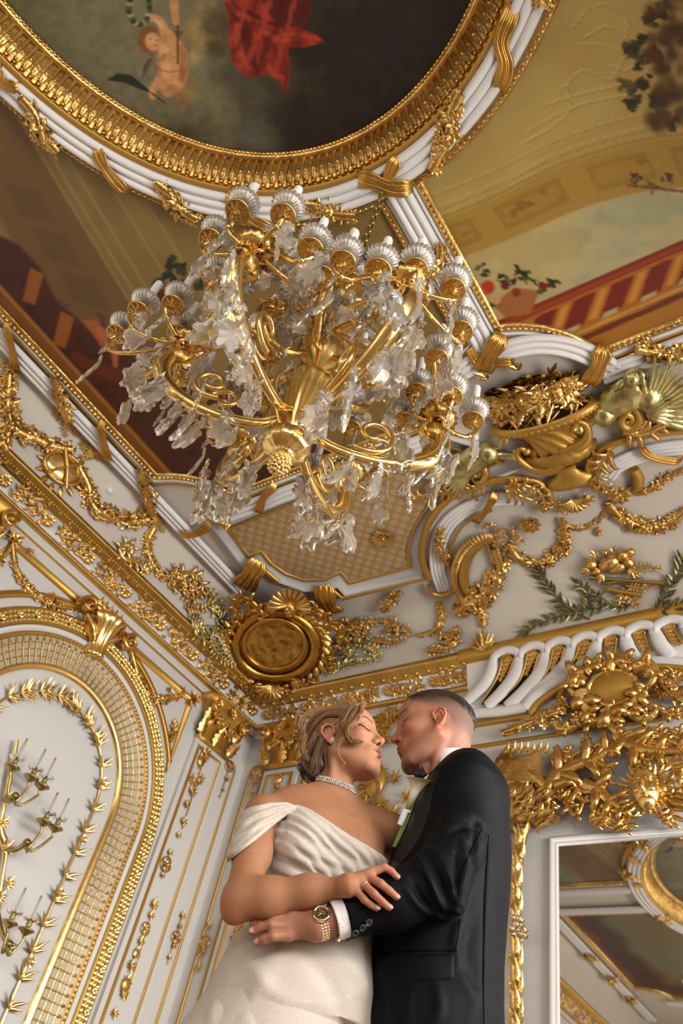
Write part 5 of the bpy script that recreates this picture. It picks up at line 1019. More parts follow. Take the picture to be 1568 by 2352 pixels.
# vent balustrade
gn = unit([0, -0.48, -0.13])
def gs(px, py, off=0.0):
    w = ray(px, py); p0 = np.array([0, -0.15, 4.2]) + gn * off; k = ((p0 - CAM) @ gn) / (w @ gn); return CAM + w * k, gn
def c6(pts): return [(1050 + a / 3.027, 1380 + b / 3.027) for a, b in pts]
mb = MB(); V = [(2.14, -0.13, 4.22), (2.14, -0.13, 4.15), (2.14, 0, 3.66), (4.5, 0, 3.66), (4.5, -0.13, 4.15), (4.5, -0.13, 4.22)]; mb.add(V, [(0, 1, 4, 5), (1, 2, 3, 4)]); 
t = thing('pierced_balustrade', (3.3, 0, 3.7), 'white pierced balustrade of curved bars with gold flowers under the gold strip', 'balustrade'); obj('white_ground', mb, WHITE, t, smooth=False)
mb = MB(); band(mb, [(2.1, 4.17), (4.54, 4.17)], [(-0.06, 0.12), (-0.06, 0.17), (-0.02, 0.178), (0.0, 0.19), (0.03, 0.185), (0.05, 0.17), (0.05, 0.1)], back_); obj('gold_strip', mb, GF, t)
bars = [[(245, 405), (235, 480), (185, 580), (60, 700)], [(430, 375), (405, 500), (330, 610), (205, 735)], [(612, 340), (580, 480), (480, 610), (345, 735)], [(792, 305), (755, 430), (640, 560), (520, 660), (470, 740)], [(972, 268), (950, 360), (900, 430), (800, 510)], [(1165, 235), (1185, 320), (1235, 400)], [(1366, 195), (1410, 300), (1490, 390)], [(1575, 155), (1640, 260)]]
mb = MB()
for b in bars: P, N = pathon(gs, c6(b), 20, 0.03); tube(mb, P, [0.036, 0.05, 0.05, 0.042], 10, N, flat=0.45)
tops = []
for i in range(7):
    a, b = np.array(bars[i][0]), np.array(bars[i + 1][0]); c = (a + b) / 2; w = (b - a)
    pts = [a + (0, 25), a + w * 0.1 + (0, -22), c + np.array([0, -48]), b - w * 0.1 + (0, -22), b + (0, 25)]; P, N = pathon(gs, c6(pts), 16, 0.035); tube(mb, P, 0.034, 10, N, flat=0.6); tops.append(c)
for pts, r in (([(60, 800), (110, 785), (300, 770), (480, 738)], 0.04), ([(470, 745), (540, 660), (640, 590), (760, 525), (900, 480)], 0.045), ([(1230, 418), (1400, 418), (1600, 428)], 0.035)):
    P, N = pathon(gs, c6(pts), 24, 0.03); tube(mb, P, r, 8, N, flat=0.7)
obj('white_bars', mb, WHITE, t)
opn = 1
op = [[(345, 430), (300, 550), (190, 720)], [(520, 390), (460, 560), (290, 720)], [(698, 352), (640, 520), (440, 690)], [(880, 318), (850, 400), (800, 470)], [(1066, 282), (1060, 380)], [(1262, 240), (1300, 340)], [(1468, 195), (1530, 300)]]
for i, o in enumerate(op):
    mb = MB()
    for s in (-1, 1):
        pts = [(a + s * (38 if k < 1 else 32), b) for k, (a, b) in enumerate(o)]
        P, N = pathon(gs, c6([(o[0][0], o[0][1] - 60), (o[0][0] + s * 40, o[0][1] - 25)] + pts), 20, 0.03); tube(mb, P, 0.009, 6, N)
    obj('gold_edging', mb, GF, t)
for i, o in enumerate(op):
    mb = MB(); rows = []; Q = spl([(o[0][0] + 4, o[0][1] - 62)] + o, 14)
    for k, (x, y) in enumerate(Q):
        f = k / 13; ww = 40 * math.sin(PI * min(0.5, 0.12 + f * 1.6)) * (1 - 0.3 * f)
        for s_ in (-1, 1): rows.append(gs(*c6([(x + s_ * ww, y)])[0], 0.006)[0])
    mb.add(rows, _grid(14, 2)); obj('opening_shade', mb, DARK, t, smooth=False)  # black sheet over the unpierced white ground, painting the opening's shade
for i, o in enumerate(op):
    mb = MB(); q = np.array(o[0]); d = np.array(o[1]) - q; d = d / np.linalg.norm(d)
    for k in range(5):
        c = q + d * (k * 34 - 12); s = 0.036 * (1 - 0.13 * k); p, n = gs(*c6([c])[0], 0.02); flower(mb, frame(p, n), s, 5, 0.3); 
        for a in (0.8, 2.3, 4, 5.4): leaf(mb, frame(p, n, (math.cos(a), 0, math.sin(a))), s * 1.3, s * 0.6, curl=0.2)
    obj('gold_flowers', mb, GOLD, t)
mb = MB(); V1 = [gs(*c6([(x, y)])[0], 0.012)[0] for x, y in ((230, 400), (345, 330), (520, 300), (880, 225), (1260, 150), (1568, 80), (1700, 50))]; V2 = [gs(*c6([(x, y)])[0], 0.012)[0] for x, y in ((230, 350), (345, 325), (520, 290), (880, 215), (1260, 135), (1568, 65), (1700, 40))]
t = thing('wall_cartouche', bw(1405, 1580)[0], 'gold rococo cartouche with oval shield in front of the pierced balustrade', 'cartouche')
def scr(mb, pts, w, surf=gs, off=0.1, conv=c6, n=24, **kw): P, N = pathon(surf, conv(pts) if conv else pts, n, off); scroll(mb, P, N, w, **kw)
mb = MB(); p, n = gs(*c6([(1080, 600)])[0], 0.10); q, _ = gs(*c6([(1240, 570)])[0], 0.10); blob(mb, frame(p, n, q - p), (0.165, 0.12, 0.045), (24, 16)); obj('shield', mb, GOLDM, t)
mb = MB(); e = [(1080 + 170 * math.cos(a), 605 + 118 * math.sin(a) - 20 * math.cos(a)) for a in np.linspace(0, 2 * PI, 30, endpoint=False)]; P, N = pathon(gs, c6(e), 60, 0.11); tube(mb, P, 0.02, 8, N, closed=True)
for k, (pts, w) in enumerate((([(900, 500), (830, 520), (790, 580), (820, 650), (880, 690)], 0.08), ([(870, 640), (900, 730), (950, 800), (960, 850)], 0.09), ([(1240, 470), (1330, 455), (1375, 500), (1350, 580), (1280, 640)], 0.08), ([(1290, 610), (1240, 720), (1230, 800)], 0.08),
        ([(900, 500), (980, 430), (1060, 480)], 0.07), ([(1060, 470), (1120, 410), (1200, 430), (1240, 470)], 0.08), ([(960, 850), (900, 860), (850, 820), (830, 850)], 0.06), ([(1240, 800), (1300, 830), (1360, 800), (1400, 740), (1340, 730), (1290, 760)], 0.05), ([(700, 890), (760, 900), (830, 870), (870, 810), (810, 800)], 0.05), ([(1440, 780), (1520, 800), (1600, 770)], 0.05), ([(1060, 760), (1090, 820), (1080, 890)], 0.1))):
    scr(mb, pts, w * 1.4, off=0.09, seed=k, lw_=0.7, step=w * 2.2)
for x, y in ((860, 560), (1150, 440), (1080, 770), (1120, 860), (1020, 860), (1330, 500)): p, n = gs(*c6([(x, y)])[0], 0.13); blob(mb, frame(p, n), (0.04, 0.035, 0.03), (12, 8)); spray(mb, p, n, (0.3, 0, 1), 0.07, 5, 4, 0.4, 0.3, seed=x)
obj('scrollwork', mb, GOLD, t)
for k, (pts, w, lab) in enumerate((([(740, 620), (720, 700), (700, 780), (600, 830), (480, 870), (320, 930)], 0.075, 'gold flower swag left of the wall cartouche'), ([(1380, 520), (1440, 600), (1520, 670), (1620, 700)], 0.075, 'gold flower swag right of the wall cartouche'), ([(1400, 470), (1500, 510), (1600, 560)], 0.05, 'upper gold swag at the right edge beside the cartouche'))):
    P, N = pathon(bw, c6(pts), 20, 0.06); mb = MB(); garland(mb, P, N, w, seed=k + 70); orn('flower_garland', mb, GOLD, lab, 'ornament', 'gold swags of the wall cartouche')
mb = MB(); P, N = pathon(gs, c6([(510, 790), (560, 720), (680, 630), (850, 550)]), 20, 0.03); tube(mb, P, 0.028, 8, N); P, N = pathon(gs, c6([(1370, 455), (1480, 460), (1640, 480)]), 12, 0.03); tube(mb, P, 0.024, 8, N); orn('arched_moulding', mb, GF, 'gold arched moulding under the balustrade bars', 'moulding')
# mirror with rocaille frame
MIR = mat('mirror_silver', (0.72, 0.70, 0.66), 0.02, 1.0)
t = thing('wall_mirror', back_(3.33, 0.95, 0), 'tall wall mirror in a white moulded frame reflecting the ceiling', 'mirror')
mb = MB(); box(mb, I4, 2.80, 3.86, -0.02, -0.005, 0.9, 2.70); obj('mirror_glass', mb, MIR, t, smooth=False)
mb = MB(); band(mb, [(2.81, 0.9), (2.81, 2.695), (3.85, 2.695), (3.85, 0.9)], [(0.045, 0.0), (0.045, 0.03), (0.035, 0.045), (0.018, 0.045), (0.012, 0.03), (0.004, 0.035), (-0.008, 0.035), (-0.012, 0.01)], back_, True); obj('white_frame', mb, WHITE, t)
t = thing('rocaille_mirror_surround', back_(2.6, 1.0, 0), 'carved gold rococo surround of the mirror with winged dragon, leaves and a mask', 'frame')
ORN_H = 0.07
mb = MB(); P, N = pathon(bw, [(1180, 2400), (1182, 2250), (1186, 2100), (1188, 2000), (1196, 1930), (1208, 1880)], 50, 0.05); tube(mb, P, [0.03, 0.028, 0.03, 0.035, 0.05], 8, N, flat=0.8)
for k in range(16):
    y = 2390 - k * 32; x = 1182 + (6 if y < 2000 else 0); p, n = bw(x, y, 0.07)
    for s, L_ in ((1, 0.12), (1, 0.08), (-1, 0.09)): leaf(mb, frame(p, n + np.array([s * 0.3, 0, 0]), (0, 0, 1), 1, -s * (0.45 + 0.3 * (k % 2)) * 1.0), L_, 0.045, 0.02, curl=0.3, bend=-s * 0.9 * -1 if False else (s * 0.5), serr=False)
obj('leafy_stem', mb, GOLD, t)
mb = MB()
for x, y in ((1188, 2110), (1196, 2125), (1204, 2148), (1185, 2135)): p, n = bw(x, y, 0.1); flower(mb, frame(p, n), 0.035)
obj('flower_knot', mb, mat('pale_gold', (0.85, 0.72, 0.5), 0.3, 1.0, bump=0.3), t)
mb = MB()   # dragon: breast, wing, tail
for pts, rr in (([(205, 1560), (400, 1480), (470, 1350), (400, 1230), (330, 1140)], [0.05, 0.1, 0.13, 0.11, 0.07]), ([(330, 1140), (350, 1080), (370, 1040)], [0.07, 0.06, 0.04]), ([(560, 1500), (540, 1400), (450, 1330)], [0.06, 0.1, 0.08])):
    P, N = pathon(bw, c6(pts), 20, 0.06); tube(mb, P, rr, 12, N, flat=0.8); blob(mb, frame(P[0], N[0]), rr[0], (12, 8)); blob(mb, frame(P[-1], N[-1]), rr[-1], (12, 8))
R = random.Random(2)
for k in range(60): u, v = R.uniform(360, 620), R.uniform(1320, 1540); p, n = bw(*c6([(u, v)])[0], 0.16); leaf(mb, frame(p, n, (1, 0, 0.5), 1, R.uniform(-.6, .6)), 0.07, 0.04, 0.02, curl=0.3)
obj('dragon_body', mb, GOLD, t); mb = MB()
for k in range(16): u = k / 15; p, n = bw(*c6([(300 + 60 * u, 1250 - 110 * u)])[0], 0.14); q, _ = bw(*c6([(660, 1270 - 250 * u)])[0], 0.14); leaf(mb, frame(p, n, q - p), 0.3 - 0.05 * u, 0.05, 0.02, curl=0.05)
for k in range(7): p, n = bw(*c6([(340 + k * 45, 1060 - (k % 2) * 8)])[0], 0.12); spray(mb, p, n, (0.4, 0, 1), 0.07, 3, 1.0, 0.4, 0.4, seed=k)
obj('dragon_wing', mb, GOLD, t); mb = MB()
for k, (pts, w) in enumerate((([(620, 1400), (680, 1260), (800, 1180), (960, 1120), (1100, 1020), (1150, 940)], 0.12), ([(900, 1130), (1000, 1140), (1060, 1200), (1040, 1290)], 0.08), ([(620, 1330), (700, 1280), (780, 1320), (760, 1400), (830, 1500), (880, 1420), (930, 1330)], 0.07), ([(700, 1540), (640, 1500), (680, 1420)], 0.07),
        ([(900, 1290), (1000, 1330), (1060, 1400), (1130, 1440), (1200, 1500)], 0.1), ([(860, 1120), (920, 1080), (940, 1010), (880, 985)], 0.06), ([(1000, 1080), (1040, 1040), (1010, 990)], 0.05), ([(760, 1180), (800, 1110), (770, 1040)], 0.06), ([(680, 1200), (720, 1130), (710, 1070)], 0.06),
        ([(1130, 950), (1220, 1020), (1380, 1060), (1568, 1060), (1700, 1040)], 0.11), ([(1320, 1030), (1310, 980), (1290, 950)], 0.06), ([(1450, 1050), (1420, 970), (1390, 910)], 0.07), ([(1568, 1050), (1560, 980), (1530, 910)], 0.07), ([(1480, 1120), (1520, 1180), (1568, 1200)], 0.08), ([(1430, 1420), (1500, 1370), (1600, 1300)], 0.09),
        ([(820, 1290), (860, 1330), (850, 1380)], 0.07), ([(950, 1430), (1000, 1500), (970, 1560)], 0.06), ([(1050, 1440), (1070, 1520), (1050, 1580)], 0.06), ([(1150, 1480), (1190, 1560), (1180, 1600)], 0.06), ([(1480, 1420), (1500, 1500), (1490, 1570)], 0.06), ([(1200, 1180), (1280, 1120), (1400, 1110)], 0.06))):
    scr(mb, pts, w * 1.05, surf=bw, off=0.08, seed=k + 5, lw_=1.2, n=26, step=w * 0.95)
obj('leafy_scrollwork', mb, GOLD, t); mb = MB()
p, n = bw(1484, 1812, 0.14); q, _ = bw(1478, 1770, 0.14); Mf = frame(p, n, q - p); L_ = np.linalg.norm(q - p) / 42
def fpx(a): return a * L_
blob(mb, Mf, (fpx(46), fpx(30), fpx(26)), (24, 16)); blob(mb, Mf, (fpx(26), fpx(20), fpx(16)), (12, 8), off=(fpx(-26), 0, fpx(6))); blob(mb, Mf, (fpx(15), fpx(5), fpx(10)), (12, 8), off=(fpx(-6), 0, fpx(25)))
for s in (-1, 1): blob(mb, Mf, (fpx(3.5), fpx(8), fpx(4)), (12, 8), off=(fpx(7), s * fpx(12), fpx(21))); blob(mb, Mf, (fpx(3), fpx(10), fpx(4)), off=(fpx(13), s * fpx(12), fpx(22))); blob(mb, Mf, (fpx(9), fpx(9), fpx(7)), (12, 8), off=(fpx(-10), s * fpx(14), fpx(17)))
blob(mb, Mf, (fpx(2.5), fpx(9), fpx(4)), off=(fpx(-22), 0, fpx(23))); blob(mb, Mf, (fpx(3), fpx(7), fpx(4)), off=(fpx(-27), 0, fpx(22))); obj('mask', mb, GOLDS, t); mb = MB()
for k in range(26):
    a = k / 26 * 2 * PI; r = fpx(38 + 6 * (k % 3)); c, s = math.cos(a), math.sin(a); leaf(mb, Mf @ np.array([[c, -s, 0, 0], [s, c, 0, 0], [0, 0, 1, 0], [0, 0, 0, 1]]), fpx(26), fpx(13), fpx(6), curl=0.3, off=(r * 0.8, 0, -0.01), serr=True)
obj('mask_wreath', mb, GOLD, t)
# ================================================================== CHANDELIER
CX, CY = 3.262, -3.4025
CRY = mat('rock_crystal', (0.95, 0.88, 0.74), 0.15, 0, bump=0.1, scale=60, Transmission_Weight=0.86, IOR=1.35, coat=0)
CRYS = mat('pressed_glass', (0.90, 0.86, 0.78), 0.12, 0, Transmission_Weight=0.8, IOR=1.45)
ch = thing('chandelier', (CX, CY, 2.28), 'huge gilded chandelier hung with leaf shaped crystals and electric candles', 'chandelier')
CHI = Matrix.Translation(ch.location).inverted()
def chp(r, th, z): a = math.radians(th); return np.array([CX + r * math.cos(a), CY + r * math.sin(a), z])
MZ = np.eye(4); MZ[:3, 3] = (CX, CY, 0)
def lz(name, prof, m, seg=40, fl=0.0, nf=12, par=ch, tw=0.0): mb = MB(); lathe(mb, MZ, prof, seg, fl, nf, twist=tw); return obj(name, mb, m, par)
mb = MB(); R = random.Random(1)
for k in range(90):
    z = -1 + 2 * (k + 0.5) / 90; r = math.sqrt(1 - z * z); a = k * 2.39996; blob(mb, MZ, 0.0085, (6, 4), off=(0.034 * r * math.cos(a), 0.034 * r * math.sin(a), 2.325 + 0.04 * z))
blob(mb, MZ, (0.033, 0.033, 0.039), (12, 8), off=(0, 0, 2.325)); obj('pine_cone_finial', mb, GOLDS, ch)
lz('lower_ball', [(0.0, 2.35), (0.03, 2.352), (0.034, 2.37), (0.044, 2.378), (0.07, 2.39), (0.082, 2.41), (0.08, 2.44), (0.06, 2.455), (0.035, 2.465), (0.022, 2.475), (0.02, 2.50)], GOLDS, 48, 0.03, 14, tw=0.06)
lz('fluted_vase', [(0.02, 2.495), (0.03, 2.505), (0.035, 2.53), (0.05, 2.58), (0.066, 2.65), (0.078, 2.71), (0.084, 2.75), (0.09, 2.76), (0.088, 2.775), (0.05, 2.79)], GOLDS, 72, 0.045, 16)
lz('baluster', [(0.05, 2.79), (0.03, 2.82), (0.03, 2.88), (0.07, 2.93), (0.095, 2.99), (0.08, 3.05), (0.04, 3.09), (0.03, 3.14), (0.05, 3.18), (0.085, 3.24), (0.09, 3.29), (0.05, 3.34), (0.03, 3.4), (0.03, 3.5), (0.055, 3.54), (0.05, 3.6), (0.02, 3.64), (0.012, 3.72)], GOLDS, 40, 0.02, 10)
# chain
lk = MB(); tube(lk, np.array([[0.0, 0.017 * math.cos(a), 0.032 * math.sin(a)] for a in np.linspace(0, 2 * PI, 16, endpoint=False)]), 0.0062, 6, closed=True)
o0 = None; nl = 17
for k in range(nl):
    z = 3.74 + (4.60 - 3.74) * (k + 0.5) / nl
    if o0 is None: o0 = obj('chain_link', lk, BRASS, ch); o = o0
    else: o = o0.copy(); COL.objects.link(o)
    o.parent = ch; o.matrix_parent_inverse = CHI; o.matrix_basis = Matrix.Translation((CX, CY, z)) @ Matrix.Rotation(PI / 2 * (k % 2) + 0.3, 4, 'Z')
mb = MB(); lathe(mb, MZ, [(0.012, 4.56), (0.03, 4.58), (0.05, 4.61), (0.06, 4.62), (0.03, 4.63)], 20); obj('ceiling_hook', mb, BRASS, ch)
# arms
ARM = [-141, -81, -17, 52, 108, 163]
def armpath(th, pts, n=40): return spl([chp(r, th + d, z) for r, z, d in pts], n)
ENDS = []
for th in ARM:
    root = MB(); P = armpath(th, [(0.05, 2.56, 0), (0.12, 2.50, 0), (0.25, 2.50, 0), (0.38, 2.54, 0), (0.48, 2.61, 0), (0.53, 2.70, 0), (0.52, 2.78, 0), (0.47, 2.82, 0), (0.44, 2.78, 0), (0.46, 2.74, 0)])
    tube(root, P, [0.012, 0.016, 0.018, 0.022, 0.03, 0.036, 0.03, 0.022, 0.014, 0.012], 10); r_ = math.radians(th); side = np.array([-math.sin(r_), math.cos(r_), 0])
    for s in (-1, 1): tube(root, P[:26] + side * s * 0.012 + np.array([0, 0, 0.008]), 0.006, 5)
    for i in range(10, 34, 2): T = unit(P[i + 1] - P[i]); nn = np.cross(side, T); blob(root, frame(P[i] + nn * -0.0 - np.array([0, 0, 0.016]) + T * 0, nn), 0.009, (6, 4))
    arm = obj('scroll_arm', root, GOLDS, ch)
    mb = MB(); c = chp(0.50, th, 2.80); M = frame(c, unit(chp(0.6, th, 2.9) - c), (0, 0, 1)); blob(mb, M, (0.05, 0.036, 0.05), (12, 8)); 
    for s in (-1, 1): tube(mb, tf(np.c_[spiral2((0.02, s * 0.03), 0.026, 0.006, 0, s * 1.3, 14), np.full(14, 0.02)], M), 0.008, 6)
    spray(mb, c + np.array([0, 0, 0.02]), (0, 0, 1), side, 0.07, 5, 4.5, 0.5, 0.5, seed=th); spray(mb, c, (math.cos(r_), math.sin(r_), 0.2), (0, 0, 1), 0.07, 5, 3, 0.4, 0.3, seed=th + 1)
    obj('dolphin_head', mb, GOLD, arm)
    mb = MB(); lathe(mb, frame(chp(0.50, th, 2.84), (0, 0, 1)), [(0.01, 0.0), (0.03, 0.0), (0.06, 0.02), (0.075, 0.04), (0.07, 0.045), (0.03, 0.03), (0.02, 0.06), (0.014, 0.1)], 36, 0.05, 18); obj('fluted_cup', mb, GOLD, arm)
    for k, (a, b, c_) in enumerate((((0.14, 2.53), (0.25, 2.66), (0.36, 2.60)), ((0.20, 2.52), (0.30, 2.60), (0.40, 2.57)))):
        mb = MB(); cc = np.array([0.27 + k * 0.05, 2.62 + 0.01 * k]); sp_ = spiral2(cc, 0.11 - 0.03 * k, 0.02, -120, 1.35, 34); tube(mb, [chp(a_, th + (6 if k else -5), b_) for a_, b_ in sp_], [0.011, 0.009, 0.007], 8); obj('inner_scroll', mb, GOLDS, arm)
    mb = MB(); tube(mb, armpath(th + 30, [(0.03, 2.47, 0), (0.06, 2.52, 0), (0.10, 2.60, 0), (0.12, 2.70, 0), (0.105, 2.74, 0), (0.09, 2.70, 0)], 20), [0.008, 0.01, 0.006], 7); obj('vase_strap', mb, GOLDS, ch)
    ENDS.append((th, chp(0.50, th, 2.88), arm))
# candle unit (built once, then copied)
def cm(name, prof, m, seg=28, fl=0.0, nf=20, extra=None): mb = MB(); lathe(mb, I4, prof, seg, fl, nf); (extra or (lambda q: None))(mb); return mesh_from(name, mb, m)
def under(mb):
    for k in range(9): a = k / 9 * 2 * PI; leaf(mb, np.array([[math.cos(a), math.sin(a), 0, 0], [math.sin(a), -math.cos(a), 0, 0], [0, 0, -1, -0.004], [0, 0, 0, 1]]), 0.034, 0.02, 0.005, off=(0.004, 0, 0))
CUPM = [('bobeche', cm('bobeche', [(0.0, -0.016), (0.010, -0.014), (0.014, -0.004), (0.036, -0.002), (0.042, -0.004), (0.046, 0.002), (0.044, 0.008), (0.03, 0.009), (0.016, 0.014), (0.024, 0.024), (0.026, 0.03), (0.016, 0.036), (0.0, 0.036)], GOLD, 28, 0, 9, under)),
        ('glass_collar', cm('glass_collar', [(0.014, 0.038), (0.034, 0.046), (0.052, 0.062), (0.060, 0.078), (0.058, 0.082), (0.047, 0.069), (0.03, 0.055), (0.014, 0.048)], CRYS, 96, 0.05, 24)),
        ('candle_tube', cm('candle_tube', [(0.0165, 0.036), (0.0165, 0.222), (0.014, 0.232), (0.007, 0.238), (0.0, 0.239)], WAX, 16))]
def place(name, me, M, parent, inv): o = bpy.data.objects.new(name, me); COL.objects.link(o); o.parent = parent; o.matrix_parent_inverse = inv; o.matrix_basis = Matrix(M.tolist()); return o
CANDLES = [(at(x, y, z=z), 0) for x, y, z in ((545, 486, 3.0), (650, 496, 2.93), (713, 574, 2.85), (787, 604, 2.80), (868, 622, 2.80), (953, 620, 2.88), (1040, 666, 2.93), (1058, 762, 2.95), (1002, 826, 2.88), (1036, 910, 2.92), (1086, 966, 2.98), (930, 968, 2.90),
          (483, 552, 2.97), (397, 702, 2.92), (318, 716, 2.98), (268, 768, 3.0), (466, 790, 2.88), (408, 768, 2.95), (625, 570, 3.02), (492, 640, 2.85), (490, 712, 2.8), (740, 636, 3.0), (805, 650, 3.05), (870, 700, 3.0), (955, 690, 3.02), (1000, 938, 3.05), (955, 900, 3.0), (330, 850, 2.95), (452, 880, 3.05), (545, 660, 3.1))]
for th in (100, 128, 150, 172, 196, 75): CANDLES.append((chp(0.62, th, 2.98), 0))
for th in (110, 160, 185): CANDLES.append((chp(0.44, th, 3.1), 0))
for k in range(7): CANDLES.append((chp(0.24, k * 51.4, 3.33), 1))
for n_, (p, kind) in enumerate(CANDLES):
    p = np.array(p)
    if kind == 0: th, E, arm = min(ENDS, key=lambda e: np.linalg.norm(e[1][:2] - p[:2])); 
    else: E, arm = np.array([CX, CY, 3.18]), ch
    out = p - E; out[2] = 0; L = np.linalg.norm(out); out = unit(out) if L > 0.02 else np.array([1.0, 0, 0])
    q = p - np.array([0, 0, 0.016]); path = spl([E, E + out * L * 0.4 + np.array([0, 0, -0.035]), E + out * L * 0.85 + np.array([0, 0, min(-0.02, p[2] - E[2] - 0.08)]), q + out * 0.018 - np.array([0, 0, 0.035]), q], 22)
    mb = MB(); tube(mb, path, [0.010, 0.009, 0.008, 0.007], 8)
    for i in (6, 12): blob(mb, frame(path[i], (0, 0, 1)), 0.012)
    br = obj('candle_branch', mb, GOLD, ch)
    M = np.eye(4); M[:3, 3] = p
    for nm, me in CUPM: place(nm, me, M, br, CHI if False else Matrix())
# crystals: jagged leaves, fluted rosettes and blades
def crystal_leaf(seed, L=0.10, W=0.072, th=0.009):
    R = random.Random(seed); n = 26; mb = MB(); out = []
    for k in range(n):
        a = 2 * PI * k / n; y = math.sin(a); x = math.cos(a); r = 1 + 0.16 * (1 if k % 4 < 2 else -1) * R.uniform(0.6, 1.1); w = (0.75 + 0.25 * math.cos(a * 2 + seed)) if seed % 2 else 1
        out.append((x * r * W * 0.5 * w, y * r * L * 0.5 - L * 0.5))
    out = np.array(out); c = out.mean(0); inn = c + (out - c) * 0.86
    V = [(c[0], c[1], th * 0.9)] + [(a, b, th * 0.6 + th * 0.15 * math.sin(i * 1.9)) for i, (a, b) in enumerate(inn)] + [(a, b, 0) for a, b in out] + [(a, b, -th * 0.6) for a, b in inn] + [(c[0], c[1], -th * 0.5)]
    V = np.array(V); V = V[:, [0, 2, 1]]; V[:, 1] += 2.5 * V[:, 0] ** 2 * (1 if seed % 3 else -1) + 0.003 * np.sin(V[:, 2] * 50)
    F = [(0, 1 + k, 1 + (k + 1) % n) for k in range(n)] + [(1 + k, 1 + n + k, 1 + n + (k + 1) % n, 1 + (k + 1) % n) for k in range(n)] + [(1 + n + k, 1 + 2 * n + k, 1 + 2 * n + (k + 1) % n, 1 + n + (k + 1) % n) for k in range(n)] + [(1 + 2 * n + k, 1 + 3 * n, 1 + 2 * n + (k + 1) % n) for k in range(n)]
    mb.add(V, F); return mb
LEAFM = [mesh_from('crystal_leaf', crystal_leaf(k, 0.075 + 0.012 * (k % 3), 0.06 + 0.008 * (k % 2)), CRY, False) for k in range(5)]
mb = MB(); n = 24; V = [(0, 0.006, 0)] + [((0.027 if k % 2 else 0.021) * math.cos(2 * PI * k / n), 0.002 if k % 2 else -0.002, (0.027 if k % 2 else 0.021) * math.sin(2 * PI * k / n)) for k in range(n)] + [(0, -0.006, 0)]
mb.add(V, [(0, 1 + k, 1 + (k + 1) % n) for k in range(n)] + [(1 + k, n + 1, 1 + (k + 1) % n) for k in range(n)]); ROSM = mesh_from('crystal_rosette', mb, CRYS, False)
mb = crystal_leaf(8, 0.11, 0.018, 0.008); BLADEM = mesh_from('crystal_blade', mb, CRY, False)
R = random.Random(77); CI = CHI
def xf(p, yaw, tilt=0.0, s=1.0): return np.array((Matrix.Translation(tuple(p)) @ Matrix.Rotation(yaw, 4, 'Z') @ Matrix.Rotation(tilt, 4, 'X') @ Matrix.Rotation(R.uniform(-.25, .25), 4, 'Y') @ Matrix.Scale(s, 4)))
items = []
for i, (p, kind) in enumerate(CANDLES):     # pendants under every candle cup
    p = np.array(p); yaw = R.uniform(0, PI); q = p + np.array([0.03 * math.cos(yaw), 0.03 * math.sin(yaw), -0.02])
    if i % 3 == 0: items += [('b', q, yaw, 0.1, 1.0), ('r', q + np.array([0, 0, -0.135]), yaw, 0.0, 1.0), ('l', q + np.array([0, 0, -0.165]), yaw + 0.4, 0.1, 1.15)]
    elif i % 3 == 1: items += [('r', q + np.array([0, 0, -0.03]), yaw, 0.3, 1.0), ('l', q + np.array([0, 0, -0.06]), yaw, 0.15, 1.2), ('b', q + np.array([0, 0, -0.16]), yaw, 0.1, 0.8)]
    else: items += [('r', q + np.array([0, 0, -0.02]), yaw, 0.6, 1.0), ('l', q + np.array([0, 0, -0.05]), yaw, 0.3, 1.35)]
for th, E, arm in ENDS:
    for r, z in ((0.52, 2.60), (0.44, 2.54), (0.33, 2.48), (0.22, 2.47), (0.56, 2.68), (0.38, 2.66)):
        for k in range(2): yaw = R.uniform(0, PI); q = chp(r + R.uniform(-.03, .03), th + R.uniform(-9, 9), z - R.uniform(0, .02)); items += [('r', q, yaw, 0.2, 1.0), ('l', q - np.array([0, 0, 0.03]), yaw, R.uniform(-.4, .6), R.uniform(1.1, 1.6))]
for k in range(130):
    a = R.uniform(0, 360); z = R.uniform(2.86, 3.36); r = R.uniform(0.12, 0.42) * (1.15 - (z - 2.85) * 0.7); items.append(('l' if k % 4 else 'r', chp(r, a, z), R.uniform(0, PI), R.uniform(-.6, 1.0), R.uniform(1.0, 1.5)))
def dist(it): return np.linalg.norm(it[1] - CAM)
names = {'l': 'crystal_leaf', 'r': 'crystal_rosette', 'b': 'crystal_blade'}; cnt = {'l': 0, 'r': 0, 'b': 0}; rest = MB()
for it in sorted(items, key=lambda q: dist(q) / q[4]):
    k, p, yaw, tilt, s = it; s *= 1.08; me = ROSM if k == 'r' else BLADEM if k == 'b' else LEAFM[R.randrange(5)]; M = xf(p, yaw, tilt, s)
    if cnt[k] < 98: place(names[k], me, M, ch, CI); cnt[k] += 1
    else:
        V = np.empty(len(me.vertices) * 3); me.vertices.foreach_get('co', V); F = [tuple(q.vertices) for q in me.polygons]; rest.add(tf(V.reshape(-1, 3), M), F)
if rest.n: obj('inner_crystals', rest, CRY, ch, smooth=False)['kind'] = 'stuff'
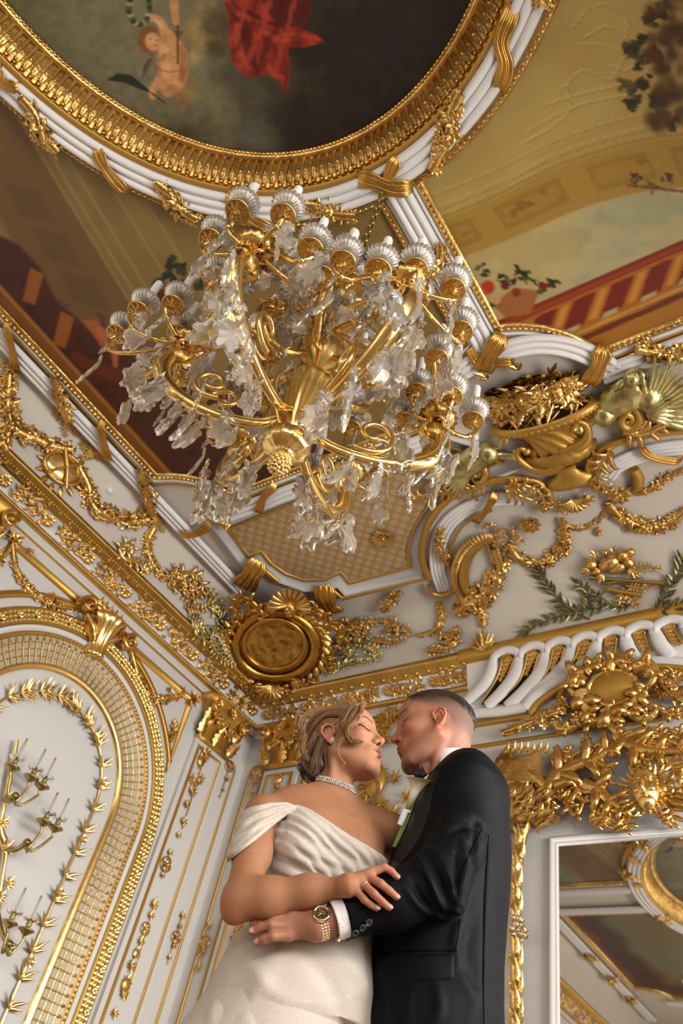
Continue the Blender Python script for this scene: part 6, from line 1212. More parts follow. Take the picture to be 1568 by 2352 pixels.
# hanging rods of the chandelier crown
for k in range(8):
    th = k * 45 + 10; mb = MB(); tube(mb, spl([chp(0.03, th, 3.45), chp(0.14, th, 3.52), chp(0.2, th, 3.42), chp(0.16, th, 3.34), chp(0.12, th, 3.38)], 22), [0.01, 0.012, 0.008], 7); spray(mb, chp(0.2, th, 3.42), (0, 0, -1), chp(1, th, 3.42) - chp(0, th, 3.42), 0.06, 4, 2, 0.4, seed=k); obj('crown_scroll', mb, GOLDS, ch)
for k in range(6):
    th = ARM[k] + 28; mb = MB(); tube(mb, spl([chp(0.06, th, 2.93), chp(0.16, th, 2.86), chp(0.26, th, 2.93), chp(0.28, th, 3.03), chp(0.23, th, 3.08)], 24), [0.014, 0.02, 0.018, 0.012], 8); blob(mb, frame(chp(0.23, th, 3.09), (0, 0, 1)), 0.035, (12, 8)); spray(mb, chp(0.24, th, 3.07), (0, 0, -1), chp(1, th, 0) - chp(0, th, 0), 0.08, 5, 4, 0.45, 0.4, seed=k); obj('upper_scroll', mb, GOLD, ch)
# ================================================================== PEOPLE
def pt(px, py, h): w = ray(px, py); return CAM + w * h / math.hypot(w[0], w[1])
def cap(P, a, b, ra, rb=None):
    a = np.asarray(a, float); b = np.asarray(b, float); rb = ra if rb is None else rb; e = b - a
    h = np.clip(((P - a) @ e) / (e @ e + 1e-12), 0, 1); return np.linalg.norm(P - a - h[:, None] * e, axis=1) - (ra + (rb - ra) * h)
def elp(P, c, r, R=None):
    q = P - np.asarray(c, float); q = q if R is None else q @ R; r = np.asarray(r, float)
    k0 = np.linalg.norm(q / r, axis=1); k1 = np.linalg.norm(q / r ** 2, axis=1); return k0 * (k0 - 1) / (k1 + 1e-9)
def smin(a, b, k): h = np.clip(0.5 + 0.5 * (b - a) / k, 0, 1); return b * (1 - h) + a * h - k * h * (1 - h)
def smax(a, b, k): return -smin(-a, -b, k)
def chain(P, pts, rr, k=0.01):
    d = None
    for i in range(len(pts) - 1): c = cap(P, pts[i], pts[i + 1], rr[i], rr[i + 1]); d = c if d is None else smin(d, c, k)
    return d
def nets(fn, lo, hi, vox, margin=1.6):
    """surface-nets mesh of fn(P) < 0"""
    B = 4; lo = np.array(lo, float); n = (np.ceil((np.array(hi) - lo) / vox / B).astype(int)) * B; nb = n // B
    gi = np.stack(np.meshgrid(*[np.arange(k) for k in nb], indexing='ij'), -1).reshape(-1, 3); cc = lo + (gi * B + (B - 1) / 2) * vox
    dc = np.concatenate([fn(c) for c in np.array_split(cc, max(1, len(cc) // 60000))]); D = np.repeat(np.repeat(np.repeat(dc.reshape(nb), B, 0), B, 1), B, 2).astype(np.float32)
    act = gi[np.abs(dc) < vox * B * margin]; o = np.stack(np.meshgrid(*[np.arange(B)] * 3, indexing='ij'), -1).reshape(-1, 3)
    I = (act[:, None] * B + o).reshape(-1, 3)
    for c in np.array_split(I, max(1, len(I) // 80000)): D[c[:, 0], c[:, 1], c[:, 2]] = fn(lo + c * vox)
    S = D < 0; C = np.zeros(np.array(D.shape) - 1, np.int8)
    for o_ in o[(o < 2).all(1)]: C += S[o_[0]:S.shape[0] - 1 + o_[0], o_[1]:S.shape[1] - 1 + o_[1], o_[2]:S.shape[2] - 1 + o_[2]]
    cells = np.argwhere((C > 0) & (C < 8)); idx = np.full(C.shape, -1, np.int32); idx[tuple(cells.T)] = np.arange(len(cells))
    acc = np.zeros((len(cells), 3)); cnt = np.zeros(len(cells)); cor = [(i, j, k) for i in (0, 1) for j in (0, 1) for k in (0, 1)]
    for a in cor:
        for ax in range(3):
            if a[ax]: continue
            b = list(a); b[ax] = 1; da = D[tuple((cells + a).T)]; db = D[tuple((cells + b).T)]; m = (da < 0) != (db < 0)
            t = np.where(m, da / (da - db + 1e-12), 0); p = np.tile(np.array(a, float), (len(cells), 1)); p[:, ax] += t; acc[m] += p[m]; cnt[m] += 1
    V = lo + (cells + acc / cnt[:, None]) * vox; Fs = []
    for ax in range(3):
        u, v = (ax + 1) % 3, (ax + 2) % 3; sl = [slice(None)] * 3; sl[ax] = slice(0, -1); s2 = [slice(None)] * 3; s2[ax] = slice(1, None)
        e = np.argwhere(S[tuple(sl)] != S[tuple(s2)]); e = e[(e[:, u] > 0) & (e[:, v] > 0) & (e[:, u] < idx.shape[u]) & (e[:, v] < idx.shape[v])]
        q = []
        for du, dv in ((1, 1), (0, 1), (0, 0), (1, 0)): c = e.copy(); c[:, u] -= du; c[:, v] -= dv; q.append(idx[tuple(c.T)])
        q = np.stack(q, 1); fl = ~S[tuple(e.T)]; q[fl] = q[fl][:, ::-1]; Fs.append(q[(q >= 0).all(1)])
    return V, np.concatenate(Fs)
def vnormals(V, F):
    n = np.cross(V[F[:, 2]] - V[F[:, 0]], V[F[:, 3]] - V[F[:, 1]]); N = np.zeros_like(V)
    for k in range(4): np.add.at(N, F[:, k], n)
    return N / (np.linalg.norm(N, axis=1)[:, None] + 1e-12)
def folds(V, N, L, soft=1.0):
    """cloth folds: ridges (+) and valleys (-) along lines drawn on the facing side of the cloth"""
    px, py = proj(V); front = np.clip(-(N * ((V - CAM) / np.linalg.norm(V - CAM, axis=1)[:, None])).sum(1) * 3, 0, 1); D = np.zeros(len(V))
    for pts, w, amp in L:
        P = spl(pts, len(pts) * 5); d = np.full(len(V), 1e9); tt = np.zeros(len(V))
        for i in range(len(P) - 1):
            a, b = P[i], P[i + 1]; e = b - a; t = np.clip(((px - a[0]) * e[0] + (py - a[1]) * e[1]) / (e @ e + 1e-9), 0, 1); q = np.hypot(px - a[0] - t * e[0], py - a[1] - t * e[1])
            m = q < d; d[m] = q[m]; tt[m] = (i + t[m]) / (len(P) - 1)
        D += amp * np.exp(-(d / w) ** 2) * np.sin(PI * np.clip(tt * 0.9 + 0.05, 0, 1)) ** 0.5
    return V + N * (D * front)[:, None]
def column(P, secs, u, k=1.0):
    """stack of elliptical sections: (z, centre x, y, half width along u, half depth)"""
    S = np.array(sorted(secs)); z = P[:, 2]; c = np.stack([np.interp(z, S[:, 0], S[:, i]) for i in (1, 2)], -1); a = np.interp(z, S[:, 0], S[:, 3]); b = np.interp(z, S[:, 0], S[:, 4])
    q = P[:, :2] - c; s = q @ u[:2]; t = q @ np.array([-u[1], u[0]]); r = np.sqrt((s / a) ** 2 + (t / b) ** 2) + 1e-9
    d = (r - 1) * r / np.sqrt((s / a ** 2) ** 2 + (t / b ** 2) ** 2 + 1e-12) * (1 / r)
    d = (r - 1) * np.sqrt(s * s + t * t) / r; d = np.where(r < 0.05, -np.minimum(a, b), d)
    return np.maximum(d, np.maximum(z - S[-1, 0], S[0, 0] - z))
def sec(y, L, R_, h, b): A, B = pt(L, y, h), pt(R_, y, h); c = (A + B) / 2; return (c[2], c[0], c[1], np.linalg.norm(A[:2] - B[:2]) / 2, b)
class Head:
    def __init__(s, o, R_, k): s.o, s.R, s.k = np.array(o), np.array(R_), k
    def w(s, p): return s.o + (np.asarray(p, float) * s.k) @ s.R.T          # local (forward, left, up) -> place
    def l(s, P): return ((P - s.o) @ s.R) / s.k
HB = Head([3.3484, -2.8832, 1.5736], [[0.9406, -0.0929, -0.3265], [0.1015, 0.9948, 0.0094], [0.3239, -0.042, 0.9452]], 1.03)
HG = Head([3.536, -2.7124, 1.6936], [[-0.8178, 0.5445, -0.1865], [-0.5573, -0.8301, 0.0197], [-0.144, 0.12, 0.9823]], 1.05)
def headsdf(q, male):
    """q in head space; ear canals at (0, +-.07, 0), nose tip near (.125, 0, -.018)"""
    a = np.abs(q[:, 1]); m = np.stack([q[:, 0], a, q[:, 2]], -1); j = 0.004 if male else 0.0
    d = elp(q, (-0.012, 0, 0.052), (0.103, 0.077, 0.086)); d = smin(d, elp(q, (-0.035, 0, 0.01), (0.07, 0.066, 0.062)), 0.02)
    d = smin(d, elp(q, (0.036, 0, 0.005), (0.06, 0.062 + j, 0.09)), 0.02); d = smin(d, elp(q, (0.045, 0, 0.065), (0.052, 0.062, 0.05)), 0.02)
    d = smin(d, cap(m, (0.0, 0.056 + j, -0.04), (0.071, 0.018 + j, -0.088 - j), 0.016 + j, 0.018 + j * 0.5), 0.03); d = smin(d, elp(q, (0.046, 0, -0.066), (0.044, 0.046 + j, 0.034)), 0.02)
    d = smin(d, elp(q, (0.079, 0, -0.09 - j), (0.016, 0.018 + j, 0.016)), 0.014); d = smin(d, cap(m, (0.088, 0.0, 0.044), (0.068, 0.046, 0.044), 0.011 if male else 0.008, 0.01), 0.015)
    d = smin(d, elp(m, (0.062, 0.046, -0.008), (0.026, 0.018, 0.018)), 0.02); d = smin(d, elp(q, (0.080, 0, -0.052), (0.022, 0.031, 0.026)), 0.014)
    d = smax(d, -(np.linalg.norm(m - np.array([0.104, 0.033, 0.022]), axis=1) - 0.016), 0.014)
    d = smin(d, elp(m, (0.0745, 0.033, 0.022), (0.0155, 0.017, 0.0125)), 0.003)
    d = smin(d, cap(m, (0.0885, 0.018, 0.017), (0.0795, 0.050, 0.018), 0.0022, 0.002), 0.003)      # lid edge
    d = smin(d, cap(q, (0.087, 0, 0.040), (0.1115, 0, -0.013), 0.0062 + j * 0.3, 0.0072 + j * 0.3), 0.016); d = smin(d, np.linalg.norm(q - np.array([0.1150, 0, -0.0175]), axis=1) - (0.0074 + j * 0.4), 0.007)
    d = smin(d, elp(q, (0.1005, 0, -0.0200), (0.017, 0.0135, 0.0098)), 0.008); d = smin(d, np.linalg.norm(m - np.array([0.1005, 0.0112, -0.0222]), axis=1) - 0.0066, 0.006); d = smin(d, cap(q, (0.1115, 0, -0.0245), (0.098, 0, -0.033), 0.0034, 0.004), 0.006)
    d = smax(d, -elp(m, (0.1060, 0.0060, -0.0312), (0.0062, 0.0027, 0.0048)), 0.002)
    lr = 0.0062 if not male else 0.0046
    d = smin(d, cap(m, (0.1020, 0.004, -0.0475), (0.0865, 0.022, -0.0545), lr, 0.0026), 0.005); d = smin(d, cap(m, (0.1000, 0.0, -0.0610), (0.0865, 0.020, -0.0565), lr * 1.15, 0.0025), 0.005)
    d = smax(d, -cap(m, (0.1085, 0, -0.0545), (0.0880, 0.0245, -0.0555), 0.0018), 0.002); d = smax(d, -elp(q, (0.099, 0, -0.0755), (0.008, 0.016, 0.006)), 0.008); d = smax(d, -cap(q, (0.107, 0, -0.034), (0.105, 0, -0.043), 0.0022), 0.003)
    # ear
    e0 = np.array([-0.002, 0.074, 0.0]); E = [np.array(p) + e0 for p in ((0.012, -0.001, 0.004), (0.014, 0.003, 0.018), (0.006, 0.009, 0.029), (-0.006, 0.013, 0.032), (-0.017, 0.015, 0.025), (-0.020, 0.014, 0.010), (-0.014, 0.010, -0.006), (-0.005, 0.006, -0.020), (0.004, 0.002, -0.026), (0.008, -0.001, -0.020))]
    e = chain(m, E, [0.003, 0.0032, 0.0034, 0.0038, 0.004, 0.0038, 0.0035, 0.005, 0.006, 0.004], 0.003); e = smin(e, elp(m, e0 + np.array([-0.006, 0.002, 0.004]), (0.017, 0.0045, 0.026)), 0.003)
    e = smin(e, chain(m, [e0 + np.array(p) for p in ((-0.010, 0.010, 0.020), (-0.012, 0.009, 0.004), (-0.006, 0.006, -0.010))], [0.0022] * 3, 0.002), 0.002); e = smax(e, -elp(m, e0 + np.array([0.003, 0.006, 0.0]), (0.006, 0.006, 0.009)), 0.003)
    return smin(d, e, 0.004)
def fingers(P, F, k=0.004):
    d = None
    for pts, rr in F:
        c = chain(P, pts, rr, 0.003); d = c if d is None else smin(d, c, 0.0018)
    return d
SKB = vmat('skin_light', 0.58, 0.08, 260, Subsurface_Weight=0.12, Subsurface_Scale=0.01); SKB.node_tree.nodes['Principled BSDF'].inputs['Specular IOR Level'].default_value = 0.3; SKB.node_tree.nodes['Principled BSDF'].inputs['Subsurface Radius'].default_value = (1, 0.35, 0.2)
SKG = vmat('skin_ruddy', 0.56, 0.14, 300, Subsurface_Weight=0.1, Subsurface_Scale=0.01); SKG.node_tree.nodes['Principled BSDF'].inputs['Subsurface Radius'].default_value = (1, 0.35, 0.2)
def toobj(name, V, F, m, parent, cols=None, **kw): mb = MB(); mb.add(V, F, cols if cols is not None else None); return obj(name, mb, m, parent, color=cols is not None, **kw)
def facecol(q, base, lip, brow, male):
    C = np.tile(lin(base), (len(q), 1)); a = np.abs(q[:, 1]); m = np.stack([q[:, 0], a, q[:, 2]], -1); fr = q[:, 0] > 0.02
    n = fbm(q[:, 0] * 90 + 5, q[:, 2] * 90 + q[:, 1] * 60, 3, 3); C *= (0.94 + 0.12 * n)[:, None]
    C = mixc(C, lin((190, 96, 74)), 0.35 * ss(0.03, 0.0, np.linalg.norm((m - np.array([0.078, 0.044, -0.018])), axis=1)) * fr); C = mixc(C, lin((196, 104, 80)), 0.4 * ss(0.02, 0.004, np.linalg.norm(q - np.array([0.12, 0, -0.02]), axis=1)))
    C = mixc(C, lin((196, 104, 80)), 0.4 * ss(0.03, 0.01, np.abs(m[:, 1] - 0.084) + np.hypot(q[:, 0], q[:, 2]) * 0.3) * (a > 0.074))
    dl = np.minimum(cap(m, (0.1025, 0.003, -0.0485), (0.0880, 0.0215, -0.0545), 0.0068, 0.0042), cap(m, (0.1010, 0, -0.0605), (0.0885, 0.0200, -0.0568), 0.0078, 0.0042)); C = mixc(C, lin(lip), ss(0.0015, -0.0008, dl) * fr * (0.5 if male else 0.85))
    C = mixc(C, lin((70, 30, 24)), ss(0.0022, 0.0008, np.hypot(m[:, 2] + 0.0546 + m[:, 1] * 0.045, 0)) * (a < 0.0245) * fr * (q[:, 0] > 0.08) * 0.85)
    C = mixc(C, lin((60, 28, 18)), ss(0.0012, -0.0005, elp(m, (0.1060, 0.0060, -0.0302), (0.0068, 0.0032, 0.0050))))
    br = np.minimum(np.hypot(np.maximum(0, np.maximum(0.013 - a, a - 0.052)), q[:, 2] - np.interp(a, [0.012, 0.034, 0.054], [0.044, 0.0515, 0.046])) - (0.0045 if male else 0.0030) * np.interp(a, [0.012, 0.03, 0.054], [1.0, 1.0, 0.4]), 9.0); hn = fbm(q[:, 0] * 500, q[:, 2] * 900, 2, 8)
    C = mixc(C, lin(brow), ss(0.0022, -0.001, br + (hn - 0.5) * 0.002) * fr * 0.85)
    ey = np.hypot(np.maximum(0, np.maximum(0.018 - a, a - 0.051)), q[:, 2] - np.interp(a, [0.018, 0.034, 0.052], [0.0155, 0.0135, 0.0185])) - 0.0012; C = mixc(C, lin((24, 14, 10)), ss(0.0016, 0.0, ey) * fr * (q[:, 0] > 0.05) * 0.95)
    C = mixc(C, lin((150, 92, 70)), ss(0.012, 0.004, np.linalg.norm((m - np.array([0.088, 0.034, 0.030])) * np.array([0.6, 0.55, 1.2]), axis=1)) * 0.35 * fr)
    return C
# ---------------------------------------------------------------- bride
UB = unit((pt(900, 1905, 2.10) - pt(607, 1868, 1.98)) * np.array([1, 1, 0])); NB = np.array([UB[1], -UB[0], 0.0])       # shoulder axis, chest normal
bRS, bRE, bRW, bLS = pt(604, 1872, 1.98), pt(551, 2066, 1.85), pt(778, 2038, 1.80), pt(896, 1910, 2.10)
bN = pt(760, 1838, 2.045)
bsec = [sec(1826, 700, 812, 2.04, 0.05), sec(1842, 650, 850, 2.04, 0.062), sec(1866, 622, 884, 2.04, 0.078), sec(1900, 612, 898, 2.04, 0.10), sec(1950, 609, 892, 2.04, 0.112), sec(2010, 609, 876, 2.04, 0.108), sec(2075, 608, 858, 2.04, 0.095), sec(2130, 598, 856, 2.04, 0.10), sec(2220, 560, 870, 2.04, 0.13), sec(2350, 540, 880, 2.04, 0.14)]
def btorso(P):
    d = column(P, bsec, UB)
    for s, (x, y, h) in enumerate(((690, 1945, 1.955), (812, 1972, 1.99))): c = pt(x, y, h); d = smin(d, np.linalg.norm(P - c, axis=1) - 0.062, 0.05)
    return d
BW = [pt(x, y, h) for x, y, h in ((778, 2038, 1.80), (800, 2028, 1.795), (815, 2022, 1.79))]
BH = 1.775
def bh(x, y, dh=0.0): return pt(x, y, BH + dh)
BF = [([bh(852, 2004), bh(882, 1992), bh(898, 2001, 0.004), bh(911, 2014, 0.008)], [0.0098, 0.0088, 0.008, 0.0072]), ([bh(843, 2012, -0.004), bh(874, 2030, -0.012), bh(894, 2046, -0.006), bh(910, 2060, 0.0)], [0.0098, 0.0092, 0.0082, 0.0074]),
      ([bh(829, 2025, -0.004), bh(858, 2053, -0.012), bh(877, 2071, -0.006), bh(893, 2084, 0.0)], [0.0095, 0.0088, 0.0080, 0.0072]), ([bh(814, 2040), bh(836, 2066, -0.006), bh(851, 2078), bh(865, 2086, 0.004)], [0.0088, 0.0078, 0.0070, 0.0064]),
      ([bh(800, 2030, 0.01), bh(826, 2012, 0.03), bh(850, 2008, 0.035)], [0.011, 0.0095, 0.008])]
def bhand(P):
    d = chain(P, [bRW, bh(800, 2033), bh(822, 2028)], [0.021, 0.021, 0.014], 0.02)
    for (k, r) in zip(((852, 2004), (843, 2012), (829, 2025), (814, 2040)), (0.0105, 0.011, 0.0105, 0.0098)): d = smin(d, cap(P, bh(795, 2034, 0.004), bh(k[0], k[1], 0.0), 0.015, r), 0.010)
    return smin(d, fingers(P, BF), 0.005)
def bbody(P):
    q = HB.l(P); d = headsdf(q, False) * HB.k; nk = HB.w((-0.028, 0, -0.03)); d = smin(d, cap(P, nk, bN, 0.046, 0.050), 0.03)
    t = btorso(P); t = smin(t, cap(P, bN + np.array([0, 0, -0.012]), bRS, 0.038, 0.046), 0.045); t = smin(t, cap(P, bN + np.array([0, 0, -0.012]), bLS, 0.038, 0.046), 0.045); d = smin(d, t, 0.035)
    d = smin(d, cap(P, bN + NB * 0.045 + np.array([0, 0, -0.035]), bRS + NB * 0.03 + np.array([0, 0, 0.005]), 0.007, 0.009), 0.018); d = smin(d, cap(P, bN + NB * 0.045 + np.array([0, 0, -0.035]), bLS + NB * 0.03, 0.007, 0.009), 0.018)
    for s in (-1, 1): d = smin(d, cap(P, HB.w((-0.01, s * 0.05, -0.03)), bN + NB * 0.048 + UB * s * 0.014 + np.array([0, 0, -0.03]), 0.008, 0.007), 0.018)
    arm = chain(P, [bRS, (bRS * 0.5 + bRE * 0.5), bRE], [0.047, 0.041, 0.036], 0.03); fm = bRE + (bRW - bRE) * 0.28 + np.array([0, 0, -0.004])
    arm = smin(arm, chain(P, [bRE, fm, bRE + (bRW - bRE) * 0.7, bRW], [0.035, 0.037, 0.028, 0.0205], 0.04), 0.03); arm = smin(arm, np.linalg.norm(P - pt(533, 2101, 1.86), axis=1) - 0.014, 0.035)
    d = smin(d, arm, 0.016); bLE = bLS + np.array([0.0, 0.20, -0.10]); d = smin(d, chain(P, [bLS, bLE, bLE + np.array([0.12, 0.16, 0.08])], [0.045, 0.036, 0.028], 0.02), 0.02)
    return smin(d, bhand(P), 0.008)
lo = np.array([3.02, -3.40, 0.86]); hi = np.array([3.72, -2.62, 1.80])
V, F = nets(bbody, lo, hi, 0.0026); bV, bF = V, F; q = HB.l(V); isH = (q[:, 2] > -0.13) & (np.linalg.norm(q, axis=1) < 0.2)
Cb = np.tile(lin((164, 114, 82)), (len(V), 1)); nn = fbm(V[:, 0] * 30, V[:, 2] * 30 + V[:, 1] * 20, 4, 1); Cb *= (0.93 + 0.14 * nn)[:, None]; Fc = facecol(q, (182, 130, 98), (134, 60, 54), (112, 68, 40), False)
Cb = np.where(isH[:, None], Fc, Cb)
Cb = mixc(Cb, lin((196, 116, 88)), 0.4 * ss(0.05, 0.01, np.linalg.norm(V - pt(531, 2090, 1.84), axis=1)))
hd = bhand(V); Cb = mixc(Cb, lin((180, 114, 86)), 0.4 * ss(0.01, -0.005, hd))
for pts, rr in BF: Cb = mixc(Cb, lin((206, 118, 94)), 0.5 * ss(0.016, 0.006, np.linalg.norm(V - pts[-1], axis=1))); Cb = mixc(Cb, lin((196, 100, 76)), 0.35 * ss(0.012, 0.004, np.linalg.norm(V - pts[1], axis=1)))
px, py = proj(V)
for (x, y, r) in ((813, 1872, 1.2), (823, 1918, 0.9), (703, 1816, 0.8), (574, 1961, 1.2)): Cb = mixc(Cb, lin((90, 46, 30)), ss(r + 0.8, r - 0.6, np.hypot(px - x, py - y)))
bride = thing('person', (3.30, -2.95, 0.0), 'person in off shoulder glittering white gown with blond updo and pearl choker', 'person')
toobj('body', V, F, SKB, bride, np.clip(Cb, 0.003, 0.95))
def nail(M, par, m, w=0.0052, l=0.0075): mb = MB(); blob(mb, M, (l, w, 0.0016), (12, 8)); return obj('fingernail', mb, m, par)
NAIL = mat('nail_pink', (0.50, 0.29, 0.22), 0.25, coat=0)
for pts, rr in BF[:4]: d_ = unit(pts[-1] - pts[-2]); cam_ = unit(CAM - pts[-1]); n_ = unit(cam_ - d_ * (cam_ @ d_) + np.array([0, 0, 0.5])); nail(frame(pts[-1] + n_ * (rr[-1] - 0.0008) + d_ * 0.001, n_, d_), bride, NAIL)
RINGM = mat('rose_gold', (0.95, 0.68, 0.5), 0.15, 1.0)
mb = MB(); c = BF[2][0][0] + (BF[2][0][1] - BF[2][0][0]) * 0.35; tube(mb, tf(np.c_[arc(0, 0, 0.0105, 0, 350, 20), np.zeros(20)], frame(c, BF[2][0][1] - BF[2][0][0])), 0.0011, 6, closed=True); obj('finger_ring', mb, RINGM, bride)
# gown
GLIT = new_mat('glitter_tulle'); DM, nt, b = GLIT
N_ = nt.nodes.new; L_k = nt.links.new; tc = N_('ShaderNodeTexCoord'); vo = N_('ShaderNodeTexVoronoi'); vo.inputs['Scale'].default_value = 620; L_k(tc.outputs['Object'], vo.inputs['Vector']); wn = N_('ShaderNodeSeparateColor'); L_k(vo.outputs['Color'], wn.inputs[0])
a1 = N_('ShaderNodeMath'); a1.operation = 'LESS_THAN'; L_k(vo.outputs['Distance'], a1.inputs[0]); a1.inputs[1].default_value = 0.42; a2 = N_('ShaderNodeMath'); a2.operation = 'GREATER_THAN'; L_k(wn.outputs[0], a2.inputs[0]); a2.inputs[1].default_value = 0.965
a3 = N_('ShaderNodeMath'); a3.operation = 'MULTIPLY'; L_k(a1.outputs[0], a3.inputs[0]); L_k(a2.outputs[0], a3.inputs[1])
mx = N_('ShaderNodeMix'); mx.data_type = 'RGBA'; mx.inputs[6].default_value = (0.53, 0.46, 0.39, 1); mx.inputs[7].default_value = (1, 0.98, 0.95, 1); L_k(a3.outputs[0], mx.inputs[0]); L_k(mx.outputs[2], b.inputs['Base Color'])
mr = N_('ShaderNodeMapRange'); L_k(a3.outputs[0], mr.inputs[0]); mr.inputs[3].default_value = 0.8; mr.inputs[4].default_value = 0.25; L_k(mr.outputs[0], b.inputs['Roughness']); b.inputs['Specular IOR Level'].default_value = 0.2; b.inputs['Sheen Weight'].default_value = 0.15
wv_ = N_('ShaderNodeTexNoise'); wv_.inputs['Scale'].default_value = 14; wv_.inputs['Detail'].default_value = 2; wv_.inputs['Distortion'].default_value = 0.6; L_k(tc.outputs['Object'], wv_.inputs['Vector']); bq = N_('ShaderNodeBump'); bq.inputs['Strength'].default_value = 0.2; bq.inputs['Distance'].default_value = 0.012; L_k(wv_.outputs['Fac'], bq.inputs['Height']); L_k(bq.outputs[0], b.inputs['Normal'])
def neckline(V):
    s = (V - bN) @ UB; t = np.abs(s); front = ((V - bN) @ NB) > 0
    zf = np.interp(s, [-0.17, -0.125, -0.085, -0.03, 0.04, 0.10, 0.14, 0.19], np.array([1.405, 1.385, 1.37, 1.325, 1.295, 1.283, 1.285, 1.30])); return np.where(front, zf, 1.34)
PXN = [(560, 1880), (640, 1872), (662, 1852), (682, 1847), (712, 1858), (745, 1879), (790, 1909), (830, 1934), (862, 1952), (888, 1978), (930, 2000)]
def gown(P):
    t = btorso(P); t = smin(t, column(P, gsec, UB), 0.03); off = 0.007; px, py = proj(P); yl = np.interp(px, [p[0] for p in PXN], [p[1] for p in PXN]); fr = ((P - bN) @ NB) > -0.02
    top = np.where(fr, (yl - py) * 0.00115, P[:, 2] - 1.33)
    wv = 0.0032 * np.sin((P[:, 2] * 1.0 + (P - bN) @ UB * 0.55) * 230 + 5 * fbm(P[:, 2] * 14, (P - bN) @ UB * 14, 3, 4)) * ss(1.12, 1.18, P[:, 2])
    return smax(smax(t - off - wv, -(t - off + 0.012), 0.002), top, 0.004)
gsec = [sec(2075, 606, 862, 2.04, 0.095), sec(2130, 590, 848, 2.04, 0.11), sec(2165, 560, 842, 2.04, 0.125), sec(2200, 528, 832, 2.04, 0.14), sec(2280, 486, 812, 2.04, 0.155), sec(2352, 452, 800, 2.04, 0.17)]
_g = gsec[-1]; gsec += [(0.6, _g[1], _g[2], 0.33, 0.28), (0.0, _g[1] - 0.04, _g[2] - 0.02, 0.48, 0.42)]
V, F = nets(gown, (2.95, -3.35, 0.80), (3.72, -2.62, 1.46), 0.0045); N = vnormals(V, F)
BFO = [([(668, 1862), (720, 1895), (790, 1935), (880, 1985)], 9, 0.004), ([(650, 1885), (700, 1925), (780, 1960), (880, 2005)], 9, -0.004), ([(625, 1905), (690, 1945), (780, 1985), (890, 2020)], 9, 0.0045), ([(612, 1945), (680, 1970), (760, 2005), (820, 2020)], 9, 0.005), ([(612, 1965), (680, 1995), (760, 2022)], 8, -0.006),
       ([(608, 1985), (660, 2005), (720, 2035)], 8, 0.006), ([(608, 2005), (650, 2030), (700, 2045)], 7, -0.005), ([(640, 1860), (652, 1900), (630, 1960)], 8, -0.004), ([(860, 1960), (880, 1975), (885, 2000)], 8, 0.006),
       ([(640, 2180), (600, 2250), (560, 2352)], 26, 0.008), ([(700, 2190), (760, 2260), (790, 2352)], 22, -0.01), ([(560, 2200), (640, 2290), (760, 2300), (830, 2270)], 20, 0.008), ([(520, 2290), (620, 2330), (760, 2345)], 22, -0.006), ([(760, 2180), (820, 2240), (850, 2300)], 18, 0.008), ([(600, 2170), (700, 2185), (800, 2200)], 14, -0.006), ([(500, 2290), (480, 2352)], 16, 0.006)]
V = folds(V, N, BFO); toobj('gown_bodice', V, F, DM, bride)
# lower skirt to the floor as one cloth with soft folds
mb = MB(); zz = np.linspace(0.90, 0.005, 24); na = 120; S = np.array(sorted(gsec)); aa = np.linspace(0, 2 * PI, na, endpoint=False); ub = UB[:2]; vb = np.array([-ub[1], ub[0]]); rows = []
for z in zz:
    c = [np.interp(z, S[:, 0], S[:, i]) for i in (1, 2, 3, 4)]; f = 1 + 0.035 * (0.90 - z) / 0.9 * np.sin(aa * 13) + 0.0; R2 = np.outer(np.cos(aa) * (c[2] + 0.008) * f, ub) + np.outer(np.sin(aa) * (c[3] + 0.008) * f, vb); rows.append(np.c_[R2 + np.array(c[:2]), np.full(na, z)])
mb.add(np.concatenate(rows), _grid(24, na, False, True)); obj('gown_skirt', mb, DM, bride)
# off-shoulder drape
dA, dB = bRS, bRE
def drape(P):
    px, py = proj(P); ax_ = unit(dB - dA); a = cap(P, dA - ax_ * 0.02, dA + ax_ * 0.16, 0.055, 0.057); 
    knot = pt(668, 1858, 1.925); a = smin(a, cap(P, knot, pt(600, 1880, 1.93), 0.016, 0.035), 0.04)
    top = [(500, 1905), (540, 1872), (575, 1853), (620, 1843), (660, 1842), (700, 1860)]; bot = [(490, 2010), (512, 1992), (545, 1962), (590, 1928), (630, 1895), (660, 1872), (700, 1862)]
    yt = np.interp(px, [p[0] for p in top], [p[1] for p in top]); yb = np.interp(px, [p[0] for p in bot], [p[1] for p in bot]); w = np.maximum(yt - py, py - yb) * 0.00112
    wv = 0.0025 * np.sin((py - yt) / (yb - yt + 1e-6) * 22 + fbm(px / 40, py / 40, 2, 5) * 3)
    return smax(smax(a - wv, -(a + 0.010), 0.002), w, 0.003)
V, F = nets(drape, bRS - 0.17, bRS + np.array([0.19, 0.15, 0.12]), 0.0035)
N = vnormals(V, F); V = folds(V, N, [([(664, 1850), (620, 1862), (560, 1890), (525, 1940)], 6, 0.004), ([(660, 1860), (615, 1885), (560, 1925), (520, 1970)], 6, 0.004), ([(655, 1856), (600, 1872), (545, 1905)], 5, -0.003), ([(650, 1868), (600, 1902), (545, 1945)], 5, -0.003)])
toobj('off_shoulder_sleeve', V, F, DM, bride)
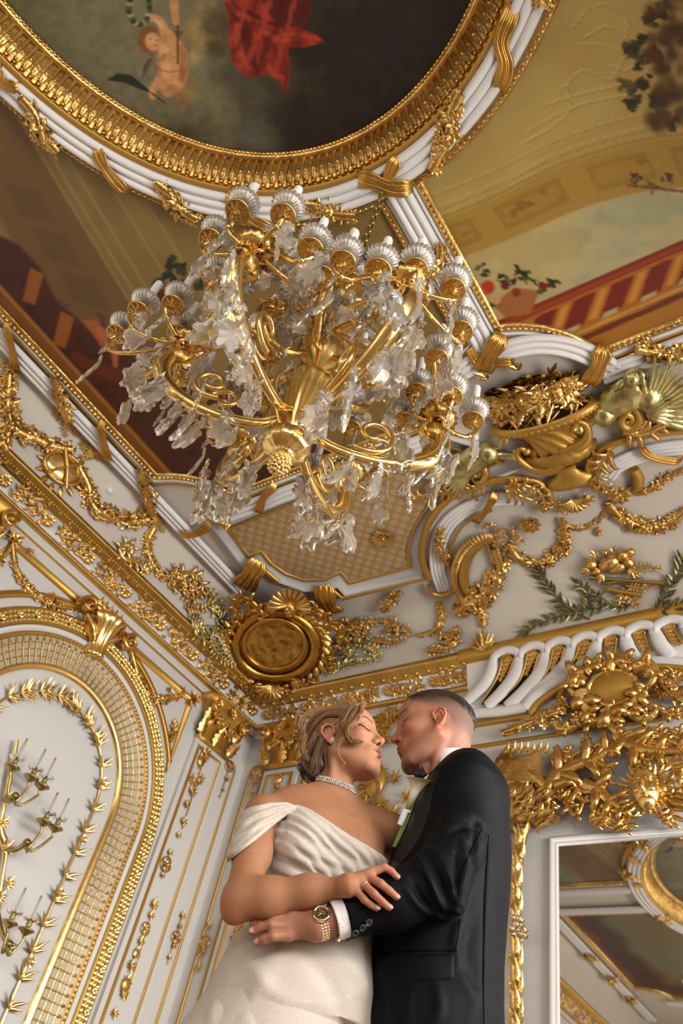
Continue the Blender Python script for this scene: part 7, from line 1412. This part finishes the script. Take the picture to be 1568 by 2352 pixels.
# hair
HAIR = vmat('hair', 0.38, Specular_IOR_Level=0.6)
def hl(f, l, u): return HB.w((f, l, u))
def hproj(p, k=1.0):   # onto the scalp ellipsoid
    c = np.array([-0.014, 0, 0.045]); r = np.array([0.112, 0.086, 0.098]); q = (np.asarray(p) - c) / r; return c + q / np.linalg.norm(q) * r * k
Rh = random.Random(5); mb = MB(); bun = np.array([-0.074, -0.030, -0.038])
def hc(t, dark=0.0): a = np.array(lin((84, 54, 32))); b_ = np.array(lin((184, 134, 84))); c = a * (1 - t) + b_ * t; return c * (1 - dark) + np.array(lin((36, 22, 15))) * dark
def hairbase(P):
    q = HB.l(P); d = elp(q, (-0.014, 0, 0.045), (0.108, 0.082, 0.094)); d = smin(d, elp(q, (-0.07, 0, -0.01), (0.045, 0.06, 0.055)), 0.03); d = smin(d, elp(q, bun, (0.040, 0.045, 0.052)), 0.02); d = smin(d, elp(q, (-0.048, -0.042, -0.03), (0.028, 0.03, 0.045)), 0.015)
    hair_ = 0.052 + 0.4 * np.clip(-q[:, 2] + 0.05, 0, 1); face = q[:, 0] - np.interp(q[:, 2], [-0.08, -0.02, 0.0, 0.03, 0.05, 0.08, 0.10, 0.15], [-0.04, -0.034, -0.028, 0.012, 0.042, 0.062, 0.07, 0.08]); return smax(d, face, 0.006) * HB.k
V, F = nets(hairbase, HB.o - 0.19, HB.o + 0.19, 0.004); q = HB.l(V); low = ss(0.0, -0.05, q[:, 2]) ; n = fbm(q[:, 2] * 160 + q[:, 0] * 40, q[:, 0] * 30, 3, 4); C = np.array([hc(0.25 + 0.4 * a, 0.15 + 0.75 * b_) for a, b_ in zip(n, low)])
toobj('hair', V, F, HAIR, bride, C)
for k in range(900):
    s = Rh.choice((-1, -1, 1)); u = Rh.random()
    if u < 0.62: th = Rh.uniform(0.0, 1.0); st = (0.078 - 0.045 * th ** 2, s * (0.012 + 0.066 * th), 0.10 - 0.055 * th); md = (0.0 - 0.02 * th, s * (0.03 + 0.06 * th), 0.14 - 0.08 * th); m2 = (-0.085, s * (0.02 + 0.03 * th), 0.06 - 0.06 * th)
    else: th = Rh.random(); st = (-0.022 - 0.02 * th, s * 0.074, 0.01 - 0.085 * th * 0.75); md = (-0.06, s * 0.07, 0.02 - 0.06 * th); m2 = (-0.09, s * 0.045, -0.01 - 0.02 * th)
    P = spl([st, md, m2, bun + np.array([Rh.uniform(-.02, .02), s * 0.02, Rh.uniform(-.02, .02)])], 14); kk = 1.0 + Rh.uniform(-0.01, 0.035); P = np.array([hproj(p, kk) if i < 11 else p * 0.6 + hproj(p, kk) * 0.4 for i, p in enumerate(P)])
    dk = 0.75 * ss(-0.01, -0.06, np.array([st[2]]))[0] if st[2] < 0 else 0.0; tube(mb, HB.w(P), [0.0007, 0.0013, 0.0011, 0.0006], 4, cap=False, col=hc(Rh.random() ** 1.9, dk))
for k in range(260):   # twisted low bun
    a0 = Rh.uniform(0, 2 * PI); r = Rh.uniform(0.018, 0.036); c = bun + np.array([Rh.uniform(-.008, .004), 0, Rh.uniform(-.03, .018)]); t = np.linspace(a0, a0 + Rh.uniform(1.5, 3.2), 12); tilt = Rh.uniform(-0.5, 0.9)
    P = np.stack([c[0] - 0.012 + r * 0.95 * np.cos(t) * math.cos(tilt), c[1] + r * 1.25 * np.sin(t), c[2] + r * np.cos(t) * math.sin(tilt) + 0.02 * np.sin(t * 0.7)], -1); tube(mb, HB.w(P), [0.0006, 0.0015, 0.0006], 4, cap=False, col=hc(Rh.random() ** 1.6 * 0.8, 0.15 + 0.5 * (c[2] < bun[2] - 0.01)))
def lockpx(pts, h0, n, spread, w=0.0018, t0=0.4, dark=0.0, dh=0.0):
    w *= 0.62
    for k in range(int(n * 2.2)):
        o = Rh.gauss(0, spread); o2 = Rh.gauss(0, spread * 0.6); P = spl([pt(x + o * (0.4 + 0.6 * i / len(pts)) , y + o2, h0 + dh * i / len(pts) + Rh.gauss(0, 0.004)) for i, (x, y) in enumerate(pts)], 20); tube(mb, P, [w * 0.6, w, w * 0.8, w * 0.25], 4, cap=False, col=hc(min(1, t0 + Rh.random() * 0.6), dark))
lockpx([(836, 1616), (812, 1640), (800, 1672), (806, 1700), (828, 1704)], 1.965, 42, 5, t0=0.25, dh=-0.02); lockpx([(832, 1618), (828, 1640), (816, 1658), (800, 1676), (808, 1700), (824, 1706)], 1.955, 34, 4, t0=0.4, dh=-0.02)
lockpx([(815, 1615), (795, 1640), (787, 1668), (800, 1694)], 1.965, 34, 6, t0=0.1, dh=-0.02); lockpx([(786, 1700), (776, 1716), (780, 1738), (792, 1752), (787, 1758)], 1.95, 7, 1.5, w=0.0011, t0=0.5); lockpx([(800, 1690), (786, 1698), (778, 1712)], 1.95, 12, 3, w=0.0012, t0=0.4)
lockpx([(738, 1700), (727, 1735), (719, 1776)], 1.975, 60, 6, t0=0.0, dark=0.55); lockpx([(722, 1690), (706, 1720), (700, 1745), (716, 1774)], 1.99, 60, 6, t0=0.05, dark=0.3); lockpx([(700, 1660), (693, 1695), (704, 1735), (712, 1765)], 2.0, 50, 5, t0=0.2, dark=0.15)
lockpx([(846, 1770), (868, 1800), (862, 1830), (852, 1850)], 2.10, 26, 3.5, w=0.0012, t0=0.8); lockpx([(828, 1800), (822, 1812), (838, 1810), (848, 1800)], 2.08, 8, 1.5, w=0.001, t0=0.7); lockpx([(742, 1625), (704, 1640), (688, 1665), (700, 1690), (690, 1700)], 1.99, 14, 4, w=0.0014, t0=0.35); lockpx([(712, 1648), (690, 1636), (680, 1655), (690, 1680)], 2.0, 14, 3, w=0.0016, t0=0.3); lockpx([(700, 1690), (696, 1720), (706, 1745)], 1.97, 16, 4, w=0.0016, t0=0.3)
obj('hair_strands', mb, HAIR, bride, color=True)
LASH = mat('eyelash', (0.015, 0.01, 0.008), 0.5); mb = MB()
for k in range(16): t = k / 15; a = HB.w((0.0905 - 0.011 * t, -(0.0185 + 0.033 * t), 0.0155 + 0.002 * t)); tube(mb, [a, a + (HB.R @ np.array([0.003, -0.0015 - 0.002 * t, -0.0045])) , a + (HB.R @ np.array([0.006, -0.003 - 0.004 * t, -0.008]))], [0.0005, 0.0004, 0.0002], 4)
obj('eyelashes', mb, LASH, bride)
DIA = mat('diamond', (0.92, 0.88, 0.82), 0.08, 0.75, bump=0.5, scale=300)
mb = MB(); 
e0 = HB.w((0.003, -0.0785, -0.024)) - NB * 0 
for k in range(19): r = 0.0 if k == 0 else (0.0042 if k < 7 else 0.0078); a = k * 1.05; c = e0 + HB.R @ np.array([r * math.cos(a), -0.006 + r * 0.3, r * math.sin(a)]); blob(mb, frame(c, (0, 0, 1)), 0.0023, (6, 4))
obj('earring', mb, DIA, bride); mb = MB()
from mathutils.bvhtree import BVHTree
bb = BVHTree.FromPolygons([tuple(v) for v in bV], [tuple(f) for f in bF])
def onb(px, py, off):
    r = bb.ray_cast(Vector(CAM), Vector(unit(ray(px, py))), 6.0)
    return (np.array(r[0]) + np.array(r[1]) * off, np.array(r[1])) if r[0] is not None else (None, None)
for dy in (-4.5, -1.5, 2.0, 5.0):
    for x, y in spl([(717, 1786), (735, 1788), (765, 1795), (795, 1806), (816, 1817)], 34 if dy in (-4.5, 5.0) else 30):
        p, n = onb(x - dy * 0.25, y + dy, 0.0022)
        if p is not None: blob(mb, frame(p, n), 0.0024 if dy in (-4.5, 5.0) else 0.0029, (6, 4))
obj('necklace', mb, DIA, bride); mb = MB(); tube(mb, tf(np.c_[arc(0, 0, 0.0022, 0, 350, 14), np.zeros(14)], frame(HB.w((0.106, 0, -0.0345)), HB.R[:, 0] * 0.3 + HB.R[:, 1])), 0.0007, 5, closed=True); obj('nose_ring', mb, BRASS, bride)
# ---------------------------------------------------------------- groom
gLS, gLE, gLW = pt(1098, 1822, 2.00), pt(1003, 2032, 1.865), pt(752, 2118, 1.835)
gN = pt(1046, 1766, 2.09); UG = unit(np.array([RM[0, 0], RM[0, 1], 0])); DG = np.array([UG[1], -UG[0], 0.0])     # image right, towards camera
gsecs = [sec(1766, 1024, 1088, 2.10, 0.07), sec(1776, 1012, 1112, 2.10, 0.13), sec(1792, 1000, 1134, 2.10, 0.18), sec(1814, 982, 1150, 2.10, 0.205), sec(1840, 958, 1162, 2.10, 0.215), sec(1900, 926, 1171, 2.10, 0.21), sec(1960, 905, 1174, 2.10, 0.205), sec(2040, 880, 1171, 2.10, 0.20), sec(2120, 858, 1164, 2.10, 0.20), sec(2200, 841, 1158, 2.10, 0.205), sec(2280, 827, 1157, 2.10, 0.21), sec(2352, 815, 1159, 2.10, 0.215), sec(2480, 795, 1165, 2.10, 0.22)]
gRS = gLS - DG * 0.36; gRE = gRS + np.array([-0.10, 0.02, -0.27]); gRW = gRE + np.array([-0.22, -0.10, 0.02])
def sleeve(P, grow=0.0):
    a = chain(P, [gLS, gLS * 0.5 + gLE * 0.5, gLE], [0.072 + grow, 0.068 + grow, 0.064 + grow], 0.03); w = gLE + (gLW - gLE) * 0.86
    b = chain(P, [gLE, gLE * 0.5 + w * 0.5, w], [0.064 + grow, 0.060 + grow, 0.047 + grow], 0.03); d = smin(a, b, 0.03)
    return smax(d, (P - w) @ unit(gLW - gLE), 0.004)
def jacket(P):
    d = column(P, gsecs, UG); d = smin(d, cap(P, gN + UG * 0.012 + np.array([0, 0, -0.080]) + DG * 0.03, gLS + np.array([0, 0, -0.004]), 0.046, 0.066), 0.05); d = smin(d, cap(P, gN + np.array([0, 0, -0.082]) - DG * 0.04, gRS, 0.048, 0.064), 0.05)
    d = smin(d, sleeve(P), 0.020); d = smin(d, chain(P, [gRS, gRE, gRE * 0.3 + gRW * 0.7], [0.064, 0.055, 0.045], 0.03), 0.02)
    d = smax(d, -cap(P, gN + np.array([0, 0, -0.03]), HG.w((-0.03, 0, 0.0)), 0.064, 0.066), 0.006); return smax(d, 0.80 - P[:, 2], 0.004)
V, F = nets(jacket, (3.24, -3.20, 0.78), (4.04, -2.24, 1.66), 0.0042, 1.8); N = vnormals(V, F)
GFO = [([(905, 2002), (940, 1975), (985, 1955), (1030, 1968)], 9, 0.005), ([(960, 1975), (985, 2020), (1002, 2060), (1018, 2088)], 8, 0.009), ([(985, 1968), (1010, 2020), (1022, 2060)], 7, -0.007), ([(1018, 1985), (1035, 2030), (1042, 2078)], 7, 0.007), ([(1062, 1935), (1066, 1985), (1055, 2040), (1046, 2080)], 8, 0.009), ([(1045, 1960), (1050, 2010), (1040, 2050)], 6, -0.007),
       ([(1072, 1905), (1088, 1950), (1090, 1990)], 7, 0.006), ([(1100, 1890), (1085, 1935), (1080, 1990)], 6, -0.006), ([(1030, 2085), (1052, 2088), (1062, 2070)], 8, 0.010), ([(1000, 2100), (1018, 2106), (1040, 2095)], 7, 0.006), ([(925, 2030), (955, 2075), (985, 2100)], 9, 0.005), ([(945, 2020), (970, 2065), (995, 2090)], 7, -0.005),
       ([(1000, 1880), (1040, 1870), (1075, 1885)], 12, 0.004), ([(1020, 1920), (1060, 1900), (1100, 1900)], 9, -0.005), ([(1090, 1880), (1110, 1920), (1100, 1960)], 8, -0.008), ([(1112, 1915), (1095, 1945), (1085, 1975)], 6, 0.006), ([(985, 1800), (1000, 1850), (990, 1900)], 16, -0.004),
       ([(1060, 2105), (1045, 2160), (1050, 2210)], 14, 0.006), ([(1085, 2120), (1072, 2190), (1090, 2260)], 14, -0.004), ([(1000, 2260), (1010, 2310), (1000, 2352)], 14, 0.005), ([(1060, 2240), (1090, 2300), (1080, 2352)], 16, 0.004), ([(870, 2260), (880, 2352)], 14, -0.004), ([(940, 2265), (935, 2352)], 14, 0.004), ([(1122, 1905), (1118, 1990), (1112, 2100), (1110, 2230), (1110, 2360)], 2.6, -0.004), ([(1104, 2100), (1102, 2230), (1100, 2360)], 8, 0.0015)]
V = folds(V, N, [(a, b, c * 1.35) for a, b, c in GFO]); V = V + N * (0.004 * (fbm(V[:, 0] * 9 + 3, V[:, 2] * 7 + V[:, 1] * 6, 3, 9) - 0.5))[:, None]
SUIT = mat('black_wool', (0.004, 0.0045, 0.006), 0.55, bump=0.12, scale=420, spec=0.09); SATIN = mat('black_satin', (0.006, 0.006, 0.008), 0.4, spec=0.3)
groom = thing('person', (3.60, -2.66, 0.0), 'person with short cropped dark hair in black suit, arm round the one in white', 'person')
jk = toobj('suit_jacket', V, F, SUIT, groom)
from mathutils.bvhtree import BVHTree
jb = BVHTree.FromPolygons([tuple(v) for v in V], [tuple(f) for f in F])
def onj(px, py, off=0.0, tree=None):
    w = ray(px, py); r = (tree or jb).ray_cast(Vector(CAM), Vector(unit(w)), 6.0)
    if r[0] is None: return pt(px, py, 1.9), -unit(w)
    return np.array(r[0]) + np.array(r[1]) * off, np.array(r[1])
def patch(px0, py0, corners, nu, nv, off, name, m, par, tree=None, bev=0.0):
    a, b, c, d = [np.array(q, float) for q in corners]; top, bot = [], []
    for i in range(nu):
        for j in range(nv):
            u, v = i / (nu - 1), j / (nv - 1); q = (a * (1 - u) + b * u) * (1 - v) + (d * (1 - u) + c * u) * v; e = min(u, 1 - u, v, 1 - v); p, n = onj(q[0], q[1], off if e > 0 else -0.002, tree); top.append(p)
    mb = MB(); mb.add(top, _grid(nu, nv)); return obj(name, mb, m, par)
patch(0, 0, [(862, 2192), (1046, 2186), (1045, 2254), (866, 2262)], 26, 10, 0.004, 'pocket_flap', SUIT, jk)
mb = MB()
for pts in ([(862, 2190), (950, 2184), (1048, 2184)], [(1122, 1915), (1114, 2050), (1110, 2230), (1111, 2355)], [(1105, 1905), (1080, 1955), (1058, 2010), (1052, 2060)], [(1056, 2110), (1050, 2160), (1044, 2184)]):
    P = np.array([onj(x, y, 0.0005)[0] for x, y in spl(pts, 30)]); tube(mb, P, 0.0009, 4)
obj('seams', mb, mat('black_thread', (0.001, 0.001, 0.001), 0.9, spec=0.0), jk)
# lapel and front edge
mb = MB(); rows = []
for t in np.linspace(0, 1, 26):
    x = np.interp(t, [0, 0.15, 0.35, 0.6, 0.8, 1], [992, 968, 948, 922, 902, 884]); y = np.interp(t, [0, 0.15, 0.35, 0.6, 0.8, 1], [1772, 1805, 1850, 1915, 1960, 2005]); w = 10 + 26 * math.sin(PI * min(1, t * 1.0)) 
    for s in (0, 0.33, 0.66, 1.0): p, n = onj(x + w * s + 5, y + w * s * 0.25, 0.007 if 0 < s < 1 else (0.004 if s == 0 else 0.0)); rows.append(p)
mb.add(rows, _grid(26, 4)); obj('lapel', mb, SATIN, jk)
BTN = mat('dark_horn_button', (0.035, 0.04, 0.04), 0.3); o0 = None
for x, y in ((799, 2152), (816, 2141), (832, 2130), (846, 2118)):
    p, n = onj(x, y, 0.0015); mb = MB(); M = frame(p, n, (0, 0, 1)); lathe(mb, M, [(0, 0.0015), (0.0035, 0.0012), (0.0052, 0.0016), (0.006, 0.0034), (0.0075, 0.0032), (0.0082, 0.001), (0.0078, -0.001)], 20)
    b_ = obj('sleeve_button', mb, BTN, jk); mb = MB()
    for a in range(4): blob(mb, M, (0.0009, 0.0009, 0.0006), (6, 4), off=(0.0018 * (1 if a < 2 else -1), 0.0018 * (1 if a % 2 else -1), 0.0016))
    obj('button_hole', mb, DARK, b_)
# shirt: collar and cuff
SHIRT = mat('white_cotton', (0.83, 0.79, 0.78), 0.6, bump=0.05, scale=300)
nk0, nk1 = gN + np.array([0.0, 0.0, -0.05]), HG.w((-0.035, 0, -0.02))
def collar(P):
    a = cap(P, gN + np.array([0, 0, -0.06]), gN + (nk1 - gN) * 0.9, 0.0675, 0.0655); px, py = proj(P)
    t = (P - gN) @ unit(nk1 - gN); fwd = (P - gN) @ HG.R[:, 0]; top = t - (0.036 + 0.010 * fwd / 0.06); return smax(smax(a, -(a + 0.007), 0.001), smax(top, -0.05 - t, 0.002), 0.002)
V, F = nets(collar, gN - 0.13, gN + np.array([0.13, 0.13, 0.12]), 0.0028); toobj('shirt_collar', V, F, SHIRT, groom)
wdir = unit(gLW - gLE); ws = gLE + (gLW - gLE) * 0.86
def cuff(P): s = (P - ws) @ wdir; a = cap(P, ws - wdir * 0.03, ws + wdir * 0.05, 0.043, 0.041); return smax(smax(a, -(a + 0.004), 0.001), smax(-0.025 - s, s - 0.026, 0.002), 0.002)
V, F = nets(cuff, ws - 0.08, ws + 0.08, 0.0025); toobj('shirt_cuff', V, F, SHIRT, groom)
mb = MB(); p = pt(776, 2160, 1.80); blob(mb, frame(p, DG), (0.007, 0.005, 0.003)); obj('cufflink', mb, BRASS, groom)
# body
GH = 1.835
def gh(x, y, dh=0.0): return pt(x, y, GH + dh)
GFI = [([gh(663, 2148), gh(626, 2150, -0.012), gh(606, 2158, -0.004), gh(593, 2163, 0.004)], [0.0118, 0.0105, 0.0096, 0.0088]), ([gh(662, 2128), gh(622, 2124, -0.012), gh(598, 2130, -0.004), gh(580, 2138, 0.002)], [0.0125, 0.0112, 0.010, 0.0092]),
       ([gh(664, 2112), gh(628, 2106, -0.004), gh(600, 2112, 0.008), gh(582, 2122, 0.016)], [0.0125, 0.0112, 0.010, 0.0092]), ([gh(672, 2098), gh(640, 2088, 0.004), gh(616, 2092, 0.012), gh(598, 2100, 0.018)], [0.0125, 0.0108, 0.010, 0.009]), ([gh(722, 2092, 0.01), gh(700, 2070, 0.02), gh(684, 2056, 0.028)], [0.014, 0.012, 0.0095])]
def ghand(P):
    d = chain(P, [gLW, gh(725, 2124), gh(700, 2124)], [0.027, 0.030, 0.022], 0.02)
    for k, r in zip(((663, 2148), (662, 2128), (664, 2112), (672, 2098)), (0.0128, 0.0135, 0.0135, 0.0135)): d = smin(d, cap(P, gh(722, 2122, 0.006), gh(k[0], k[1]), 0.020, r), 0.012)
    return smin(d, fingers(P, GFI), 0.006)
def gbody(P):
    q = HG.l(P); d = headsdf(q, True) * HG.k; d = smin(d, cap(P, HG.w((-0.034, 0, 0.0)), gN + np.array([0, 0, -0.05]), 0.055, 0.061), 0.03)
    for s in (-1, 1): d = smin(d, cap(P, HG.w((-0.015, s * 0.05, -0.03)), HG.w((0.02, s * 0.012, -0.17)), 0.010, 0.010), 0.02)
    d = smin(d, elp(q, (0.03, 0, -0.115), (0.016, 0.014, 0.018)) * HG.k, 0.02); t = column(P, gsecs, UG) + 0.02; d = smin(d, t, 0.02); ar = chain(P, [gLS, gLE, gLW], [0.05, 0.042, 0.028], 0.02); ar2 = chain(P, [gRS, gRE, gRW], [0.05, 0.042, 0.028], 0.02)
    d = smin(d, smin(ar, ar2, 0.01), 0.02); return smin(d, ghand(P), 0.01)
V, F = nets(gbody, (3.20, -3.20, 0.84), (3.98, -2.26, 1.90), 0.003, 1.8); q = HG.l(V)
Cb = np.tile(lin((160, 106, 80)), (len(V), 1)); nn = fbm(V[:, 0] * 40, V[:, 2] * 40 + V[:, 1] * 20, 4, 1); Cb *= (0.92 + 0.16 * nn)[:, None]; Fc = facecol(q, (168, 112, 85), (136, 76, 62), (62, 40, 30), True); isH = np.linalg.norm(q, axis=1) < 0.2
Cb = np.where(isH[:, None], Fc, Cb); jawm = ss(-0.035, -0.06, q[:, 2] + 0.02 * fbm(q[:, 0] * 40, q[:, 2] * 40, 2, 3)) * ss(-0.005, 0.03, q[:, 0]) * isH * ss(-0.15, -0.11, q[:, 2]); Cb = mixc(Cb, lin((128, 84, 66)), 0.45 * jawm)
grain = fbm(q[:, 0] * 420, q[:, 2] * 420 + q[:, 1] * 300, 2, 6); hl0 = np.interp(q[:, 0], [-0.12, -0.06, -0.03, 0.0, 0.03, 0.06, 0.09], [-0.035, -0.03, 0.0, 0.035, 0.045, 0.062, 0.085])
sc = ss(-0.012, 0.03, q[:, 2] - hl0 + 0.012 * (grain - 0.5)) * isH * (np.linalg.norm(np.stack([q[:, 0] + 0.004, (np.abs(q[:, 1]) - 0.08) * 1.2, q[:, 2] - 0.003], -1), axis=1) > 0.036); sc = np.where(q[:, 0] > 0.07, 0, sc); fade = ss(0.035, 0.10, q[:, 2]); Cb = mixc(Cb, lin((104, 80, 66)), sc * 0.8); Cb = mixc(Cb, lin((40, 30, 25)), sc * fade * (0.8 + 0.4 * grain))
hd = ghand(V); Cb = mixc(Cb, lin((164, 108, 80)), 0.5 * ss(0.01, -0.005, hd))
for pts, rr in GFI: Cb = mixc(Cb, lin((170, 98, 76)), 0.4 * ss(0.018, 0.008, np.linalg.norm(V - pts[-1], axis=1))); Cb = mixc(Cb, lin((150, 80, 60)), 0.35 * ss(0.012, 0.004, np.linalg.norm(V - pts[1], axis=1)))
px, py = proj(V)
for (x, y, r) in ((965, 1693, 1.4), (955, 1672, 1.0), (975, 1700, 1.0), (1030, 1688, 1.0)): Cb = mixc(Cb, lin((120, 70, 50)), 0.6 * ss(r + 0.8, r - 0.6, np.hypot(px - x, py - y)))
tat = ss(7, 4, np.abs(py - 2158)) * ss(688, 694, px) * ss(730, 724, px) * (np.sin(px * 1.9) > -0.2) * (hd < 0.012); Cb = mixc(Cb, lin((96, 66, 56)), 0.5 * tat)
toobj('body', V, F, SKG, groom, np.clip(Cb, 0.003, 0.95))
for pts, rr in GFI[:2]: d_ = unit(pts[-1] - pts[-2]); cam_ = unit(CAM - pts[-1]); n_ = unit(cam_ - d_ * (cam_ @ d_) + np.array([0, 0, 0.3])); nail(frame(pts[-1] + n_ * (rr[-1] - 0.001) + d_ * 0.001, n_, d_), groom, NAIL, w=0.006, l=0.0075)
def ghair(P):
    q = HG.l(P); d = elp(q, (-0.012, 0, 0.052), (0.110, 0.082, 0.096)); d = smin(d, elp(q, (0.04, 0, 0.072), (0.056, 0.066, 0.052)), 0.02); w = 0.004 * np.sin(q[:, 1] * 300 + q[:, 0] * 30 * np.sin(q[:, 1] * 50)) * 0.3
    cut = np.interp(q[:, 0], [-0.13, -0.10, -0.04, 0.02, 0.06, 0.085, 0.1], [0.02, 0.045, 0.078, 0.094, 0.100, 0.094, 0.11]) - q[:, 2]; return smax(d + w + 0.004 * ss(0.035, 0.0, -cut), cut, 0.004) * HG.k
V, F = nets(ghair, HG.o - 0.2, HG.o + 0.2, 0.0032); q = HG.l(V); n = fbm(q[:, 1] * 300, q[:, 0] * 40 + q[:, 2] * 60, 3, 2); C = np.outer(0.7 + 0.8 * n, lin((36, 26, 21))); toobj('hair', V, F, HAIR, groom, C)
# bow tie
BOW = mat('plum_satin', (0.018, 0.008, 0.012), 0.4); mb = MB(); c = pt(963, 1778, 2.02)
for s in (-1, 1):
    leaf(mb, frame(c + np.array([0, 0, -0.004]), DG, UG * -s + np.array([0, 0, 0.3])), 0.022, 0.02, 0.01, curl=0.1)
for x, y, tx, ty in ((966, 1786, 960, 1757), (972, 1786, 969, 1758), (963, 1788, 956, 1763)): a = pt(x, y, 2.02); leaf(mb, frame(a, DG, pt(tx, ty, 2.02) - a), 0.036, 0.013, 0.006)
blob(mb, frame(c, DG), (0.012, 0.012, 0.01)); obj('bow_tie', mb, BOW, groom)
# watch
mb = MB(); wc = ws + wdir * 0.052; Mw = np.eye(4); Mw[:3, 2] = wdir; Mw[:3, 0] = unit(DG - wdir * (DG @ wdir)); Mw[:3, 1] = np.cross(wdir, Mw[:3, 0]); Mw[:3, 3] = wc; WG = mat('watch_gold', (0.88, 0.70, 0.38), 0.18, 1.0)
face_a = 0.28
for k in range(26):
    a = face_a + 0.5 + k * (2 * PI - 1.0) / 26
    for s, w in ((0, 0.0032), (1, 0.0024), (-1, 0.0024)): M2 = Mw @ np.array([[math.cos(a), -math.sin(a), 0, 0.0305 * math.cos(a)], [math.sin(a), math.cos(a), 0, 0.0305 * math.sin(a)], [0, 0, 1, s * 0.0066], [0, 0, 0, 1]]); blob(mb, M2, (0.0026, 0.0036, w * 1.3))
t = obj('wristwatch', mb, WG, groom); fc = tf([[0.0325 * math.cos(face_a), 0.0325 * math.sin(face_a), 0]], Mw)[0]; fn = Mw[:3, :3] @ np.array([math.cos(face_a), math.sin(face_a), 0]); Mf = frame(fc, fn, wdir)
mb = MB(); lathe(mb, Mf, [(0, -0.006), (0.016, -0.006), (0.0195, -0.002), (0.0195, 0.003), (0.0175, 0.0055), (0.0155, 0.0055), (0.015, 0.003), (0, 0.003)], 48, 0.012, 40); obj('watch_case', mb, WG, t)
mb = MB(); lathe(mb, Mf, [(0, 0.0033), (0.0148, 0.0033)], 32); obj('watch_dial', mb, mat('dark_dial', (0.05, 0.035, 0.02), 0.15), t); mb = MB()
for k in range(12): a = k * PI / 6; blob(mb, Mf, (0.0011, 0.0011, 0.0006), (6, 4), off=(0.012 * math.cos(a), 0.012 * math.sin(a), 0.0036))
for r, a in ((0.010, 0.4), (0.007, 2.2)): tube(mb, tf([(0, 0, 0.004), (r * math.cos(a), r * math.sin(a), 0.004)], Mf), 0.0006, 4)
for x, y in ((0.005, 0), (-0.005, 0.0), (0, -0.006)): tube(mb, tf(np.c_[arc(x, y, 0.003, 0, 350, 14), np.full(14, 0.0037)], Mf), 0.0004, 4, closed=True)
obj('watch_hands', mb, WG, t)
# trousers and shoes below the picture
mb = MB(); gc = np.array([gsecs[-1][1], gsecs[-1][2]])
for s in (-1, 1):
    c0 = np.r_[gc, 0.84] + DG * s * 0.09; lathe(mb, np.array([[1, 0, 0, c0[0]], [0, 1, 0, c0[1]], [0, 0, 1, 0], [0, 0, 0, 1]]), [(0.0, 0.90), (0.11, 0.89), (0.105, 0.75), (0.085, 0.5), (0.075, 0.3), (0.068, 0.06), (0.06, 0.05)], 28)
obj('trousers', mb, SUIT, groom); SHOE = mat('black_leather', (0.01, 0.01, 0.01), 0.15)
for s in (-1, 1): c0 = np.r_[gc, 0.0] + DG * s * 0.09; mb = MB(); tube(mb, [c0 - (-UG) * 0.05 + np.array([0, 0, 0.045]), c0 - UG * 0.08 + np.array([0, 0, 0.04]), c0 - UG * 0.2 + np.array([0, 0, 0.03])], [0.045, 0.045, 0.03], 14, flat=0.9); obj('shoe', mb, SHOE, groom)
# boutonniere
PET = vmat('calla_petal', 0.45, Subsurface_Weight=0.2, Subsurface_Scale=0.01); t = thing('boutonniere', pt(930, 1850, 1.98), 'white calla lily boutonniere with green stem pinned to the black lapel', 'flower')
S0, S1 = pt(936, 1858, 1.975), pt(966, 1786, 1.955); ax_ = unit(S1 - S0); Lc = np.linalg.norm(S1 - S0); sd = unit(np.cross(ax_, DG)); M = np.eye(4); M[:3, 0] = sd; M[:3, 1] = np.cross(ax_, sd); M[:3, 2] = ax_; M[:3, 3] = S0
mb = MB(); a = np.linspace(0, 2 * PI, 32); rows = []; cols = []
for i, f in enumerate(np.linspace(0, 1, 16)):
    r = 0.006 + 0.014 * f + 0.030 * max(0, f - 0.55) ** 1.5 * 3.0
    for th in a: zz = f * Lc * (1 + 0.16 * f ** 4 * math.cos(th - 0.5)) - max(0, f - 0.85) * 0.05 * (0.5 + 0.5 * math.cos(th + 1.5)); rows.append((r * math.cos(th) * (1 + 0.25 * f ** 5 * math.cos(th)), r * math.sin(th), zz)); g = ss(0.55, 0.0, np.array([f]))[0]; cols.append(lin((226, 222, 196)) * (1 - g) + lin((120, 136, 40)) * g)
mb.add(tf(rows, M), _grid(16, 32), np.array(cols)); obj('spathe', mb, PET, t, color=True); mb = MB(); tube(mb, tf([(0, 0, Lc * 0.45), (0.001, 0, Lc * 0.9)], M), [0.003, 0.0022], 8); obj('spadix', mb, mat('spadix_yellow', (0.7, 0.5, 0.08), 0.6), t)
STEM = mat('flower_stem', (0.14, 0.20, 0.04), 0.5); 
for dx in (0, 7): mb = MB(); tube(mb, spl([pt(944 + dx, 1846, 1.975), pt(930 + dx, 1880, 1.975), pt(912 + dx * 0.6, 1925, 1.98), pt(903 + dx * 0.4, 1945, 1.985)], 16), [0.0045, 0.004, 0.0035], 8); obj('stem', mb, STEM, t)
mb = MB(); tube(mb, spl([pt(931, 1862, 1.97), pt(924, 1880, 1.97), pt(917, 1896, 1.972)], 8), [0.0085, 0.009, 0.0075], 10); leaf(mb, frame(pt(928, 1862, 1.965), DG, UG), 0.018, 0.012); obj('ribbon_wrap', mb, SHIRT, t)
for (x, y, tx, ty) in ((968, 1800, 990, 1778), (950, 1862, 962, 1830), (975, 1792, 992, 1790)): mb = MB(); a0 = pt(x, y, 1.975); leaf(mb, frame(a0, DG, pt(tx, ty, 1.98) - a0), np.linalg.norm(pt(tx, ty, 1.98) - a0), 0.012, 0.004, curl=0.1); obj('bud_leaf', mb, mat('pale_bud', (0.55, 0.58, 0.30), 0.5), t)
